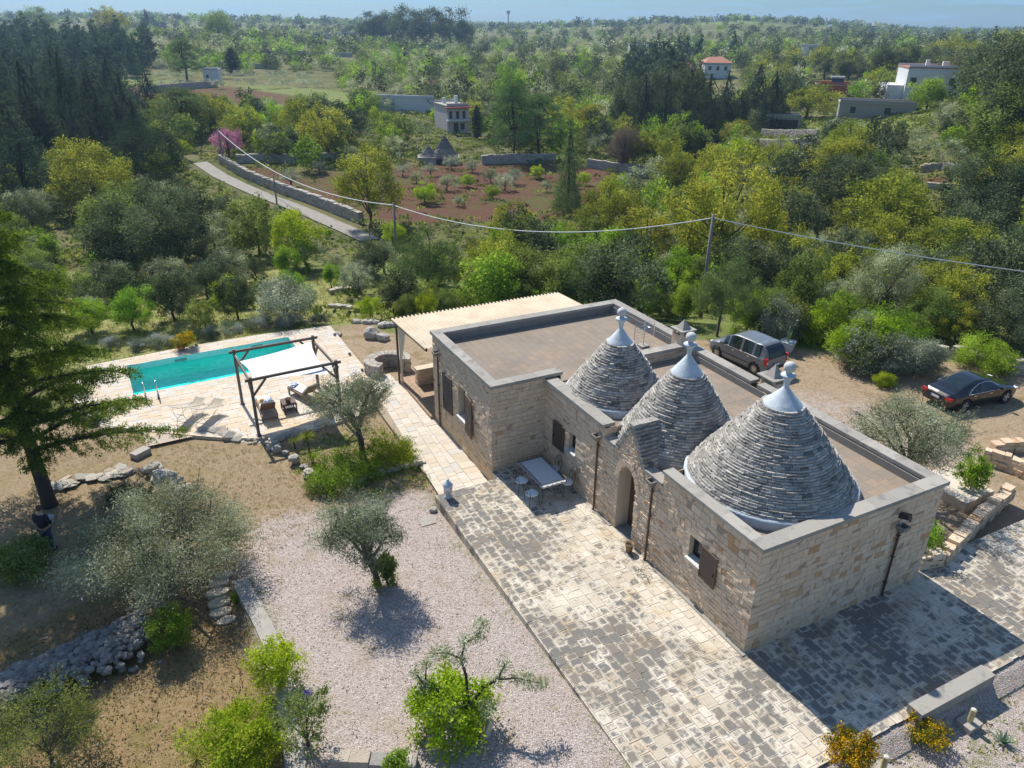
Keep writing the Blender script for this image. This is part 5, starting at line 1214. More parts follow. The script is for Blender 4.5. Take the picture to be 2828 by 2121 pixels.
# ------------------------------------------------------------------ person under the cedar
def person():
    q = G(110, 1189); o = empty('person', 'person in a dark jacket and jeans looking down at white papers in the shade', 'person', tuple(q), -.55)
    sk = lambda n, c: plain(n, c, .8, .1)
    def skin(name, mat, verts, edges, rad, parent, sub=2):
        me = bpy.data.meshes.new(name); me.from_pydata(verts, edges, []); ob = bpy.data.objects.new(name, me); C.objects.link(ob); ob.parent = parent; me.materials.append(mat)
        md = ob.modifiers.new('skin', 'SKIN'); md.use_smooth_shade = True
        sv = me.skin_vertices[0].data
        for i, r_ in enumerate(rad): sv[i].radius = (r_, r_*.85) if not hasattr(r_, '__len__') else r_
        sv[0].use_root = True
        s_ = ob.modifiers.new('sub', 'SUBSURF'); s_.levels = s_.render_levels = sub; return ob
    # body, faces +y; pelvis first
    V = [(0, 0, .95), (0, .0, 1.15), (0, .0, 1.36), (0, .02, 1.50), (0, .05, 1.60), (0, .07, 1.70), (-.18, 0, 1.42), (-.24, .02, 1.14), (-.14, .24, 1.06), (.18, 0, 1.42), (.24, .02, 1.14), (.14, .24, 1.06), (-.10, 0, .88), (-.11, .02, .50), (-.11, -.03, .09), (-.12, .14, .04), (.10, 0, .88), (.11, .02, .50), (.11, -.03, .09), (.12, .14, .04), (-.10, .31, 1.06), (.10, .31, 1.06)]
    E = [(0, 1), (1, 2), (2, 3), (3, 4), (4, 5), (2, 6), (6, 7), (7, 8), (2, 9), (9, 10), (10, 11), (0, 12), (12, 13), (13, 14), (14, 15), (0, 16), (16, 17), (17, 18), (18, 19), (8, 20), (11, 21)]
    Rr = [.15, (.16, .11), (.18, .11), .065, .075, .085, .07, .052, .036, .07, .052, .036, .095, .065, .048, .04, .095, .065, .048, .04, .028, .028]
    k = len(V); V = list(V); E = list(E)
    for s, base in ((-1, 20), (1, 21)):
        bx = V[base]
        for f in range(4):
            p1 = (bx[0]+(f-1.5)*.018, bx[1]+.05, bx[2]-.01); p2 = (p1[0]*.9, p1[1]+.03-.004*abs(f-1.5), bx[2]-.035); V += [p1, p2]; E += [(base, len(V)-2), (len(V)-2, len(V)-1)]; Rr += [.009, .007]
        p1 = (bx[0]-s*.035, bx[1]+.02, bx[2]+.02); V.append(p1); E.append((base, len(V)-1)); Rr.append(.010)
    skin('body', sk('skin_tone', (.42, .26, .18)), V, E, Rr, o)
    skin('jacket', sk('dark_navy_jacket', (.012, .014, .022)), [(0, 0, .92), (0, -.01, 1.14), (0, -.01, 1.38), (0, -.01, 1.47), (-.19, -.01, 1.42), (-.255, .01, 1.14), (-.15, .21, 1.06), (.19, -.01, 1.42), (.255, .01, 1.14), (.15, .21, 1.06)], [(0, 1), (1, 2), (2, 3), (2, 4), (4, 5), (5, 6), (2, 7), (7, 8), (8, 9)], [(.20, .15), (.20, .145), (.205, .14), .09, .09, .072, .052, .09, .072, .052], o)
    mb = MB(); mb.add([(-.07, .135, 1.45), (.07, .135, 1.45), (.04, .155, 1.1), (-.04, .155, 1.1)], [(3, 2, 1, 0)]); mb.build('shirt', sk('pale_blue_shirt', (.30, .42, .70)), o)
    skin('jeans', sk('blue_jeans', (.035, .075, .13)), [(0, 0, .97), (-.10, 0, .86), (-.11, .02, .50), (-.11, -.03, .10), (.10, 0, .86), (.11, .02, .50), (.11, -.03, .10)], [(0, 1), (1, 2), (2, 3), (0, 4), (4, 5), (5, 6)], [(.17, .13), .115, .085, .075, .115, .085, .075], o)
    for s in (-.115, .115):
        mb = MB(); mb.smooth = True; v, f = ICO[2]; mb.add(v*np.array([.05, .14, .05])+np.array([s, .06, .045]), f); mb.build('shoe', MAT['black'], o)
    mb = MB(); mb.smooth = True; v, f = ICO[3]; vv = v*np.array([.092, .105, .115])+np.array([0, .055, 1.69]); keep = [q_ for q_ in f if not (vv[list(q_)][:, 1].mean() > .095 and vv[list(q_)][:, 2].mean() < 1.735)]; mb.add(vv, keep); mb.build('hair', sk('short_brown_hair', (.09, .06, .04)), o)
    for s in (-.032, .032):
        mb = MB(); v, f = ICO[1]; mb.add(v*.011+np.array([s, .142, 1.69]), f); mb.build('eye', MAT['black'], o)
    mb = MB(); v, f = ICO[1]; mb.add(v*np.array([.014, .022, .022])+np.array([0, .155, 1.665]), f); mb.build('nose', bpy.data.materials['skin_tone'], o)
    mb = MB(); mb.obox((0, .40, 1.02), (.21, .006, .28), Matrix.Rotation(-.6, 4, 'X')); p = mb.build('papers', MAT['white'], None, tuple(q), -.55); tag(p, 'white sheets of paper held by the person under the cedar', 'papers')
person()
# ------------------------------------------------------------------ vegetation
def leafmat(name, stops, trans=.42, gloss=.0, hue=.03, val=.18):
    t = NT(name); c = t.ramp(t.attr(), stops)
    oi = t('ObjectInfo').outputs['Random']
    hs = t('HueSaturation', Color=c, Hue=t.math('ADD', .5-hue/2, t.math('MULTIPLY', oi, hue)), Value=t.math('ADD', 1-val, t.math('MULTIPLY', t.math('FRACT', t.math('MULTIPLY', oi, 7.7)), 2*val)))
    col = hs.outputs[0]; df = t('BsdfDiffuse', Color=col); tl = t('BsdfTranslucent', Color=t.mix(.5, col, t.mix(1.0, col, (1.35, 1.25, .55), 'MULTIPLY')))
    ms = t('MixShader', _0=trans, _1=df.outputs[0], _2=tl.outputs[0])
    if gloss:
        g = t('BsdfGlossy', Roughness=.45, Color=(.9, .95, 1)); ms = t('MixShader', _0=gloss, _1=ms.outputs[0], _2=g.outputs[0])
    t.l.new(ms.outputs[0], t.out.inputs[0]); return t.m
LM = {
 'olive': leafmat('olive_leaves', [(0, (0.131, 0.156, 0.071)), (.45, (0.255, 0.293, 0.160)), (.75, (0.423, 0.478, 0.302)), (1, (0.633, 0.697, 0.494))], .34, .025),
 'olive_near': leafmat('olive_tree_leaves', [(0, (0.101, 0.118, 0.057)), (.45, (0.196, 0.222, 0.128)), (.75, (0.325, 0.362, 0.242)), (1, (0.487, 0.528, 0.395))], .34, .025),
 'silver': leafmat('silver_leaves', [(0, (0.168, 0.198, 0.140)), (.5, (0.334, 0.380, 0.295)), (1, (0.578, 0.637, 0.534))], .45, .025),
 'green': leafmat('fresh_green_leaves', [(0, (0.108, 0.190, 0.021)), (.5, (0.215, 0.352, 0.038)), (1, (0.380, 0.527, 0.087))], .5),
 'lime': leafmat('lime_green_leaves', [(0, (0.165, 0.266, 0.014)), (.5, (0.303, 0.439, 0.025)), (1, (0.467, 0.559, 0.069))], .5),
 'oak': leafmat('golden_green_oak_leaves', [(0, (0.160, 0.188, 0.029)), (.5, (0.291, 0.318, 0.046)), (1, (0.471, 0.490, 0.094))], .48),
 'dark': leafmat('dark_evergreen_leaves', [(0, (0.044, 0.063, 0.030)), (.5, (0.102, 0.133, 0.068)), (1, (0.214, 0.256, 0.139))], .25),
 'mid': leafmat('mid_green_leaves', [(0, (0.107, 0.145, 0.040)), (.5, (0.193, 0.261, 0.068)), (1, (0.329, 0.407, 0.119))], .4),
 'pine': leafmat('pine_needles', [(0, (0.072, 0.117, 0.044)), (.5, (0.143, 0.216, 0.081)), (1, (0.251, 0.341, 0.134))], .3),
 'conifer': leafmat('dark_conifer_needles', [(0, (0.033, 0.055, 0.035)), (.5, (0.065, 0.104, 0.062)), (1, (0.126, 0.177, 0.097))], .2),
 'cedar': leafmat('cedar_needles', [(0, (.075, .125, .020)), (.5, (.16, .235, .036)), (1, (.29, .36, .065))], .42),
 'pink': leafmat('pink_blossom', [(0, (.30, .10, .24)), (.5, (.46, .19, .38)), (1, (.60, .33, .50))], .35),
 'bare': leafmat('brownish_twigs', [(0, (0.138, 0.103, 0.083)), (1, (0.276, 0.214, 0.179))], .2),
 'scrub': leafmat('scrub_leaves', [(0, (0.077, 0.099, 0.030)), (.4, (0.146, 0.189, 0.047)), (.8, (0.259, 0.305, 0.074)), (1, (0.380, 0.377, 0.149))], .4),
 'dry': leafmat('dry_grass', [(0, (.20, .16, .07)), (.5, (.34, .27, .13)), (1, (.46, .40, .22))], .4),
 'grass': leafmat('meadow_grass', [(0, (0.120, 0.161, 0.028)), (.5, (0.240, 0.265, 0.055)), (1, (0.432, 0.402, 0.154))], .45),
 'lav': leafmat('rosemary_leaves', [(0, (0.106, 0.154, 0.087)), (.5, (0.213, 0.260, 0.174)), (1, (0.463, 0.483, 0.540))], .3),
 'flower': leafmat('yellow_flowers', [(0, (.12, .16, .02)), (.45, (.16, .19, .02)), (.5, (.60, .30, .01)), (1, (.80, .52, .03))], .4),
 'white': leafmat('white_blossom', [(0, (.08, .13, .03)), (.45, (.12, .18, .04)), (.5, (.6, .6, .55)), (1, (.75, .75, .70))], .4),
 'leaflitter': leafmat('brown_leaf_litter', [(0, (.10, .065, .03)), (.6, (.22, .15, .08)), (1, (.34, .26, .15))], .1),
 'spike': leafmat('palm_leaves', [(0, (.13, .18, .02)), (1, (.30, .36, .06))], .4)}
MAT['bark'] = plain('grey_bark', (.105, .085, .07), .95, .35, 7, .03, 14); MAT['darkbark'] = plain('dark_bark', (.06, .047, .04), .95, .35, 7, .03, 14)
def unit(v): return v/np.maximum(np.linalg.norm(v, axis=-1, keepdims=True), 1e-9)
def leafquads(rng, cen, L, Wd, out=None, outw=.6, up=.15):
    n = len(cen); d = rng.normal(size=(n, 3))
    if out is not None: d = unit(d)+outw*out
    d[:, 2] += up; d = unit(d); s = unit(np.cross(d, rng.normal(size=(n, 3)))); l = (L*np.clip(np.exp(rng.normal(-.05, .38, n)), .4, 2.1))[:, None]; w_ = (Wd*rng.uniform(.7, 1.3, n))[:, None]
    V = np.stack([cen-d*l*.5, cen+s*w_*.5, cen+d*l*.5, cen-s*w_*.5], 1).reshape(-1, 3); return V, np.arange(4*n).reshape(n, 4)
def blob_leaves(rng, blobs, n, L, Wd, tint_sd=.16, shell=.5, **k):
    """blobs: (x,y,z,rx,ry,rz,tint); leaves spread through the volume, thicker towards the outside"""
    b = np.array(blobs, float); vol = (b[:, 3]*b[:, 4]*b[:, 5])**(2/3); cnt = rng.multinomial(n, vol/vol.sum()); idx = np.repeat(np.arange(len(b)), cnt)
    u = unit(rng.normal(size=(n, 3))); r = rng.uniform(0, 1, n)**shell; r *= 1+.18*rng.normal(size=n)*(r > .7)
    cen = b[idx, :3]+u*r[:, None]*b[idx, 3:6]; V, F = leafquads(rng, cen, L, Wd, out=u, **k)
    return V, F, np.clip(b[idx, 6]+rng.normal(0, tint_sd, n), 0, 1)
def crown_blobs(rng, n, c, R, rz, br, flat=1.0, low=-.55, inner=.15):
    out = []; ga = PI*(3-5**.5); a0 = rng.uniform(0, 6.28); asy = rng.uniform(.05, .3)
    for i in range(n):
        z = low+(1-low)*(i+.5)/n; rad = math.sqrt(max(0, 1-z*z)); a = ga*i+rng.uniform(-.4, .4); k = rng.uniform(.62, .95) if rng.random() > inner else rng.uniform(.2, .5)
        b = br*rng.uniform(.6, 1.35); k *= 1+asy*math.cos(a-a0)+(.22 if rng.random() < .12 else 0)
        out.append((c[0]+R*rad*k*math.cos(a), c[1]+R*rad*k*math.sin(a), c[2]+rz*z*k, b, b, b*flat, rng.uniform(.10, .90)))
    return out
def limbs(mb, rng, base, top, blobs, r0, n, frac=.5):
    """tapered trunk with limbs reaching into the crown"""
    t = Vector(top); b = Vector(base); w_ = (t-b).length*.06
    mid = [b+(t-b)*f+Vector((rng.uniform(-w_, w_), rng.uniform(-w_, w_), 0)) for f in (.33, .66)]
    mb.tube([b-Vector((0, 0, r0)), b+Vector((0, 0, r0*.3)), *mid, t], [r0*1.5, r0*1.1, r0*.85, r0*.7, r0*.5], 8)
    pick = rng.permutation(len(blobs))[:n]
    for i in pick:
        e = Vector(blobs[i][:3]); s = b+(t-b)*rng.uniform(frac, 1); m_ = s+(e-s)*.5+Vector((rng.uniform(-w_, w_), rng.uniform(-w_, w_), (e-s).length*.08))
        mb.tube([s, m_, e], [r0*.42, r0*.28, r0*.10], 5, cap=False)
PROTO = {}
def proto(kind, seed, nleaf, L, near=False):
    """a tree of height 1 whose foot is at the origin: trunk mesh and crown mesh"""
    rng = np.random.default_rng(seed); mb = MB(); mb.smooth = True; mat = kind; bark = 'bark'; Wf = .62; kw = {}
    if kind in ('green', 'lime', 'mid', 'white', 'flower'):
        R = rng.uniform(.33, .42); bl = crown_blobs(rng, 34, (0, 0, .52), R, .46, .125, low=-.88); limbs(mb, rng, (0, 0, 0), (0, 0, .5), bl, .022, 9, .4)
    elif kind == 'oak':
        R = rng.uniform(.44, .52); bl = crown_blobs(rng, 46, (0, 0, .55), R, .43, .105, low=-.66); limbs(mb, rng, (0, 0, 0), (.02, 0, .45), bl, .028, 16, .3)
    elif kind in ('olive', 'silver'):
        R = rng.uniform(.46, .58); bl = crown_blobs(rng, 32, (0, 0, .55), R, .43, .125, low=-.62); limbs(mb, rng, (0, 0, 0), (.03, .02, .35), bl, .045, 9, .5); Wf = .40
    elif kind == 'dark':
        R = rng.uniform(.38, .48); bl = crown_blobs(rng, 30, (0, 0, .52), R, .46, .15, low=-.8); limbs(mb, rng, (0, 0, 0), (0, 0, .5), bl, .03, 6); bark = 'darkbark'
    elif kind == 'stonepine':
        mat = 'conifer'; bl = crown_blobs(rng, 50, (0, 0, .58), .48, .40, .11, .9, low=-.6); limbs(mb, rng, (0, 0, 0), (.02, 0, .5), bl, .03, 9, .5); Wf = .4; kw = dict(outw=.9, up=.4)
    elif kind == 'umbrella':
        mat = 'pine'; bl = crown_blobs(rng, 46, (0, 0, .58), .44, .40, .11, .9, low=-.75); limbs(mb, rng, (0, 0, 0), (.02, 0, .6), bl, .024, 9, .6); Wf = .28; kw = dict(outw=1.0, up=.5)
    elif kind == 'pine':
        bl = []
        for i in range(30):
            z = .28+.70*(i/29)**.9; R = .27*(1-((z-.45)/.62)**2)*rng.uniform(.5, 1.1); a = i*2.4+rng.uniform(-.5, .5); b = rng.uniform(.07, .12); bl.append((R*math.cos(a), R*math.sin(a), z, b*1.3, b*1.3, b*.6, rng.uniform(.2, .8)))
        limbs(mb, rng, (0, 0, 0), (.015, 0, .96), bl, .018, 22, .3); Wf = .25; bark = 'darkbark'; kw = dict(outw=.6, up=.2)
    elif kind in ('conifer', 'cedar', 'leftcedar', 'fieldcedar'):
        mat = {'cedar': 'cedar', 'fieldcedar': 'pine'}.get(kind, 'conifer')
        bl = []; lv = 15
        for i in range(lv):
            f = i/(lv-1); z = .10+.87*f; R = (.27 if kind == 'conifer' else .33)*(1-f)**.8+.015; m_ = max(3, int(9*(1-f)+3))
            for k in range(m_):
                a = 2*PI*k/m_+i*1.1+rng.uniform(-.25, .25); rr = R*rng.uniform(.45, .95); b = .035+.10*(1-f)*rng.uniform(.7, 1.2)
                bl.append((rr*math.cos(a), rr*math.sin(a), z-rr*.12, b*1.1, b*1.1, b*(.42 if kind == 'cedar' else .6), rng.uniform(.2, .8)))
        limbs(mb, rng, (0, 0, 0), (0, 0, .96), bl, .018, 26, .12); Wf = .30; bark = 'darkbark'; kw = dict(outw=.8, up=-.25)
    elif kind == 'cypress':
        mat = 'conifer'; bl = []
        for i in range(26):
            f = i/25; z = .05+.93*f; R = .055*(math.sin(PI*min(1, .12+f*.88))**.7)+.008; a = i*2.4; bl.append((R*.4*math.cos(a), R*.4*math.sin(a), z, R, R, .06, rng.uniform(.2, .8)))
        limbs(mb, rng, (0, 0, 0), (0, 0, .9), bl, .012, 2); Wf = .35; kw = dict(up=.9)
    elif kind == 'pink':
        bl = crown_blobs(rng, 26, (0, 0, .55), .46, .42, .14, low=-.6); limbs(mb, rng, (0, 0, 0), (0, 0, .35), bl, .03, 18, .2)
    elif kind == 'bare':
        bl = crown_blobs(rng, 40, (0, 0, .55), .45, .42, .12, low=-.5); limbs(mb, rng, (0, 0, 0), (0, 0, .3), bl, .03, 40, .2); Wf = .10; kw = dict(outw=1.6)
    elif kind in ('bush', 'silverbush', 'greenbush'):
        mat = {'silverbush': 'silver', 'greenbush': 'green'}.get(kind, 'lime'); bl = crown_blobs(rng, 26, (0, 0, .42), .52, .50, .2, low=-.75); limbs(mb, rng, (0, 0, 0), (0, 0, .3), bl, .02, 10, .1)
    elif kind in ('lav', 'scrub'):
        bl = crown_blobs(rng, 18, (0, 0, .35), .62, .5, .24, low=-.6); limbs(mb, rng, (0, 0, 0), (0, 0, .2), bl, .02, 6, .1); kw = dict(outw=1.2, up=.6); Wf = .35
    V, F, T = blob_leaves(rng, bl, nleaf, L, L*Wf, **kw)
    V[:, 2] = np.maximum(V[:, 2], .004)
    cm = mesh_np('crown', V, F, T); cm.materials.append(LM[mat])
    tm = bpy.data.meshes.new('trunk'); tm.from_pydata(mb.v, [], mb.f); tm.polygons.foreach_set('use_smooth', [True]*len(tm.polygons)); tm.materials.append(MAT[bark])
    return tm, cm
LEAFN = {'near': (13000, .025), 'mid': (6000, .035), 'far': (1700, .056)}
def get(kind, lod, var):
    key = (kind, lod, var)
    if key not in PROTO:
        n, L = LEAFN[lod]
        k = {'bare': .8, 'cypress': .7, 'conifer': 1.25, 'cedar': 1.25, 'pine': 1.1, 'olive': 1.15, 'silver': 1.15, 'oak': 1.1, 'pink': .8, 'dark': 1.15}.get(kind, 1)
        l = {'bare': 2.4, 'cypress': .75, 'conifer': .95, 'cedar': .95, 'pine': 1.0, 'umbrella': 1.25, 'lav': 1.8, 'scrub': 1.7, 'bush': 1.5, 'silverbush': 1.3, 'greenbush': 1.4, 'oak': .9}.get(kind, 1)
        PROTO[key] = proto(kind, hash((kind, var)) % 1000 if False else sum(map(ord, kind))*7+var*13, int(n*k), L*l)
    return PROTO[key]
NAMES = {'green': 'broadleaf_tree', 'lime': 'broadleaf_tree', 'mid': 'broadleaf_tree', 'white': 'blossoming_tree', 'oak': 'oak_tree', 'olive': 'olive_tree', 'silver': 'olive_tree', 'dark': 'evergreen_tree', 'umbrella': 'pine_tree', 'stonepine': 'pine_tree', 'leftcedar': 'cedar_tree', 'fieldcedar': 'cedar_tree', 'pine': 'pine_tree', 'conifer': 'conifer_tree', 'cedar': 'cedar_tree', 'cypress': 'cypress_tree', 'pink': 'pink_blossom_tree', 'bare': 'bare_tree', 'bush': 'bush', 'silverbush': 'olive_bush', 'greenbush': 'bush', 'lav': 'rosemary_bush', 'scrub': 'shrub', 'flower': 'flowering_bush'}
CATS = {'bush': 'bush', 'silverbush': 'bush', 'greenbush': 'bush', 'silverbush': 'olive_bush', 'greenbush': 'bush', 'lav': 'bush', 'scrub': 'bush', 'flower': 'bush'}
RV = random.Random(21)
def plant(kind, x, y, h, label, lod='mid', wide=1.0, group=None, z=None, var=None, name=None, sink=.0):
    var = RV.randrange(4) if var is None else var; tm, cm = get(kind, lod, var); z = float(terrain(x, y)) if z is None else z
    s = (h*wide*RV.uniform(.86, 1.16), h*wide*RV.uniform(.86, 1.16), h); rz = RV.uniform(0, 6.28); nm = name or NAMES[kind]
    if lod == 'far':
        o = bpy.data.objects.new(nm, cm); C.objects.link(o)
    else:
        o = bpy.data.objects.new(nm, None); C.objects.link(o); o.empty_display_size = .2
        obj('trunk' if kind not in CATS else 'stems', tm, None, o); obj('crown' if kind not in CATS else 'foliage', cm, None, o)
    o.location = (x, y, z-sink); o.rotation_euler = (0, 0, rz); o.scale = s
    return tag(o, label, CATS.get(kind, 'tree'), group)
def at(kind, bx, by, ty, label, wpx=None, lod='mid', zb=None, **k):
    """a tree whose foot and top are seen at these heights of the photograph; wpx: crown width there"""
    q = G(bx, by) if zb is None else P(bx, by, zb); d = np.linalg.norm(q-CAM); v = ray(bx, ty); hd = math.hypot(q[0]-CAM[0], q[1]-CAM[1]); t = hd/math.hypot(v[0], v[1])
    h = max(.3, CAM[2]+t*v[2]-q[2]); w_ = 1.0
    if wpx: nat = {'oak': 1.12, 'olive': 1.28, 'silver': 1.28, 'dark': 1.06, 'umbrella': 1.02, 'stonepine': 1.1, 'leftcedar': .76, 'fieldcedar': .7, 'pine': .62, 'conifer': .66, 'cedar': .76, 'cypress': .13, 'pink': 1.14, 'bare': 1.1, 'bush': 1.36, 'silverbush': 1.36, 'greenbush': 1.36, 'lav': 1.6, 'scrub': 1.6}.get(kind, .98); w_ = wpx/1620.7*d/(nat*h)
    return plant(kind, q[0], q[1], h, label, lod, w_, z=q[2], **k)
# ---- single trees one can point to -------------------------------------------------
at('pink', 495, 338, 276, 'pink blossoming tree by the bend of the lane', 78, wide=None) if False else at('pink', 495, 338, 276, 'pink blossoming tree by the bend of the lane', 78)
at('pink', 932, 200, 172, 'small far pink blossoming tree above the white wall', 36)
at('oak', 800, 492, 318, 'golden green oak spreading at the left corner of the red field', 172, 'near'); at('oak', 1545, 610, 345, 'tall golden green oak directly behind the concrete power pole', 250, 'near')
at('oak', 1312, 540, 396, 'golden oak right of the red field behind the cable', 165, 'near'); at('oak', 218, 468, 300, 'golden green oak in front of the dark conifer wood at the left', 190, 'near')
at('oak', 650, 325, 210, 'golden round oak beyond the lane, right of the pink tree', 100); at('oak', 1742, 260, 180, 'golden oak in front of the red house on the right hill', 100); at('oak', 1100, 560, 436, 'brownish oak in the thicket just in front of the red field', 120, 'near')
at('lime', 640, 580, 452, 'pale lime tree standing right of the lane end', 128, 'near'); at('green', 600, 346, 288, 'fresh green tree behind the upper field wall', 100); at('green', 1105, 240, 140, 'bright round tree in the valley centre above the tall pine', 92)
at('pine', 1108, 348, 180, 'tall slender pine standing by the far road', 115, 'near'); at('pine', 1165, 345, 205, 'darker pine next to the tall slender pine', 110); at('fieldcedar', 1225, 462, 252, 'grey-green cedar standing alone at the right of the red field', 82, 'near')
at('bare', 1345, 372, 272, 'leafless brownish tree beside the far road bend', 105, 'near'); at('green', 1475, 345, 246, 'rounded green tree at the foot of the dark conifer group', 105)
at('stonepine', 332, 410, 262, 'round dark stone pine left of the lane', 160, 'near'); at('pine', 405, 300, 190, 'open pine rising at the edge of the conifer wood', 115); at('pine', 405, 180, 82, 'lone dark pine before the terraced olive groves', 66); at('cypress', 505, 160, 100, 'small dark cypress pair in the terraced olive groves', 30)
at('cypress', 133, 330, 182, 'tall narrow cypress among the conifers, the left one', 26); at('cypress', 249, 330, 220, 'tall narrow cypress among the conifers, the right one', 24); at('cypress', 1030, 300, 225, 'dark cypress beside the pink villa', 24)
for k, (x, b, t_, w_) in enumerate([(40, 410, 150, 150), (100, 380, 120, 130), (175, 350, 105, 110), (230, 365, 130, 110), (290, 340, 150, 110), (20, 300, 95, 120), (70, 450, 210, 130), (330, 260, 140, 90), (150, 300, 95, 100), (255, 270, 105, 90), (110, 320, 135, 100)]):
    at('leftcedar' if k % 3 == 0 else 'conifer', x, b, t_, 'tall dark conifer of the wood at the left edge', w_, group='tall conifers of the wood at the left')
for k, (x, b, t_, w_) in enumerate([(1345, 300, 160, 80), (1385, 310, 148, 90), (1430, 320, 150, 85), (1475, 315, 140, 90), (1520, 310, 155, 95), (1560, 285, 150, 80), (1410, 280, 135, 80), (1500, 270, 128, 80), (1660, 285, 150, 90), (1700, 260, 150, 80), (1630, 250, 135, 80)]):
    at('conifer' if k % 3 else 'dark', x, b, t_, 'dark conifer in the dense group right of the valley centre', w_, group='dense dark conifers right of the valley centre')
for k, (x, b, t_, w_) in enumerate([(2110, 250, 90, 130), (2170, 260, 75, 130), (2060, 200, 105, 90), (2010, 170, 100, 70), (2200, 330, 110, 140), (1960, 160, 100, 70), (2130, 200, 85, 120), (1900, 165, 95, 60), (1830, 180, 112, 70), (1780, 170, 118, 60)]):
    at('dark', x, b, t_, 'dark pine crown of the wood on the right skyline', w_, group='dark wood on the right skyline')
for k, (x, b, t_, w_) in enumerate([(815, 95, 32, 70), (850, 95, 22, 80), (890, 98, 14, 80), (930, 98, 16, 80), (970, 100, 24, 80), (1005, 100, 44, 50), (790, 92, 45, 50)]):
    at('dark', x, b, t_, 'tall dark pine of the grove standing up above the horizon', w_, group='pine grove above the horizon')
for x, b, t_, w_, k, lab in [(80, 70, 15, 62, 'mid', 'round green tree near the left skyline'), (245, 82, 15, 80, 'oak', 'large rounded tree on the left skyline'), (322, 75, 18, 34, 'conifer', 'single dark fir on the left skyline'), (475, 90, 22, 60, 'mid', 'tree beside the hill-top cone roofs'), (820, 92, 34, 34, 'pine', 'slim pine left of the pine grove')]: at(k, x, b, t_, lab, w_)
at('dark', 300, 615, 420, 'dark grey-green holm oak in the thicket left of the lane', 180, 'near'); at('dark', 395, 590, 405, 'second holm oak, right of the darker one, in the thicket', 150, 'near'); at('mid', 560, 560, 420, 'greyish tree at the edge of the lane', 120); at('dark', 500, 520, 420, 'grey evergreen between the thicket and the lane', 90)
at('umbrella', 930, 660, 505, 'blue-green pine behind the veranda roof', 165, 'near'); at('umbrella', 1245, 665, 556, 'bushy bright pine right behind the flat roof', 150, 'near', zb=-1.2); at('umbrella', 1548, 724, 566, 'rounded pine beside the grey minivan', 160, 'near', zb=-.4)
at('silverbush', 615, 690, 588, 'silvery olive tree with pale foliage behind the pool', 150, 'near', zb=-.9); at('olive', 370, 640, 552, 'grey olive among shrubs above the pool meadow', 110); at('olive', 250, 640, 560, 'grey-green olive at the left of the meadow', 110); at('olive', 480, 620, 545, 'grey olive right of the white blossoming bush', 110); at('olive', 830, 590, 520, 'grey olive at the end of the meadow', 90); at('silver', 770, 640, 560, 'small silvery olive beside the meadow wall', 80)
at('white', 388, 690, 635, 'bush with white blossom in the pool meadow', 50, name='blossoming_tree'); at('bush', 500, 668, 600, 'lime green rounded bush in the pool meadow', 80, 'near'); at('mid', 445, 715, 640, 'leafy young tree in the pool meadow', 70); at('green', 290, 715, 620, 'bright young tree left of the pool with a bent stem', 105, 'near'); at('green', 200, 720, 640, 'bright young tree behind the cedar branches', 110, 'near'); at('lime', 800, 690, 640, 'lime green sapling right of the meadow wall', 55); at('bush', 630, 470, 420, 'small green bush below the lane', 60) if False else None
for k, (x, y, w_, w) in enumerate([(690, 698, 50, 'right of the deck corner'), (625, 702, 70, 'behind the middle of the pool'), (555, 708, 80, 'behind the pool, just left of its middle'), (500, 715, 60, 'between the flower pot and the middle of the pool'), (450, 728, 55, 'behind the flower pot'), (350, 745, 60, 'behind the left end of the pool'), (300, 752, 60, 'by the stone left of the pool'), (240, 750, 45, 'left of the pool corner')]):
    at('lav', x, y, y-24, 'low grey-green rosemary bush %s' % w, w_, 'mid', zb=-.75)
at('flower', 402, 748, 718, 'bush of yellow flowers in the terracotta bowl', 66, 'mid', zb=-.5)
q = P(392, 756, DECK_Z); mb = MB(); mb.smooth = True; mb.lathe([(.14, 0), (.24, .16), (.27, .20), (.27, .24), (.22, .24), (.18, .14)], 20); tag(mb.build('terracotta_bowl', MAT['terracotta'], None, (q[0], q[1], DECK_Z)), 'terracotta bowl planted with yellow flowers on the deck edge', 'flower pot')
# right-hand slope
at('oak', 2050, 610, 468, 'pale gold broad tree on the slope above the black car', 215, 'near'); at('oak', 2030, 720, 560, 'yellow-green tree behind the black car', 190, 'near', zb=-1.0); at('olive', 1890, 700, 520, 'tall grey olive on the slope left of the yellow-green tree', 150, 'near'); at('dark', 1830, 470, 330, 'dark evergreen clump on the right slope', 140, 'near'); at('dark', 2110, 480, 330, 'dark grey evergreen by the bare earth patch', 150, 'near'); at('oak', 1830, 370, 270, 'gold-green tree below the white hill house', 130); at('oak', 1800, 410, 300, 'gold-green tree left of the dark evergreen clump', 150); at('green', 2000, 240, 165, 'bright green tree in front of the white hill house', 90); at('green', 1890, 200, 145, 'bright green tree left of the white hill house', 80); at('mid', 2160, 330, 170, 'large leafy tree on the right slope', 170, 'near'); at('oak', 2190, 360, 318, 'bright yellow tree at the right edge', 70)
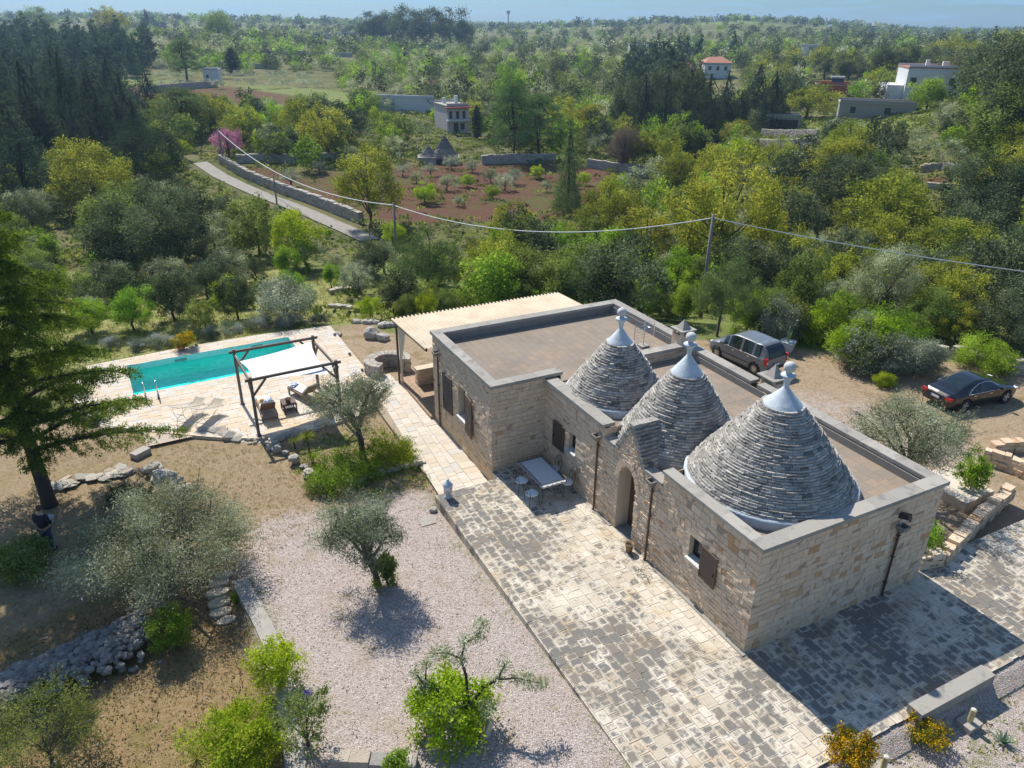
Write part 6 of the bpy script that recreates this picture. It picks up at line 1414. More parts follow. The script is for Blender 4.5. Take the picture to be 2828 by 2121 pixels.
at('bush', 1850, 785, 672, 'bright lime green bush right of the white planter', 170, 'near', zb=-.5, name='bush'); at('greenbush', 1925, 770, 660, 'bright bush behind the silvery bush', 130, 'near', zb=-.5, name='bush'); at('silverbush', 1880, 800, 696, 'large silvery olive bush on the parking edge', 150, 'near', zb=-.5); at('silverbush', 1975, 805, 720, 'second silvery olive bush, nearer the black car', 120, 'near', zb=-.5); at('silverbush', 1670, 738, 655, 'grey olive behind the white planter', 110, 'near', zb=-.45); at('bush', 1909, 832, 803, 'small green bush on the parking dirt', 50, 'near', zb=-.5); at('greenbush', 2130, 800, 725, 'light green leafy bush by the wall behind the black car', 110, 'near', zb=-.6, name='bush'); at('bush', 1745, 735, 665, 'green bush between the two olives by the parking', 90, zb=-.5)
# ---- near trees with real leaf size --------------------------------------------------
def branchy(name, label, cat, base, H, R, nl, leafL, mat, seed, nlimb=7, trunk_h=.28, r0=.13, nb=44, br=.34, low=-.4, lean=(0, 0), flat=.8, parts=('trunk', 'crown'), aspect=.26, bark='bark', wand=1.0, zc=None):
    """olive-like tree: gnarled trunk, forked limbs, leafy twigs all modelled"""
    rng = np.random.default_rng(seed); o = empty(name, label, cat, base); mb = MB(); mb.smooth = True; tips = []
    fork = Vector((lean[0]*.4, lean[1]*.4, H*trunk_h))
    mb.tube([(0, 0, -.15), (.02, 0, .08), (lean[0]*.15+.04, lean[1]*.15, H*trunk_h*.55), fork], [r0*1.7, r0*1.2, r0*.95, r0*.9], 10)
    cz = H*(zc or (.5+trunk_h*.45)); rz = H-cz
    for i in range(nlimb):
        a = 2*PI*i/nlimb+rng.uniform(-.3, .3); ph = rng.uniform(-.1, 1.0); e = Vector((lean[0]+R*.62*math.cos(a)*math.cos(ph), lean[1]+R*.62*math.sin(a)*math.cos(ph), cz+rz*.55*math.sin(ph)))
        m_ = fork.lerp(e, .5)+Vector((rng.uniform(-.12, .12)*R, rng.uniform(-.12, .12)*R, .10*H*.5)); mb.tube([fork, m_, e], [r0*.62, r0*.42, r0*.22], 7, cap=False)
        for k in range(5):
            s = m_.lerp(e, rng.uniform(.1, 1)); d = unit(rng.normal(size=3)+np.array([math.cos(a), math.sin(a), .5])*.9)*R*rng.uniform(.3, .55); t_ = s+Vector(d); mb.tube([s, s.lerp(t_, .5)+Vector((0, 0, .05)), t_], [r0*.2, r0*.13, r0*.05], 5, cap=False); tips.append(t_)
    bl = crown_blobs(rng, nb, (lean[0], lean[1], cz), R, rz, br*R, flat, low)
    for t_ in tips:
        b = br*R*rng.uniform(.5, .85); bl.append((t_.x, t_.y, t_.z, b, b, b*flat, rng.uniform(.25, .75)))
    V, F, T = blob_leaves(rng, bl, nl, leafL, leafL*aspect, shell=.55, tint_sd=.22); V[:, 2] = np.maximum(V[:, 2], .02)
    # fine outer sprays breaking the outline
    if wand:
        tw = mb; n = int(70*wand); c = []
        for k in range(n):
            b = bl[rng.integers(len(bl))]; u = unit(np.array([b[0]-lean[0], b[1]-lean[1], b[2]-cz+.25*R])+rng.normal(size=3)*.3*R); s = np.array(tips[rng.integers(len(tips))]); u = unit(s-np.array([lean[0], lean[1], cz-.25*R])+rng.normal(size=3)*.3*R); l = rng.uniform(.25, .55)*R*.8; e = s+u*l; tw.tube([s, (s+e)/2+np.array([0, 0, .03]), e], [.010, .007, .003], 4, cap=False)
            for f in np.linspace(.25, 1, 16): c.append(s+u*l*f+rng.normal(size=3)*.05)
        c = np.array(c); V2, F2_ = leafquads(rng, c, leafL, leafL*aspect); F = np.concatenate([F, F2_+len(V)]); V = np.concatenate([V, V2]); T = np.concatenate([T, rng.uniform(.2, .9, len(c))])
    mb.build(parts[0], MAT[bark], o); obj(parts[1], mesh_np(parts[1], V, F, T), LM[mat], o)
    return o
bp = lambda x, y, z=None: tuple(G(x, y)) if z is None else tuple(P(x, y, z))
branchy('olive_tree', 'young olive tree standing alone on the pale gravel with a leafy foot', 'tree', bp(815, 1268), 3.1, 1.3, 20000, .085, 'olive_near', 51, 7, .30, .10, 38, .33, -.45, lean=(-.35, .35))
branchy('olive_tree', 'wide grey olive tree at the left beside the person', 'tree', bp(362, 1262), 2.35, 2.65, 62000, .09, 'olive_near', 52, 9, .30, .15, 60, .26, -.25, lean=(.2, .3))
branchy('olive_tree', 'olive tree in the flower bed beside the stone path', 'tree', bp(783, 990), 3.7, 1.55, 20000, .088, 'olive_near', 53, 8, .33, .13, 44, .30, -.35, lean=(-.1, .3))
branchy('olive_tree', 'wide olive tree behind the right corner of the house', 'tree', (10.9, 3.3, -.35), 3.9, 1.95, 26000, .088, 'olive_near', 54, 9, .32, .15, 52, .28, -.35, lean=(.2, .5))
q = bp(835, 1268); branchy('bush', 'dense green shoots round the foot of the gravel olive', 'bush', (q[0]+.05, q[1]+.1, q[2]), 1.25, .42, 5000, .07, 'mid', 55, 5, .1, .03, 16, .45, -.9, parts=('stems', 'foliage'), aspect=.5, wand=.2, zc=.5)
# pruned stump with its bush
def stump_tree():
    b = Vector(bp(1010, 1575)); o = empty('pruned_olive', 'heavily pruned old olive with three bare twisted arms in the gravel', 'tree', b); mb = MB(); mb.smooth = True; rng = np.random.default_rng(61)
    arms = [[(0, 0, 0), (.05, .05, .9), (.1, .25, 1.5), (.02, .35, 2.0), (.16, .42, 2.45)], [(0, 0, .5), (-.45, .35, 1.15), (-.85, .55, 1.35), (-1.0, .75, 1.65)], [(0, 0, .6), (.45, .1, 1.1), (.8, -.05, 1.35), (1.0, -.05, 1.75)], [(.1, .35, 1.95), (-.25, .55, 2.15), (-.5, .6, 2.2)], [(.16, .42, 2.4), (.45, .3, 2.6), (.6, .4, 2.85)], [(.8, -.05, 1.35), (1.2, -.3, 1.45), (1.75, -.55, 1.25)], [(-.85, .55, 1.35), (-.7, .8, 1.8)], [(-.1, -.1, .5), (-.6, -.2, 1.0), (-1.0, -.1, 1.15)]]
    for k, a in enumerate(arms):
        r = .058 if k < 3 else .028; mb.tube(a, list(np.linspace(r, r*.35, len(a))), 8)
    mb.tube([(0, 0, -.1), (0, 0, .35), (.03, .03, .8)], [.26, .2, .14], 10); mb.build('trunk', MAT['darkbark'], o)
    bl = []
    for a in arms:
        for p in a[-2:]:
            if p[2] > .9: bl.append((*p, .22, .22, .2, .5))
    bl += [(1.45, -.4, 1.35, .22, .3, .28, .5), (-.55, -.2, 1.0, .45, .3, .2, .5), (.35, -.35, .9, .35, .3, .25, .5)]
    V, F, T = blob_leaves(rng, bl, 4200, .08, .025, tint_sd=.25); obj('leaf_tufts', mesh_np('leaf_tufts', V, F, T), LM['olive'], o)
    mb = MB(); rg = np.random.default_rng(2); st = bp(1052, 1590); mb.obox((0, 0, .2), (.17, .15, .6), Matrix.Rotation(.35, 4, 'Y'), .5, .8); tag(mb.build('stone_stump', MAT['plaster'], None, st), 'pale cut stump leaning at the foot of the pruned olive', 'stump')
    branchy('bush', 'bright leafy bush swallowing the foot of the pruned olive', 'bush', bp(975, 1575), 1.55, 1.0, 9500, .085, 'lime', 62, 7, .1, .04, 30, .38, -.8, parts=('stems', 'foliage'), aspect=.6, wand=.5, zc=.4)
stump_tree()
B_ = [('bush', 'yellow-green bush at the end of the concrete strip', bp(600, 1480), 1.45, .68, 5000, .07, 'lime', 63, .55), ('bush', 'mid green bush on the grey stone heap', bp(378, 1400), 1.55, .62, 5500, .06, 'green', 64, .55), ('bush', 'large bright green bush at the bottom edge of the photo', bp(530, 1650), 1.7, 1.05, 15000, .07, 'lime', 65, .5), ('shrub', 'thin loose shrub leaning over the gravel at the bottom', bp(665, 1610), 1.9, .62, 2600, .06, 'mid', 66, .5), ('shrub', 'dark twiggy olive shrub in the bottom left corner', bp(110, 1640), 2.0, 1.35, 9000, .065, 'mid', 67, .36), ('bush', 'grey leafy shoot at the left photo edge by the stone heap', bp(10, 1560), 1.0, .45, 2200, .075, 'silver', 68, .3), ('bush', 'dark bush under the cedar behind the left olive', bp(290, 1105), 1.0, .75, 5000, .07, 'dark', 69, .5), ('bush', 'shaded leafy bush at the feet of the person', bp(60, 1235), 1.1, .9, 5000, .08, 'mid', 70, .6), ('bush', 'green bush at the foot of the right house corner', (8.3, .95, -.1), 1.35, .75, 5500, .07, 'green', 71, .6), ('bush', 'small leafy bush at the right edge above the bed wall', (13.6, 2.6, -.2), 1.6, .6, 3800, .08, 'green', 72, .6), ('bush', 'dense dark green planting in the bed by the path', bp(745, 1040), .85, 1.3, 11000, .06, 'green', 73, .6), ('bush', 'light green planting in the bed next to the path edge', bp(845, 1000), .8, 1.1, 9000, .06, 'lime', 74, .6), ('bush', 'low green weeds at the tip of the flower bed', bp(690, 1060), .45, .55, 3000, .05, 'mid', 75, .6), ('shrub', 'small sapling on the low wall at the bottom of the gravel', bp(858, 1668), .7, .25, 500, .055, 'green', 76, .6)]
for nm, lab, b, h, R, nl, L, mt, sd, asp in B_: branchy(nm, lab, 'bush', b, h, R, nl, L, mt, sd, 6, .1, .035, 26, .36, -.8, parts=('stems', 'foliage'), aspect=asp, wand=.5 if nm == 'bush' else 1.2, zc=.45)
# spiky plants
def rosette(name, label, base, n, L, w_, mat, seed, stem=0, curve=.3, spread=1.0):
    rng = np.random.default_rng(seed); mb = MB(); o = empty(name, label, 'plant', base)
    for k in range(n):
        a = 2*PI*k*.382; el = rng.uniform(.25, 1.35) if spread else rng.uniform(1.0, 1.5); l = L*rng.uniform(.7, 1.1); d = Vector((math.cos(a)*math.cos(el), math.sin(a)*math.cos(el), math.sin(el))); s = Vector((-math.sin(a), math.cos(a), 0)); p0 = Vector((0, 0, stem)); pts = []
        for f in (0, .35, .7, 1): q = p0+d*l*f-Vector((0, 0, curve*l*f*f)); wd = w_*(1-f)**.7*(1 if f else .7); pts += [q-s*wd/2, q+s*wd/2]
        mb.add(pts, [(2*i, 2*i+1, 2*i+3, 2*i+2) for i in range(3)], rng.uniform(.1, 1))
    mb.build('leaves', mat, o)
    if stem: m2 = MB(); m2.smooth = True; m2.tube([(0, 0, -.1), (.02, 0, stem*.5), (0, 0, stem)], [.07, .055, .05], 7); m2.build('stem', MAT['bark'], o)
rosette('yucca', 'tall bright yucca in the flower bed by the pergola', bp(668, 985), 60, .62, .05, LM['spike'], 81, .85); rosette('yucca', 'small yucca left of the tall yucca', bp(637, 970), 34, .42, .04, LM['spike'], 82, .35); rosette('yucca', 'yucca sprouting at the front of the tall yucca', bp(676, 1005), 40, .5, .045, LM['spike'], 83, .3); rosette('yucca', 'pale spiky plant right of the yuccas', bp(728, 1000), 36, .45, .04, LM['spike'], 84, .15)
rosette('yucca', 'dark spiky plant in the bed beside the path', bp(850, 985), 46, .6, .05, LM['lav'], 85, .1)
rosette('agave', 'blue-green agave in the gravel at the bottom right', bp(2165, 1605), 16, .42, .09, leafmat('agave_leaves', [(0, (.10, .16, .11)), (1, (.20, .27, .19))], .1), 86, 0, .05)
rosette('grass_clump', 'tall green grass clump beside the concrete strip', bp(512, 1305), 170, .75, .014, LM['green'], 87, 0, .25, 0)
rosette('grass_clump', 'grass clump at the bottom beside the large bright bush', bp(425, 1640), 90, .6, .018, LM['grass'], 88, 0, .3)
def flowers(label, base, h, R, n, seed):
    branchy('flowering_bush', label, 'bush', base, h, R, n, .05, 'flower', seed, 6, .1, .02, 24, .36, -.6, parts=('stems', 'blossom'), aspect=.8, wand=.6, zc=.45)
flowers('large orange and yellow flowering bush at the terrace end', bp(1835, 1650), .75, .55, 4500, 91); flowers('smaller orange flowering bush beside the shaded terrace edge', bp(1995, 1590), .5, .45, 2200, 92)
rosette('iris', 'purple iris near the large bright bush', bp(668, 1520), 10, .35, .03, LM['lav'], 93, 0, .1)
ir = bpy.data.objects['iris']; mb = MB()
for k in range(9): a = k*.7; mb.add([(0, 0, .36), (.07*math.cos(a-.3), .07*math.sin(a-.3), .42), (.11*math.cos(a), .11*math.sin(a), .36+.08*(k % 2)), (.07*math.cos(a+.3), .07*math.sin(a+.3), .42)], [(0, 1, 2, 3)])
mb.build('petals', plain('purple_petals', (.10, .04, .42), .6, .1), ir)
# the big cedar at the left
def big_cedar():
    rng = np.random.default_rng(7); b = bp(108, 1092); H = 13.5; o = empty('cedar_tree', 'big cedar with long drooping branches at the left edge', 'tree', b); mb = MB(); mb.smooth = True
    mb.tube([(0, 0, -.3), (0, 0, .3), (-.05, .05, 3), (-.1, .1, 6), (-.1, .1, 9.5), (-.1, .1, H)], [.34, .25, .21, .17, .10, .03], 12); cen, out, tint = [], [], []
    for i in range(92):
        f = (i+.5)/92; z = 2.3+f*(H-2.7); a = i*2.399+rng.uniform(-.3, .3); l = (4.5*(1-f)**.95+.4)*rng.uniform(.75, 1.1)
        if math.cos(a+1.39) > .45 and z < 7.5: l *= .35
        d = np.array([math.cos(a), math.sin(a), 0]); n = np.array([-d[1], d[0], 0]); pts = [np.array([-.07, .07, z])+d*l*g+np.array([0, 0, l*(.10*g-.22*g*g)]) for g in (0, .25, .5, .75, 1)]
        mb.tube(pts, [.075*(1-f)+.03, .055*(1-f)+.025, .035, .022, .008], 6, cap=False); bt = rng.uniform(.25, .75)
        for k in range(int(44*l/4)+12):
            g = rng.uniform(.18, 1); s = pts[0]+(d*l*g)+np.array([0, 0, l*(.10*g-.22*g*g)]); side = rng.choice([-1, 1]); sl = (1.15*(1-g)+.35)*rng.uniform(.5, 1.1)*min(1, l/3); e = s+n*side*sl+d*sl*.55+np.array([0, 0, -sl*rng.uniform(.05, .35)])
            m_ = int(84*max(.4, sl)); u = rng.uniform(0, 1, m_); c = s+(e-s)*u[:, None]+rng.normal(size=(m_, 3))*np.array([.06, .06, .045])+np.array([0, 0, -1])*(rng.uniform(0, .22, m_)*(u > .25))[:, None]
            cen.append(c); tint.append(np.clip(bt+rng.normal(0, .2, m_), 0, 1)); out.append(np.repeat(unit((e-s)[None]), m_, 0))
    mb.build('trunk', MAT['darkbark'], o); c = np.concatenate(cen); V, F = leafquads(rng, c, .135, .033, out=np.concatenate(out), outw=.5, up=-.35)
    obj('crown', mesh_np('crown', V, F, np.concatenate(tint)), LM['cedar'], o)
big_cedar()
# ------------------------------------------------------------------ lane, field walls, far buildings
def px_of(p):
    d = np.asarray(p, float)-CAM; z = d@FW; return (1414+FPX*(d@RT)/z)/KP, (1060.5-FPX*(d@UP)/z)/KP
LANE = [(432, 352), (450, 364), (478, 382), (520, 402), (570, 424), (615, 440), (660, 458), (705, 478), (750, 497), (800, 520)]
def lane():
    c = [G(x, y)[:2] for x, y in LANE]; c = np.array(c); t_ = np.linspace(0, len(c)-1, 70); cx = np.interp(t_, range(len(c)), c[:, 0]); cy = np.interp(t_, range(len(c)), c[:, 1]); mb = MB()
    d = np.stack([np.gradient(cx), np.gradient(cy)], 1); d = unit(d); n = np.stack([-d[:, 1], d[:, 0]], 1); vs = []; hw = 1.05
    for i in range(70):
        for s in (-1, -.4, .4, 1): x, y = cx[i]+n[i, 0]*hw*s, cy[i]+n[i, 1]*hw*s; vs.append((x, y, float(terrain(x, y))+.10))
    mb.add(vs, [(4*i+k, 4*i+k+1, 4*i+5+k, 4*i+4+k) for i in range(69) for k in range(3)]); t = NT('pale_gravel_lane'); a = t.noise(1.5, 5); b = t.noise(14, 4)
    struct(mb.build('lane', t.pbr(t.mix(b, t.mix(t.smooth(a, .4, .65), (.27, .245, .21), (.17, .155, .115)), (.33, .30, .265)), .95)))
    return np.stack([cx, cy], 1), n
LC, LNn = lane()
drywall('field_wall', 'long dry-stone wall along the upper side of the lane', [tuple(LC[i]+LNn[i]*2.6*(1 if (LC[i]+LNn[i]-LC[i])@F2 > 0 else -1)) for i in range(3, 62, 4)], 1.35, .7, 41, .42)
drywall('field_wall', 'grey dry-stone wall at the far left side of the red field', gx2([(512, 352), (620, 350), (735, 347)]), 1.3, .7, 42, .5); drywall('field_wall', 'second far wall behind the left part of the red field', gx2([(560, 338), (650, 336), (740, 334)]), 1.1, .7, 43, .5)
drywall('field_wall', 'grey wall behind the red field beside the tall pine', gx2([(1040, 355), (1110, 352), (1200, 352)]), 1.5, .7, 44, .5); drywall('field_wall', 'dark shaded wall right of the lone cedar', gx2([(1270, 362), (1340, 372), (1400, 380)]), 1.4, .7, 45, .5)
drywall('terrace_wall', 'grey terrace wall below the dark tank house on the right slope', gx2([(1645, 296), (1700, 298), (1765, 298)]), 1.5, .7, 46, .5); drywall('terrace_wall', 'lower terrace wall on the right slope', gx2([(1610, 318), (1690, 322), (1760, 318)]), 1.6, .7, 47, .5); drywall('terrace_wall', 'pale stones above the bare earth patch on the right slope', gx2([(1985, 372), (2030, 366), (2075, 372)]), .9, .6, 48, .45); drywall('terrace_wall', 'pale stones below the bare earth patch on the right slope', gx2([(2000, 408), (2060, 412)]), .8, .6, 49, .45)
drywall('terrace_wall', 'long pale terrace wall high in the left olive groves', gx2([(310, 200), (400, 192), (470, 188)]), 1.8, .8, 50, .6)
drywall('meadow_wall', 'low stone row at the right side of the pool meadow', gx2([(712, 636), (745, 632), (780, 630)]), .5, .5, 51, .35); drywall('meadow_wall', 'line of pale stones above the lone boulder', gx2([(712, 664), (760, 668)]), .3, .4, 52, .3)
for k, pts in enumerate(([(330, 148), (450, 146), (600, 150)], [(560, 118), (660, 120), (760, 124)], [(90, 100), (200, 98), (300, 100)], [(1330, 218), (1420, 214), (1500, 212)])): drywall('terrace_wall', 'far grey terrace wall, %s' % ['the long one above the olive groves', 'the one below the long low white house', 'the one under the left skyline trees', 'the one beside the dark conifer group'][k], gx2(pts), 2.0, .9, 70+k, .8)
MAT['wallwhite'] = plain('white_house_wall', (.62, .62, .61), .85, .08, 2); MAT['wallpink'] = plain('pinkish_house_wall', (.55, .46, .44), .85, .08, 2); MAT['wallred'] = plain('red_house_wall', (.42, .10, .055), .85, .12, 2); MAT['wallgrey'] = plain('grey_block_wall', (.30, .29, .27), .9, .2, 2); MAT['rooftile_red'] = plain('red_roof_tiles', (.40, .17, .10), .85, .25, 3); MAT['darkopen'] = plain('dark_opening', (.03, .033, .036), .5, .1)
def building(name, label, px, py, wpx, dep, h, mat, wins=(), rot=0.0, roofmat=None, extra=None, cat='house', zup=0.0):
    """flat-roofed house whose front foot centre is seen at px, py; wins: (u0, u1, z0, z1) fractions of the front"""
    q = G(px, py); d = np.linalg.norm(q-CAM); W_ = wpx/1620.7*d; v = ray(px, py); a = math.atan2(v[1], v[0])-PI/2+rot
    o = empty(name, label, cat, (q[0], q[1], q[2]-.3+zup), a)                     # front faces local -y
    boxes('wall', mat, o, [(-W_/2, W_/2, 0, dep, 0, h)]); boxes('roof', roofmat or MAT['concrete'], o, [(-W_/2-.15, W_/2+.15, -.15, dep+.15, h+.003, h+.22)])
    for y_ in (0, dep-.2): boxes('parapet', mat, o, [(-W_/2, W_/2, y_, y_+.2, h+.223, h+.6)])
    for u0, u1, z0, z1 in wins:
        w_ = boxes('window', MAT['darkopen'], o, [(-W_/2+W_*u0, -W_/2+W_*u1, -.05, .01, z0, z1)]); boxes('sill', MAT['sill'], w_, [(-W_/2+W_*u0-.1, -W_/2+W_*u1+.1, -.16, -.052, z0-.1, z0)])
    if extra: extra(o, W_, dep, h)
    return o
def villa_extra(o, W_, dep, h):
    boxes('balcony', MAT['wallred'], o, [(-W_/2-.5, W_/2+.5, -1.0, -.052, h*.95, h*.99)]); boxes('balcony_slab', MAT['wallwhite'], o, [(-W_/2-.3, W_/2+.3, -.9, -.17, h*.5, h*.55)])
    boxes('chimney', MAT['wallwhite'], o, [(W_*.2, W_*.2+.6, dep*.5, dep*.5+.6, h+.224, h+1.7)]); boxes('chimney', MAT['wallwhite'], o, [(-W_*.3, -W_*.3+.6, dep*.6, dep*.6+.6, h+.224, h+1.3)])
building('villa', 'pinkish two-storey villa with a red balcony band beyond the red field', 990, 288, 46, 8, 5.4, MAT['wallpink'], [(.1, .22, 3.1, 4.5), (.42, .55, 3.1, 4.5), (.72, .85, 3.1, 4.5), (.3, .5, .3, 2.3), (.62, .8, 1, 2.2)], .35, None, villa_extra)
def wall_extra(o, W_, dep, h): pass
building('white_wall', 'long white garden wall left of the pinkish villa', 872, 243, 122, .5, 3.6, MAT['wallwhite'], (), -.3, MAT['sill'], None, 'wall')
def hill_extra(o, W_, dep, h):
    boxes('wing_block', MAT['wallwhite'], o, [(-W_*.78, -W_/2-.02, 1.0, dep, 0, h*.45)]); boxes('chimney', MAT['wallwhite'], o, [(-W_*.2, -W_*.2+.7, 2, 2.7, h+.224, h+1.6)]); boxes('chimney', MAT['wallwhite'], o, [(W_*.1, W_*.1+1.2, 3, 3.8, h+.224, h+1.3)])
building('hill_house', 'big white flat-roofed house high on the right slope', 2015, 214, 100, 10, 6.2, MAT['wallwhite'], [(.06, .16, 3, 4.4), (.7, .8, 3, 4.4)], .25, MAT['rooftile_red'], hill_extra)
def red_extra(o, W_, dep, h):
    mb = MB(); mb.add([(-W_*.1, 1, h+.3), (W_*.25, 1, h+.3), (W_*.25, 2.3, h+1.7), (-W_*.1, 2.3, h+1.7)], [(0, 1, 2, 3)]); mb.build('solar_panel', MAT['glass'], o); mb = MB(); mb.tube([(-W_*.12, 2.4, h+1.75), (W_*.27, 2.4, h+1.75)], .3, 10); mb.build('water_tank', MAT['sill'], o)
building('red_house', 'red walled house with a solar water tank on its roof', 1798, 216, 62, 7, 3.6, MAT['wallred'], [(.08, .4, .6, 2.4)], .1, None, red_extra)
building('tank_house', 'low grey shed with a dark open front on the right slope', 1690, 285, 62, 4, 3.0, MAT['wallgrey'], [(.08, .92, .15, 2.6)], .1, None, None, 'shed')
building('grey_ruin', 'long grey stone outbuilding below the white hill house', 1890, 258, 130, 5, 3.0, MAT['wallgrey'], [(.15, .22, 1.2, 2.4), (.6, .68, 1.2, 2.4)], .1)
def far_extra(o, W_, dep, h):
    mb = MB(); e = .4; mb.add([(-W_/2-e, -e, h+.61), (W_/2+e, -e, h+.61), (W_/2+e, dep+e, h+.61), (-W_/2-e, dep+e, h+.61), (-W_/4, dep/2, h+2.4), (W_/4, dep/2, h+2.4)], [(0, 1, 5, 4), (1, 2, 5), (2, 3, 4, 5), (3, 0, 4)]); mb.build('tiled_roof', MAT['rooftile_red'], o)
building('far_house', 'white far house with a red tiled roof right of the valley centre', 1548, 170, 50, 9, 4.8, MAT['wallwhite'], [(.15, .25, 3, 4.3), (.45, .55, 3, 4.3), (.75, .85, 3, 4.3)], .2, None, far_extra); building('far_house', 'low far house with an orange roof left of the white one', 1478, 170, 38, 8, 3.0, MAT['wallwhite'], (), 0, None, far_extra)
building('far_house', 'long low white house with cone roofs on the far left skyline', 722, 84, 78, 10, 4.0, MAT['wallwhite'], [(.1, .3, .8, 2.6), (.5, .8, .8, 2.6)], .1)
building('stone_hut', 'small pale square hut in the left olive groves', 582*0+458, 180, 28, 5, 4.2, MAT['wallwhite'], [(.2, .35, 1.4, 2.8)], -.2, None, None, 'hut'); building('far_house', 'pale blue far house in the dark wood on the right', 1748, 120, 30, 9, 4.5, MAT['wallwhite'], (), 0); building('far_house', 'white far house under the skyline at the right of the centre', 1380, 116, 38, 9, 4.5, MAT['wallwhite'], (), .1); building('far_house', 'pale low building on the far left skyline', 68, 20, 40, 14, 6, MAT['wallwhite'], (), 0) if False else None
def trullo(px, py, hpx, label, cones, wall_h=.36, name='trullo_hut'):
    """a small far trullo: low walls with cone roofs"""
    q = G(px, py); d = np.linalg.norm(q-CAM); H_ = hpx/1620.7*d*1.05; v = ray(px, py); o = empty(name, label, 'hut', (q[0], q[1], q[2]-.2), math.atan2(v[1], v[0])-PI/2); wh = H_*wall_h; rng = random.Random(px)
    x0 = min(c[0]-c[1] for c in cones)*H_; x1 = max(c[0]+c[1] for c in cones)*H_
    boxes('wall', MAT['drystone'], o, [(x0-H_*.02, x1+H_*.02, -H_*.3, H_*.42, 0, wh)]); boxes('roof_slab', MAT['coping'], o, [(x0-H_*.05, x1+H_*.05, -H_*.33, H_*.45, wh+.003, wh+.15)])
    for cx, r, top in cones:
        p = empty_part('cone_roof', o); mb = MB(); n = 16; z0, z1 = wh+.16, H_*top
        for i in range(n):
            f0, f1 = i/n, (i+1)/n; mb.lathe([(r*H_*(1-f0)**.9+.02, z0+(z1-z0)*f0), (r*H_*(1-f0)**.9-.02, z0+(z1-z0)*f1-.01)], 20, (cx*H_, H_*.08, 0), rng.uniform(.1, .8), .04, rng, cap=False)
        mb.build('stone_courses', MAT['rubble'], p); mb = MB(); mb.lathe([(.06*H_, z1-.06*H_), (.02*H_, z1), (.03*H_, z1+.03*H_), (0.01, z1+.05*H_)], 10, (cx*H_, H_*.08, 0)); mb.build('finial', MAT['coping'], p)
    boxes('door', MAT['darkopen'], o, [(x0*.3, x0*.3+.9, -H_*.3-.04, -H_*.3+.01, 0, min(1.9, wh*.9))]); boxes('chimney', MAT['coping'], o, [(x0+.4, x0+.9, .1, .6, wh+.151, wh+.9)])
trullo(958, 352, 52, 'old grey cone-roofed hut with two cones at the back of the red field', [(.05, .50, 1.0), (-.55, .36, .66)], .26); trullo(335, 76, 30, 'distant dark cone roofs on the left skyline', [(0, .4, 1.0), (.5, .32, .7)]); trullo(1848, 158, 16, 'row of small pale cone roofs far on the right', [(0, .5, 1), (.9, .5, 1), (1.8, .5, .9)], .4)
# water tower on the skyline
q = G(1098, 60); dd = np.linalg.norm(q-CAM); hh = 30/1620.7*dd; o = empty('water_tower', 'mushroom water tower on the skyline', 'tower', tuple(q)); mb = MB(); mb.lathe([(hh*.05, 0), (hh*.04, hh*.75), (hh*.13, hh*.92), (hh*.13, hh)], 16); mb.build('shaft_and_tank', MAT['wallgrey'], o)
o = empty('gate', 'dark metal gate between pillars at the far left', 'gate', tuple(G(100, 455)), .6); boxes('grille', MAT['iron'], o, [(-1.5+.2*k, -1.47+.2*k, -.02, .02, 0, 2.0) for k in range(16)]+[(-1.5, 1.5, -.019, .019, .2+.5*k, .24+.5*k) for k in range(4)])
for s in (-1, 1): boxes('gate_pillar', MAT['drystone'], o, [(*sorted((s*1.6, s*2.2)), -.3, .3, -.3, 2.6)])
# ------------------------------------------------------------------ filling the valley with trees
CLEAR = [(1830, 1960, 228, 260, 400), (425, 470, 345, 376, 125), (470, 560, 370, 425, 120), (560, 680, 405, 472, 110), (680, 790, 450, 508, 95), (835, 920, 212, 240, 190), (905, 992, 296, 352, 138), (962, 1018, 226, 290, 165), (1955, 2070, 145, 214, 400), (1768, 1830, 178, 214, 400), (1655, 1765, 246, 300, 400), (1985, 2070, 366, 408, 400), (1516, 1582, 140, 176, 600), (455, 525, 270, 350, 130), (860, 1215, 372, 460, 120), (330, 720, 158, 192, 400), (1205, 1250, 250, 440, 90), (700, 790, 640, 700, 60), (1520, 1550, 460, 600, 48)]
def field_clear(x, y, r=0): return float(sdf(FIELD, np.array([x]), np.array([y]))[0]) > r and float(sdf(FIELD3, np.array([x]), np.array([y]))[0]) > r
def blocked(x, y, z, h, d):
    bx, by = px_of((x, y, z)); tx, ty = px_of((x, y, z+h)); hw = .42*h/d*1620
    for x0, x1, y0, y1, dm in CLEAR:
        if d < dm and bx+hw > x0 and bx-hw < x1 and ty < y1 and by > y0: return True
    return False
def pick(rng, pxx, pyy, dd):
    if pxx < 340 and pyy < 400: w_ = dict(conifer=.58, dark=.06, leftcedar=.36)
    elif dd > 185 and pxx < 1330: w_ = dict(green=.20, olive=.32, mid=.24, lime=.04, dark=.20)
    elif pyy < 300 and pxx < 1330: w_ = dict(green=.30, olive=.19, mid=.19, lime=.11, dark=.12, oak=.06, bush=.03)
    elif pxx > 1620: w_ = dict(dark=.26, olive=.22, oak=.13, mid=.20, green=.08, scrub=.11)
    elif pyy < 300: w_ = dict(dark=.3, conifer=.2, green=.2, mid=.2, olive=.1)
    elif pxx < 620 and pyy > 380: w_ = dict(dark=.22, olive=.28, mid=.26, green=.1, scrub=.14)
    else: w_ = dict(green=.24, lime=.12, olive=.20, mid=.20, oak=.06, dark=.08, scrub=.10)
    return rng.choice(list(w_), p=np.array(list(w_.values()))/sum(w_.values()))
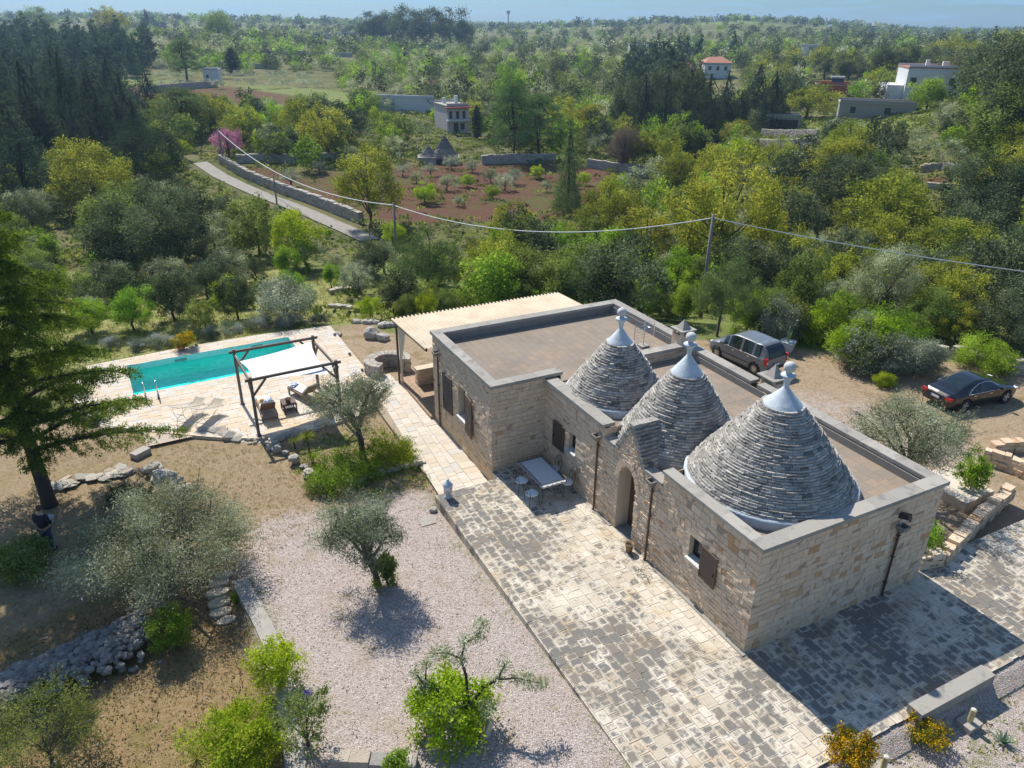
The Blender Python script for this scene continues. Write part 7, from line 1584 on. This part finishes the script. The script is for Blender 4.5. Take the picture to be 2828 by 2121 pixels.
HT = dict(green=(3.2, 5.6), lime=(2.6, 4.2), mid=(3.2, 5.6), olive=(2.6, 4.2), silver=(2.6, 4), dark=(3.6, 6.4), oak=(4.5, 7), conifer=(7, 12), leftcedar=(8, 12), bush=(1.2, 2.2), scrub=(.8, 1.6))
LAB = dict(green='fresh green tree among many in the valley thicket', lime='small lime green tree among many in the valley thicket', mid='mid green bushy tree among many in the valley thicket', olive='grey-green olive tree among many on the valley slopes', dark='dark evergreen tree among many on the slopes', oak='golden green oak among many on the slopes', conifer='dark conifer among many at the edge of the woods', leftcedar='layered cedar among the conifers at the left', bush='low bright bush among many in the valley', scrub='low dull green shrub among many in the valley')
GRP = dict(green='fresh green trees of the valley', lime='lime green trees of the valley', mid='mid green trees of the valley', olive='olive trees of the valley slopes', dark='dark evergreens of the slopes', oak='oaks of the slopes', conifer='conifers of the wood edge', leftcedar='cedars of the left wood', bush='bright bushes of the valley', scrub='shrubs of the valley')
FARSET = {}
def fill():
    rng = np.random.default_rng(77); count = {}
    for d0, d1, sp in ((43, 62, 3.1), (62, 110, 4.5), (110, 185, 5.4), (185, 330, 6.8), (330, 620, 10), (620, 1300, 20), (1300, 2600, 42)):
        d = d0
        while d < d1:
            l = -.80*d
            while l < .80*d:
                dd, ll = d+rng.uniform(-.5, .5)*sp, l+rng.uniform(-.5, .5)*sp; l += sp*rng.uniform(.75, 1.25)
                x, y = from_dl(dd, ll); z = float(terrain(x, y)); pxx, pyy = px_of((x, y, z))
                if not (-90 < pxx < 2300) or pyy > 700: continue
                if dd < 64 and -.62*dd < ll < -.03*dd and rng.random() < .30: continue          # the open pool meadow
                if dd < 50 and ll > -.02*dd and ll < .62*dd and (dd < 44.5): continue
                if not field_clear(x, y, 1.0): continue
                if 150 < dd < 900 and math.sin(x*.021+1.3)*math.cos(y*.027)+.7*math.sin(x*.05+y*.031) > .72: continue
                if dd > 330 and rng.random() < .25: continue
                k = pick(rng, pxx, pyy, dd); h = rng.uniform(*HT[k])*(.62 if dd < 64 and ll < -.03*dd else 1)*(1.12 if dd > 110 else 1)*(.85 if dd < 62 else 1)
                if dd > 420: k = rng.choice(['dark', 'mid', 'olive', 'green'], p=[.48, .22, .2, .10]); h = rng.uniform(4, 7.5)*(1+(dd > 1000)*.5)
                if blocked(x, y, z, h, dd): continue
                if dd < 185 and count.get(k, 0) < 230:
                    plant(k, x, y, h, LAB[k], 'mid' if dd < 80 else ('mid' if k in ('oak', 'conifer') else 'far'), rng.uniform(.85, 1.3), GRP[k]); count[k] = count.get(k, 0)+1
                else: FARSET.setdefault(k, []).append((x, y, z, h*1.05, dd))
            d += sp
    # the far trees: one merged sheet of small crowns per kind
    for k, lst in FARSET.items():
        Vs, Fs, Ts, n0 = [], [], [], 0; base = {}
        for x, y, z, h, dd in lst:
            nl = 420 if dd < 330 else (170 if dd < 650 else 90); key = (nl, rng.integers(3))
            if key not in base:
                r2 = np.random.default_rng(int(key[0]+key[1])); cone = k in ('conifer', 'leftcedar')
                bl = [(rng.uniform(-.1, .1), rng.uniform(-.1, .1), f, .30*(1-f)+.03, .30*(1-f)+.03, .12, r2.uniform(.2, .8)) for f in np.linspace(.15, .95, 10)] if cone else crown_blobs(r2, 16, (0, 0, .5), .44, .44, .19, low=-.8)
                L = {420: .085, 170: .13, 90: .19}[nl]; base[key] = blob_leaves(r2, bl, nl, L, L*.7)
            V, F, T = base[key]; a = rng.uniform(0, 6.28); c, s = math.cos(a), math.sin(a); w_ = h*rng.uniform(.9, 1.3)
            Vs.append(np.stack([(V[:, 0]*c-V[:, 1]*s)*w_+x, (V[:, 0]*s+V[:, 1]*c)*w_+y, np.maximum(V[:, 2]*h, 0)+z-.1], 1)); Fs.append(F+n0); n0 += len(V); Ts.append(np.clip(T+rng.normal(0, .18), 0, 1))
        o = obj('far_wood', mesh_np('far_wood', np.concatenate(Vs), np.concatenate(Fs), np.concatenate(Ts)), LM[{'bush': 'lime', 'leftcedar': 'conifer'}.get(k, k)]); struct(o, 'stuff')
    print('individual trees', count, 'far', {k: len(v) for k, v in FARSET.items()})
fill()
# bushes closing the far edge of the parking and the garden behind the house
rng = np.random.default_rng(15)
for k, (x, y, h, kk) in enumerate([(1010, 640, 1.8, 'scrub'), (1060, 655, 1.6, 'lime'), (1120, 640, 2.2, 'mid'), (1165, 650, 1.7, 'green'), (1315, 655, 2.4, 'green'), (1360, 668, 2.0, 'olive'), (1400, 680, 2.2, 'lime'), (1440, 690, 1.8, 'mid'), (1475, 700, 2.4, 'green'), (1610, 722, 2.2, 'green'), (1640, 725, 2.6, 'mid'), (1700, 725, 2.4, 'scrub'), (1725, 738, 1.7, 'mid'), (1790, 735, 2.6, 'green'), (1820, 715, 2.6, 'mid'), (2000, 735, 2.6, 'mid'), (2060, 745, 2.4, 'oak'), (2090, 730, 3.0, 'dark'), (2180, 760, 3.0, 'dark'), (2210, 740, 3.4, 'dark'), (960, 655, 2.0, 'mid'), (905, 660, 1.8, 'scrub'), (870, 668, 1.6, 'mid')]):
    q = P(x, y, -.6); plant(kk, q[0], q[1], h*rng.uniform(.9, 1.15), 'leafy %s bush closing the garden edge behind the house' % {'scrub': 'dull', 'lime': 'lime green', 'mid': 'mid green', 'green': 'bright green', 'olive': 'grey', 'oak': 'golden', 'dark': 'dark'}[kk], 'near' if kk != 'scrub' else 'mid', 1.15, 'garden edge bushes, %s' % kk, name='bush')
for k in range(16):
    i = 4+k*4; s_ = -1 if (LNn[i]@F2) > 0 else 1; e = LC[i]+LNn[i]*s_*rng.uniform(2.6, 3.8); plant(['mid', 'scrub', 'olive', 'green'][k % 4], e[0], e[1], rng.uniform(.6, 1.1), 'low %s bush along the lower side of the lane' % ['mid green', 'dull', 'grey', 'bright green'][k % 4], 'mid', 1.2, 'bushes along the lane, %s' % ['mid', 'dull', 'grey', 'bright'][k % 4], name='bush')
# small olives standing in the red field
rng = np.random.default_rng(5)
for k, (x, y, w_) in enumerate([(630, 405, 55), (690, 375, 40), (918, 440, 60), (965, 412, 48), (975, 365, 42), (1020, 372, 40), (1010, 405, 40), (1060, 395, 45), (1090, 412, 52), (1110, 398, 45), (1065, 430, 40), (900, 395, 36), (870, 380, 34), (930, 380, 38), (1160, 385, 40), (1180, 415, 36), (990, 445, 30), (835, 400, 36), (1260, 400, 40), (840, 440, 30)]):
    at('silver' if k % 4 < 2 else ('lime' if k % 4 == 2 else 'olive'), x, y, y-w_*.72, ['small silvery olive in the red field', 'small silvery olive in the red field', 'small bright green sapling in the red field', 'small grey olive in the red field'][k % 4], w_, 'mid', group=['silvery olives in the red field', 'silvery olives in the red field', 'bright saplings in the red field', 'grey olives in the red field'][k % 4])
for r_, (y, n) in enumerate([(190, 11), (172, 10)]):
    for k in range(n): at('silver', 345+k*34+rng.uniform(-8, 8), y+rng.uniform(-2, 2), y-20, 'silvery olive in the terraced groves at the upper left', 30, 'far', group='silvery olives of the terraced groves')
# ------------------------------------------------------------------ ground cover
def scatter(name, n, region, L, Wd, mat, h, seed, per=5, spread=.06, up=1.6):
    rng = np.random.default_rng(seed); pts = []
    while len(pts) < n:
        x, y = region(rng)
        if x is None: continue
        pts.append((x, y))
    p = np.array(pts); c = np.repeat(p, per, 0)+rng.normal(size=(n*per, 2))*spread; z = terrain(c[:, 0], c[:, 1])+h; bt = np.repeat(rng.uniform(.1, .9, n), per)
    V, F = leafquads(rng, np.stack([c[:, 0], c[:, 1], z+rng.uniform(0, h, len(c))], 1), L, Wd, up=up); return struct(obj(name, mesh_np(name, V, F, np.clip(bt+rng.normal(0, .15, len(c)), 0, 1)), mat), 'stuff')
def in_poly(poly, lo, hi, keep=lambda x, y: True):
    pa = np.array(poly)
    def f(rng):
        x, y = rng.uniform(*lo), rng.uniform(*hi); ins = float(sdf(poly, np.array([x]), np.array([y]))[0]) < 0
        return (x, y) if ins and keep(x, y) else (None, None)
    return f
deckd = lambda x, y: float(sdf(DECK, np.array([x]), np.array([y]))[0]) > .15
scatter('grass', 6500, in_poly([(-24, 26), (-17, 26), (-17, 31), (-3, 31.3), (6, 29), (8, 40), (2, 52), (-8, 66), (-40, 66), (-40, 30)], (-40, 8), (26, 66), deckd), .32, .03, LM['grass'], .08, 1, 7, .14)
scatter('dry_grass', 3600, in_poly([(-19, 11), (-18, 22.5), (-14, 21.5), (-10, 18.8), (-5, 18.6), (-4.6, 12.5), (-7, 12.4), (-11, 10.5)], (-19, -4), (10, 23), deckd), .12, .014, LM['dry'], .02, 2, 4, .05)
scatter('dry_grass', 2600, in_poly([(-12.2, 11), (-19, 10.5), (-26, 11), (-26, -6), (-12.1, -6)], (-26, -12), (-6, 11)), .14, .016, LM['dry'], .02, 3, 4, .06)
scatter('weeds', 700, in_poly([(.5, -3.95), (13, -3.95), (14, -9), (-1, -9)], (-1, 14), (-9, -3.9)), .13, .03, LM['grass'], .02, 4, 6, .10)
scatter('weeds', 500, in_poly([(-6.5, 12.2), (-9, 15.5), (-8, 18.3), (-4.7, 18.6), (-4.5, 12.3)], (-9, -4), (12, 19)), .16, .035, LM['green'], .02, 5, 6, .12)
scatter('dry_grass', 1500, in_poly([(8, 9), (8, 18), (13, 20), (18, 16), (26, 10), (30, 6), (22, 4), (14, 4)], (8, 30), (4, 20)), .10, .014, LM['dry'], .02, 6, 4, .08)
def litter():
    """loose pebbles on the gravel and stones in the lower garden, and fallen leaves"""
    rng = np.random.default_rng(9); mb = MB()
    f = in_poly([(-12.0, 11.3), (-8.5, 13.5), (-4.9, 12.5), (-4.9, -4), (-11.6, -4), (-11.5, 5)], (-12, -4.9), (-4, 13)); g = in_poly([(-.5, -3.9), (12, -3.9), (12, -8), (-.5, -8)], (-1, 12), (-8, -3.9)); h = in_poly([(-12.3, 10), (-26, 11), (-26, -4), (-12.2, -4)], (-26, -12), (-4, 11))
    for reg, n, lo, hi in ((f, 1500, .02, .055), (g, 500, .03, .12), (h, 260, .03, .12)):
        k = 0
        while k < n:
            x, y = reg(rng)
            if x is None: continue
            s_ = rng.uniform(lo, hi)*rng.uniform(.6, 1); mb.rock((x, y, float(terrain(x, y))+s_*.15), (s_*1.3, s_, s_*.7), rng); k += 1
    struct(mb.build('pebbles', MAT['drystone']), 'stuff')
litter()
scatter('fallen_leaves', 5200, in_poly([(-12.2, 11), (-19, 10.5), (-26, 11), (-26, -6), (-12.1, -6)], (-26, -12), (-6, 11)), .07, .035, LM['leaflitter'], .012, 13, 3, .12, 0)
scatter('fallen_leaves', 1500, in_poly([(-12.0, 11.3), (-8.5, 13.5), (-4.9, 12.5), (-4.9, -4), (-11.6, -4), (-11.5, 5)], (-12, -4.9), (-4, 13)), .05, .02, LM['leaflitter'], .012, 14, 3, .12, 0)
scatter('weeds', 420, in_poly([(-11.6, 11.3), (-8.5, 13.5), (-4.9, 12.5), (-4.9, -4), (-11.4, -4), (-11.3, 5)], (-12, -4.9), (-4, 13)), .06, .016, LM['grass'], .02, 15, 5, .10)
scatter('weeds', 700, in_poly([(-12.4, 10), (-19, 10.5), (-26, 11), (-26, -6), (-12.2, -6)], (-26, -12), (-6, 11)), .10, .022, LM['grass'], .02, 16, 6, .14)
def valley(rng):
    d = math.sqrt(rng.uniform(44**2, 190**2)); l = rng.uniform(-.78, .78)*d; x, y = from_dl(d, l)
    if d < 64 and -.62*d < l < -.03*d and rng.random() < .8: return None, None
    if not field_clear(x, y, 0) and rng.random() < .8: return None, None
    if np.min(np.hypot(LC[:, 0]-x, LC[:, 1]-y)) < 2.4: return None, None
    return x, y
scatter('scrub', 7000, valley, .42, .26, LM['scrub'], .35, 7, 18, .45, .5)
# ------------------------------------------------------------------ air
def haze():
    mb = MB(); mb.box(-2900, 2900, -60, 2900, -26, 60); t = NT('valley_haze'); v = t('VolumePrincipled'); v.inputs['Color'].default_value = (.50, .72, 1.0, 1); v.inputs['Density'].default_value = HAZE; v.inputs['Anisotropy'].default_value = .25
    t.l.new(v.outputs[0], t.out.inputs['Volume']); struct(mb.build('haze', t.m), 'stuff')
HAZE = .00024
haze()
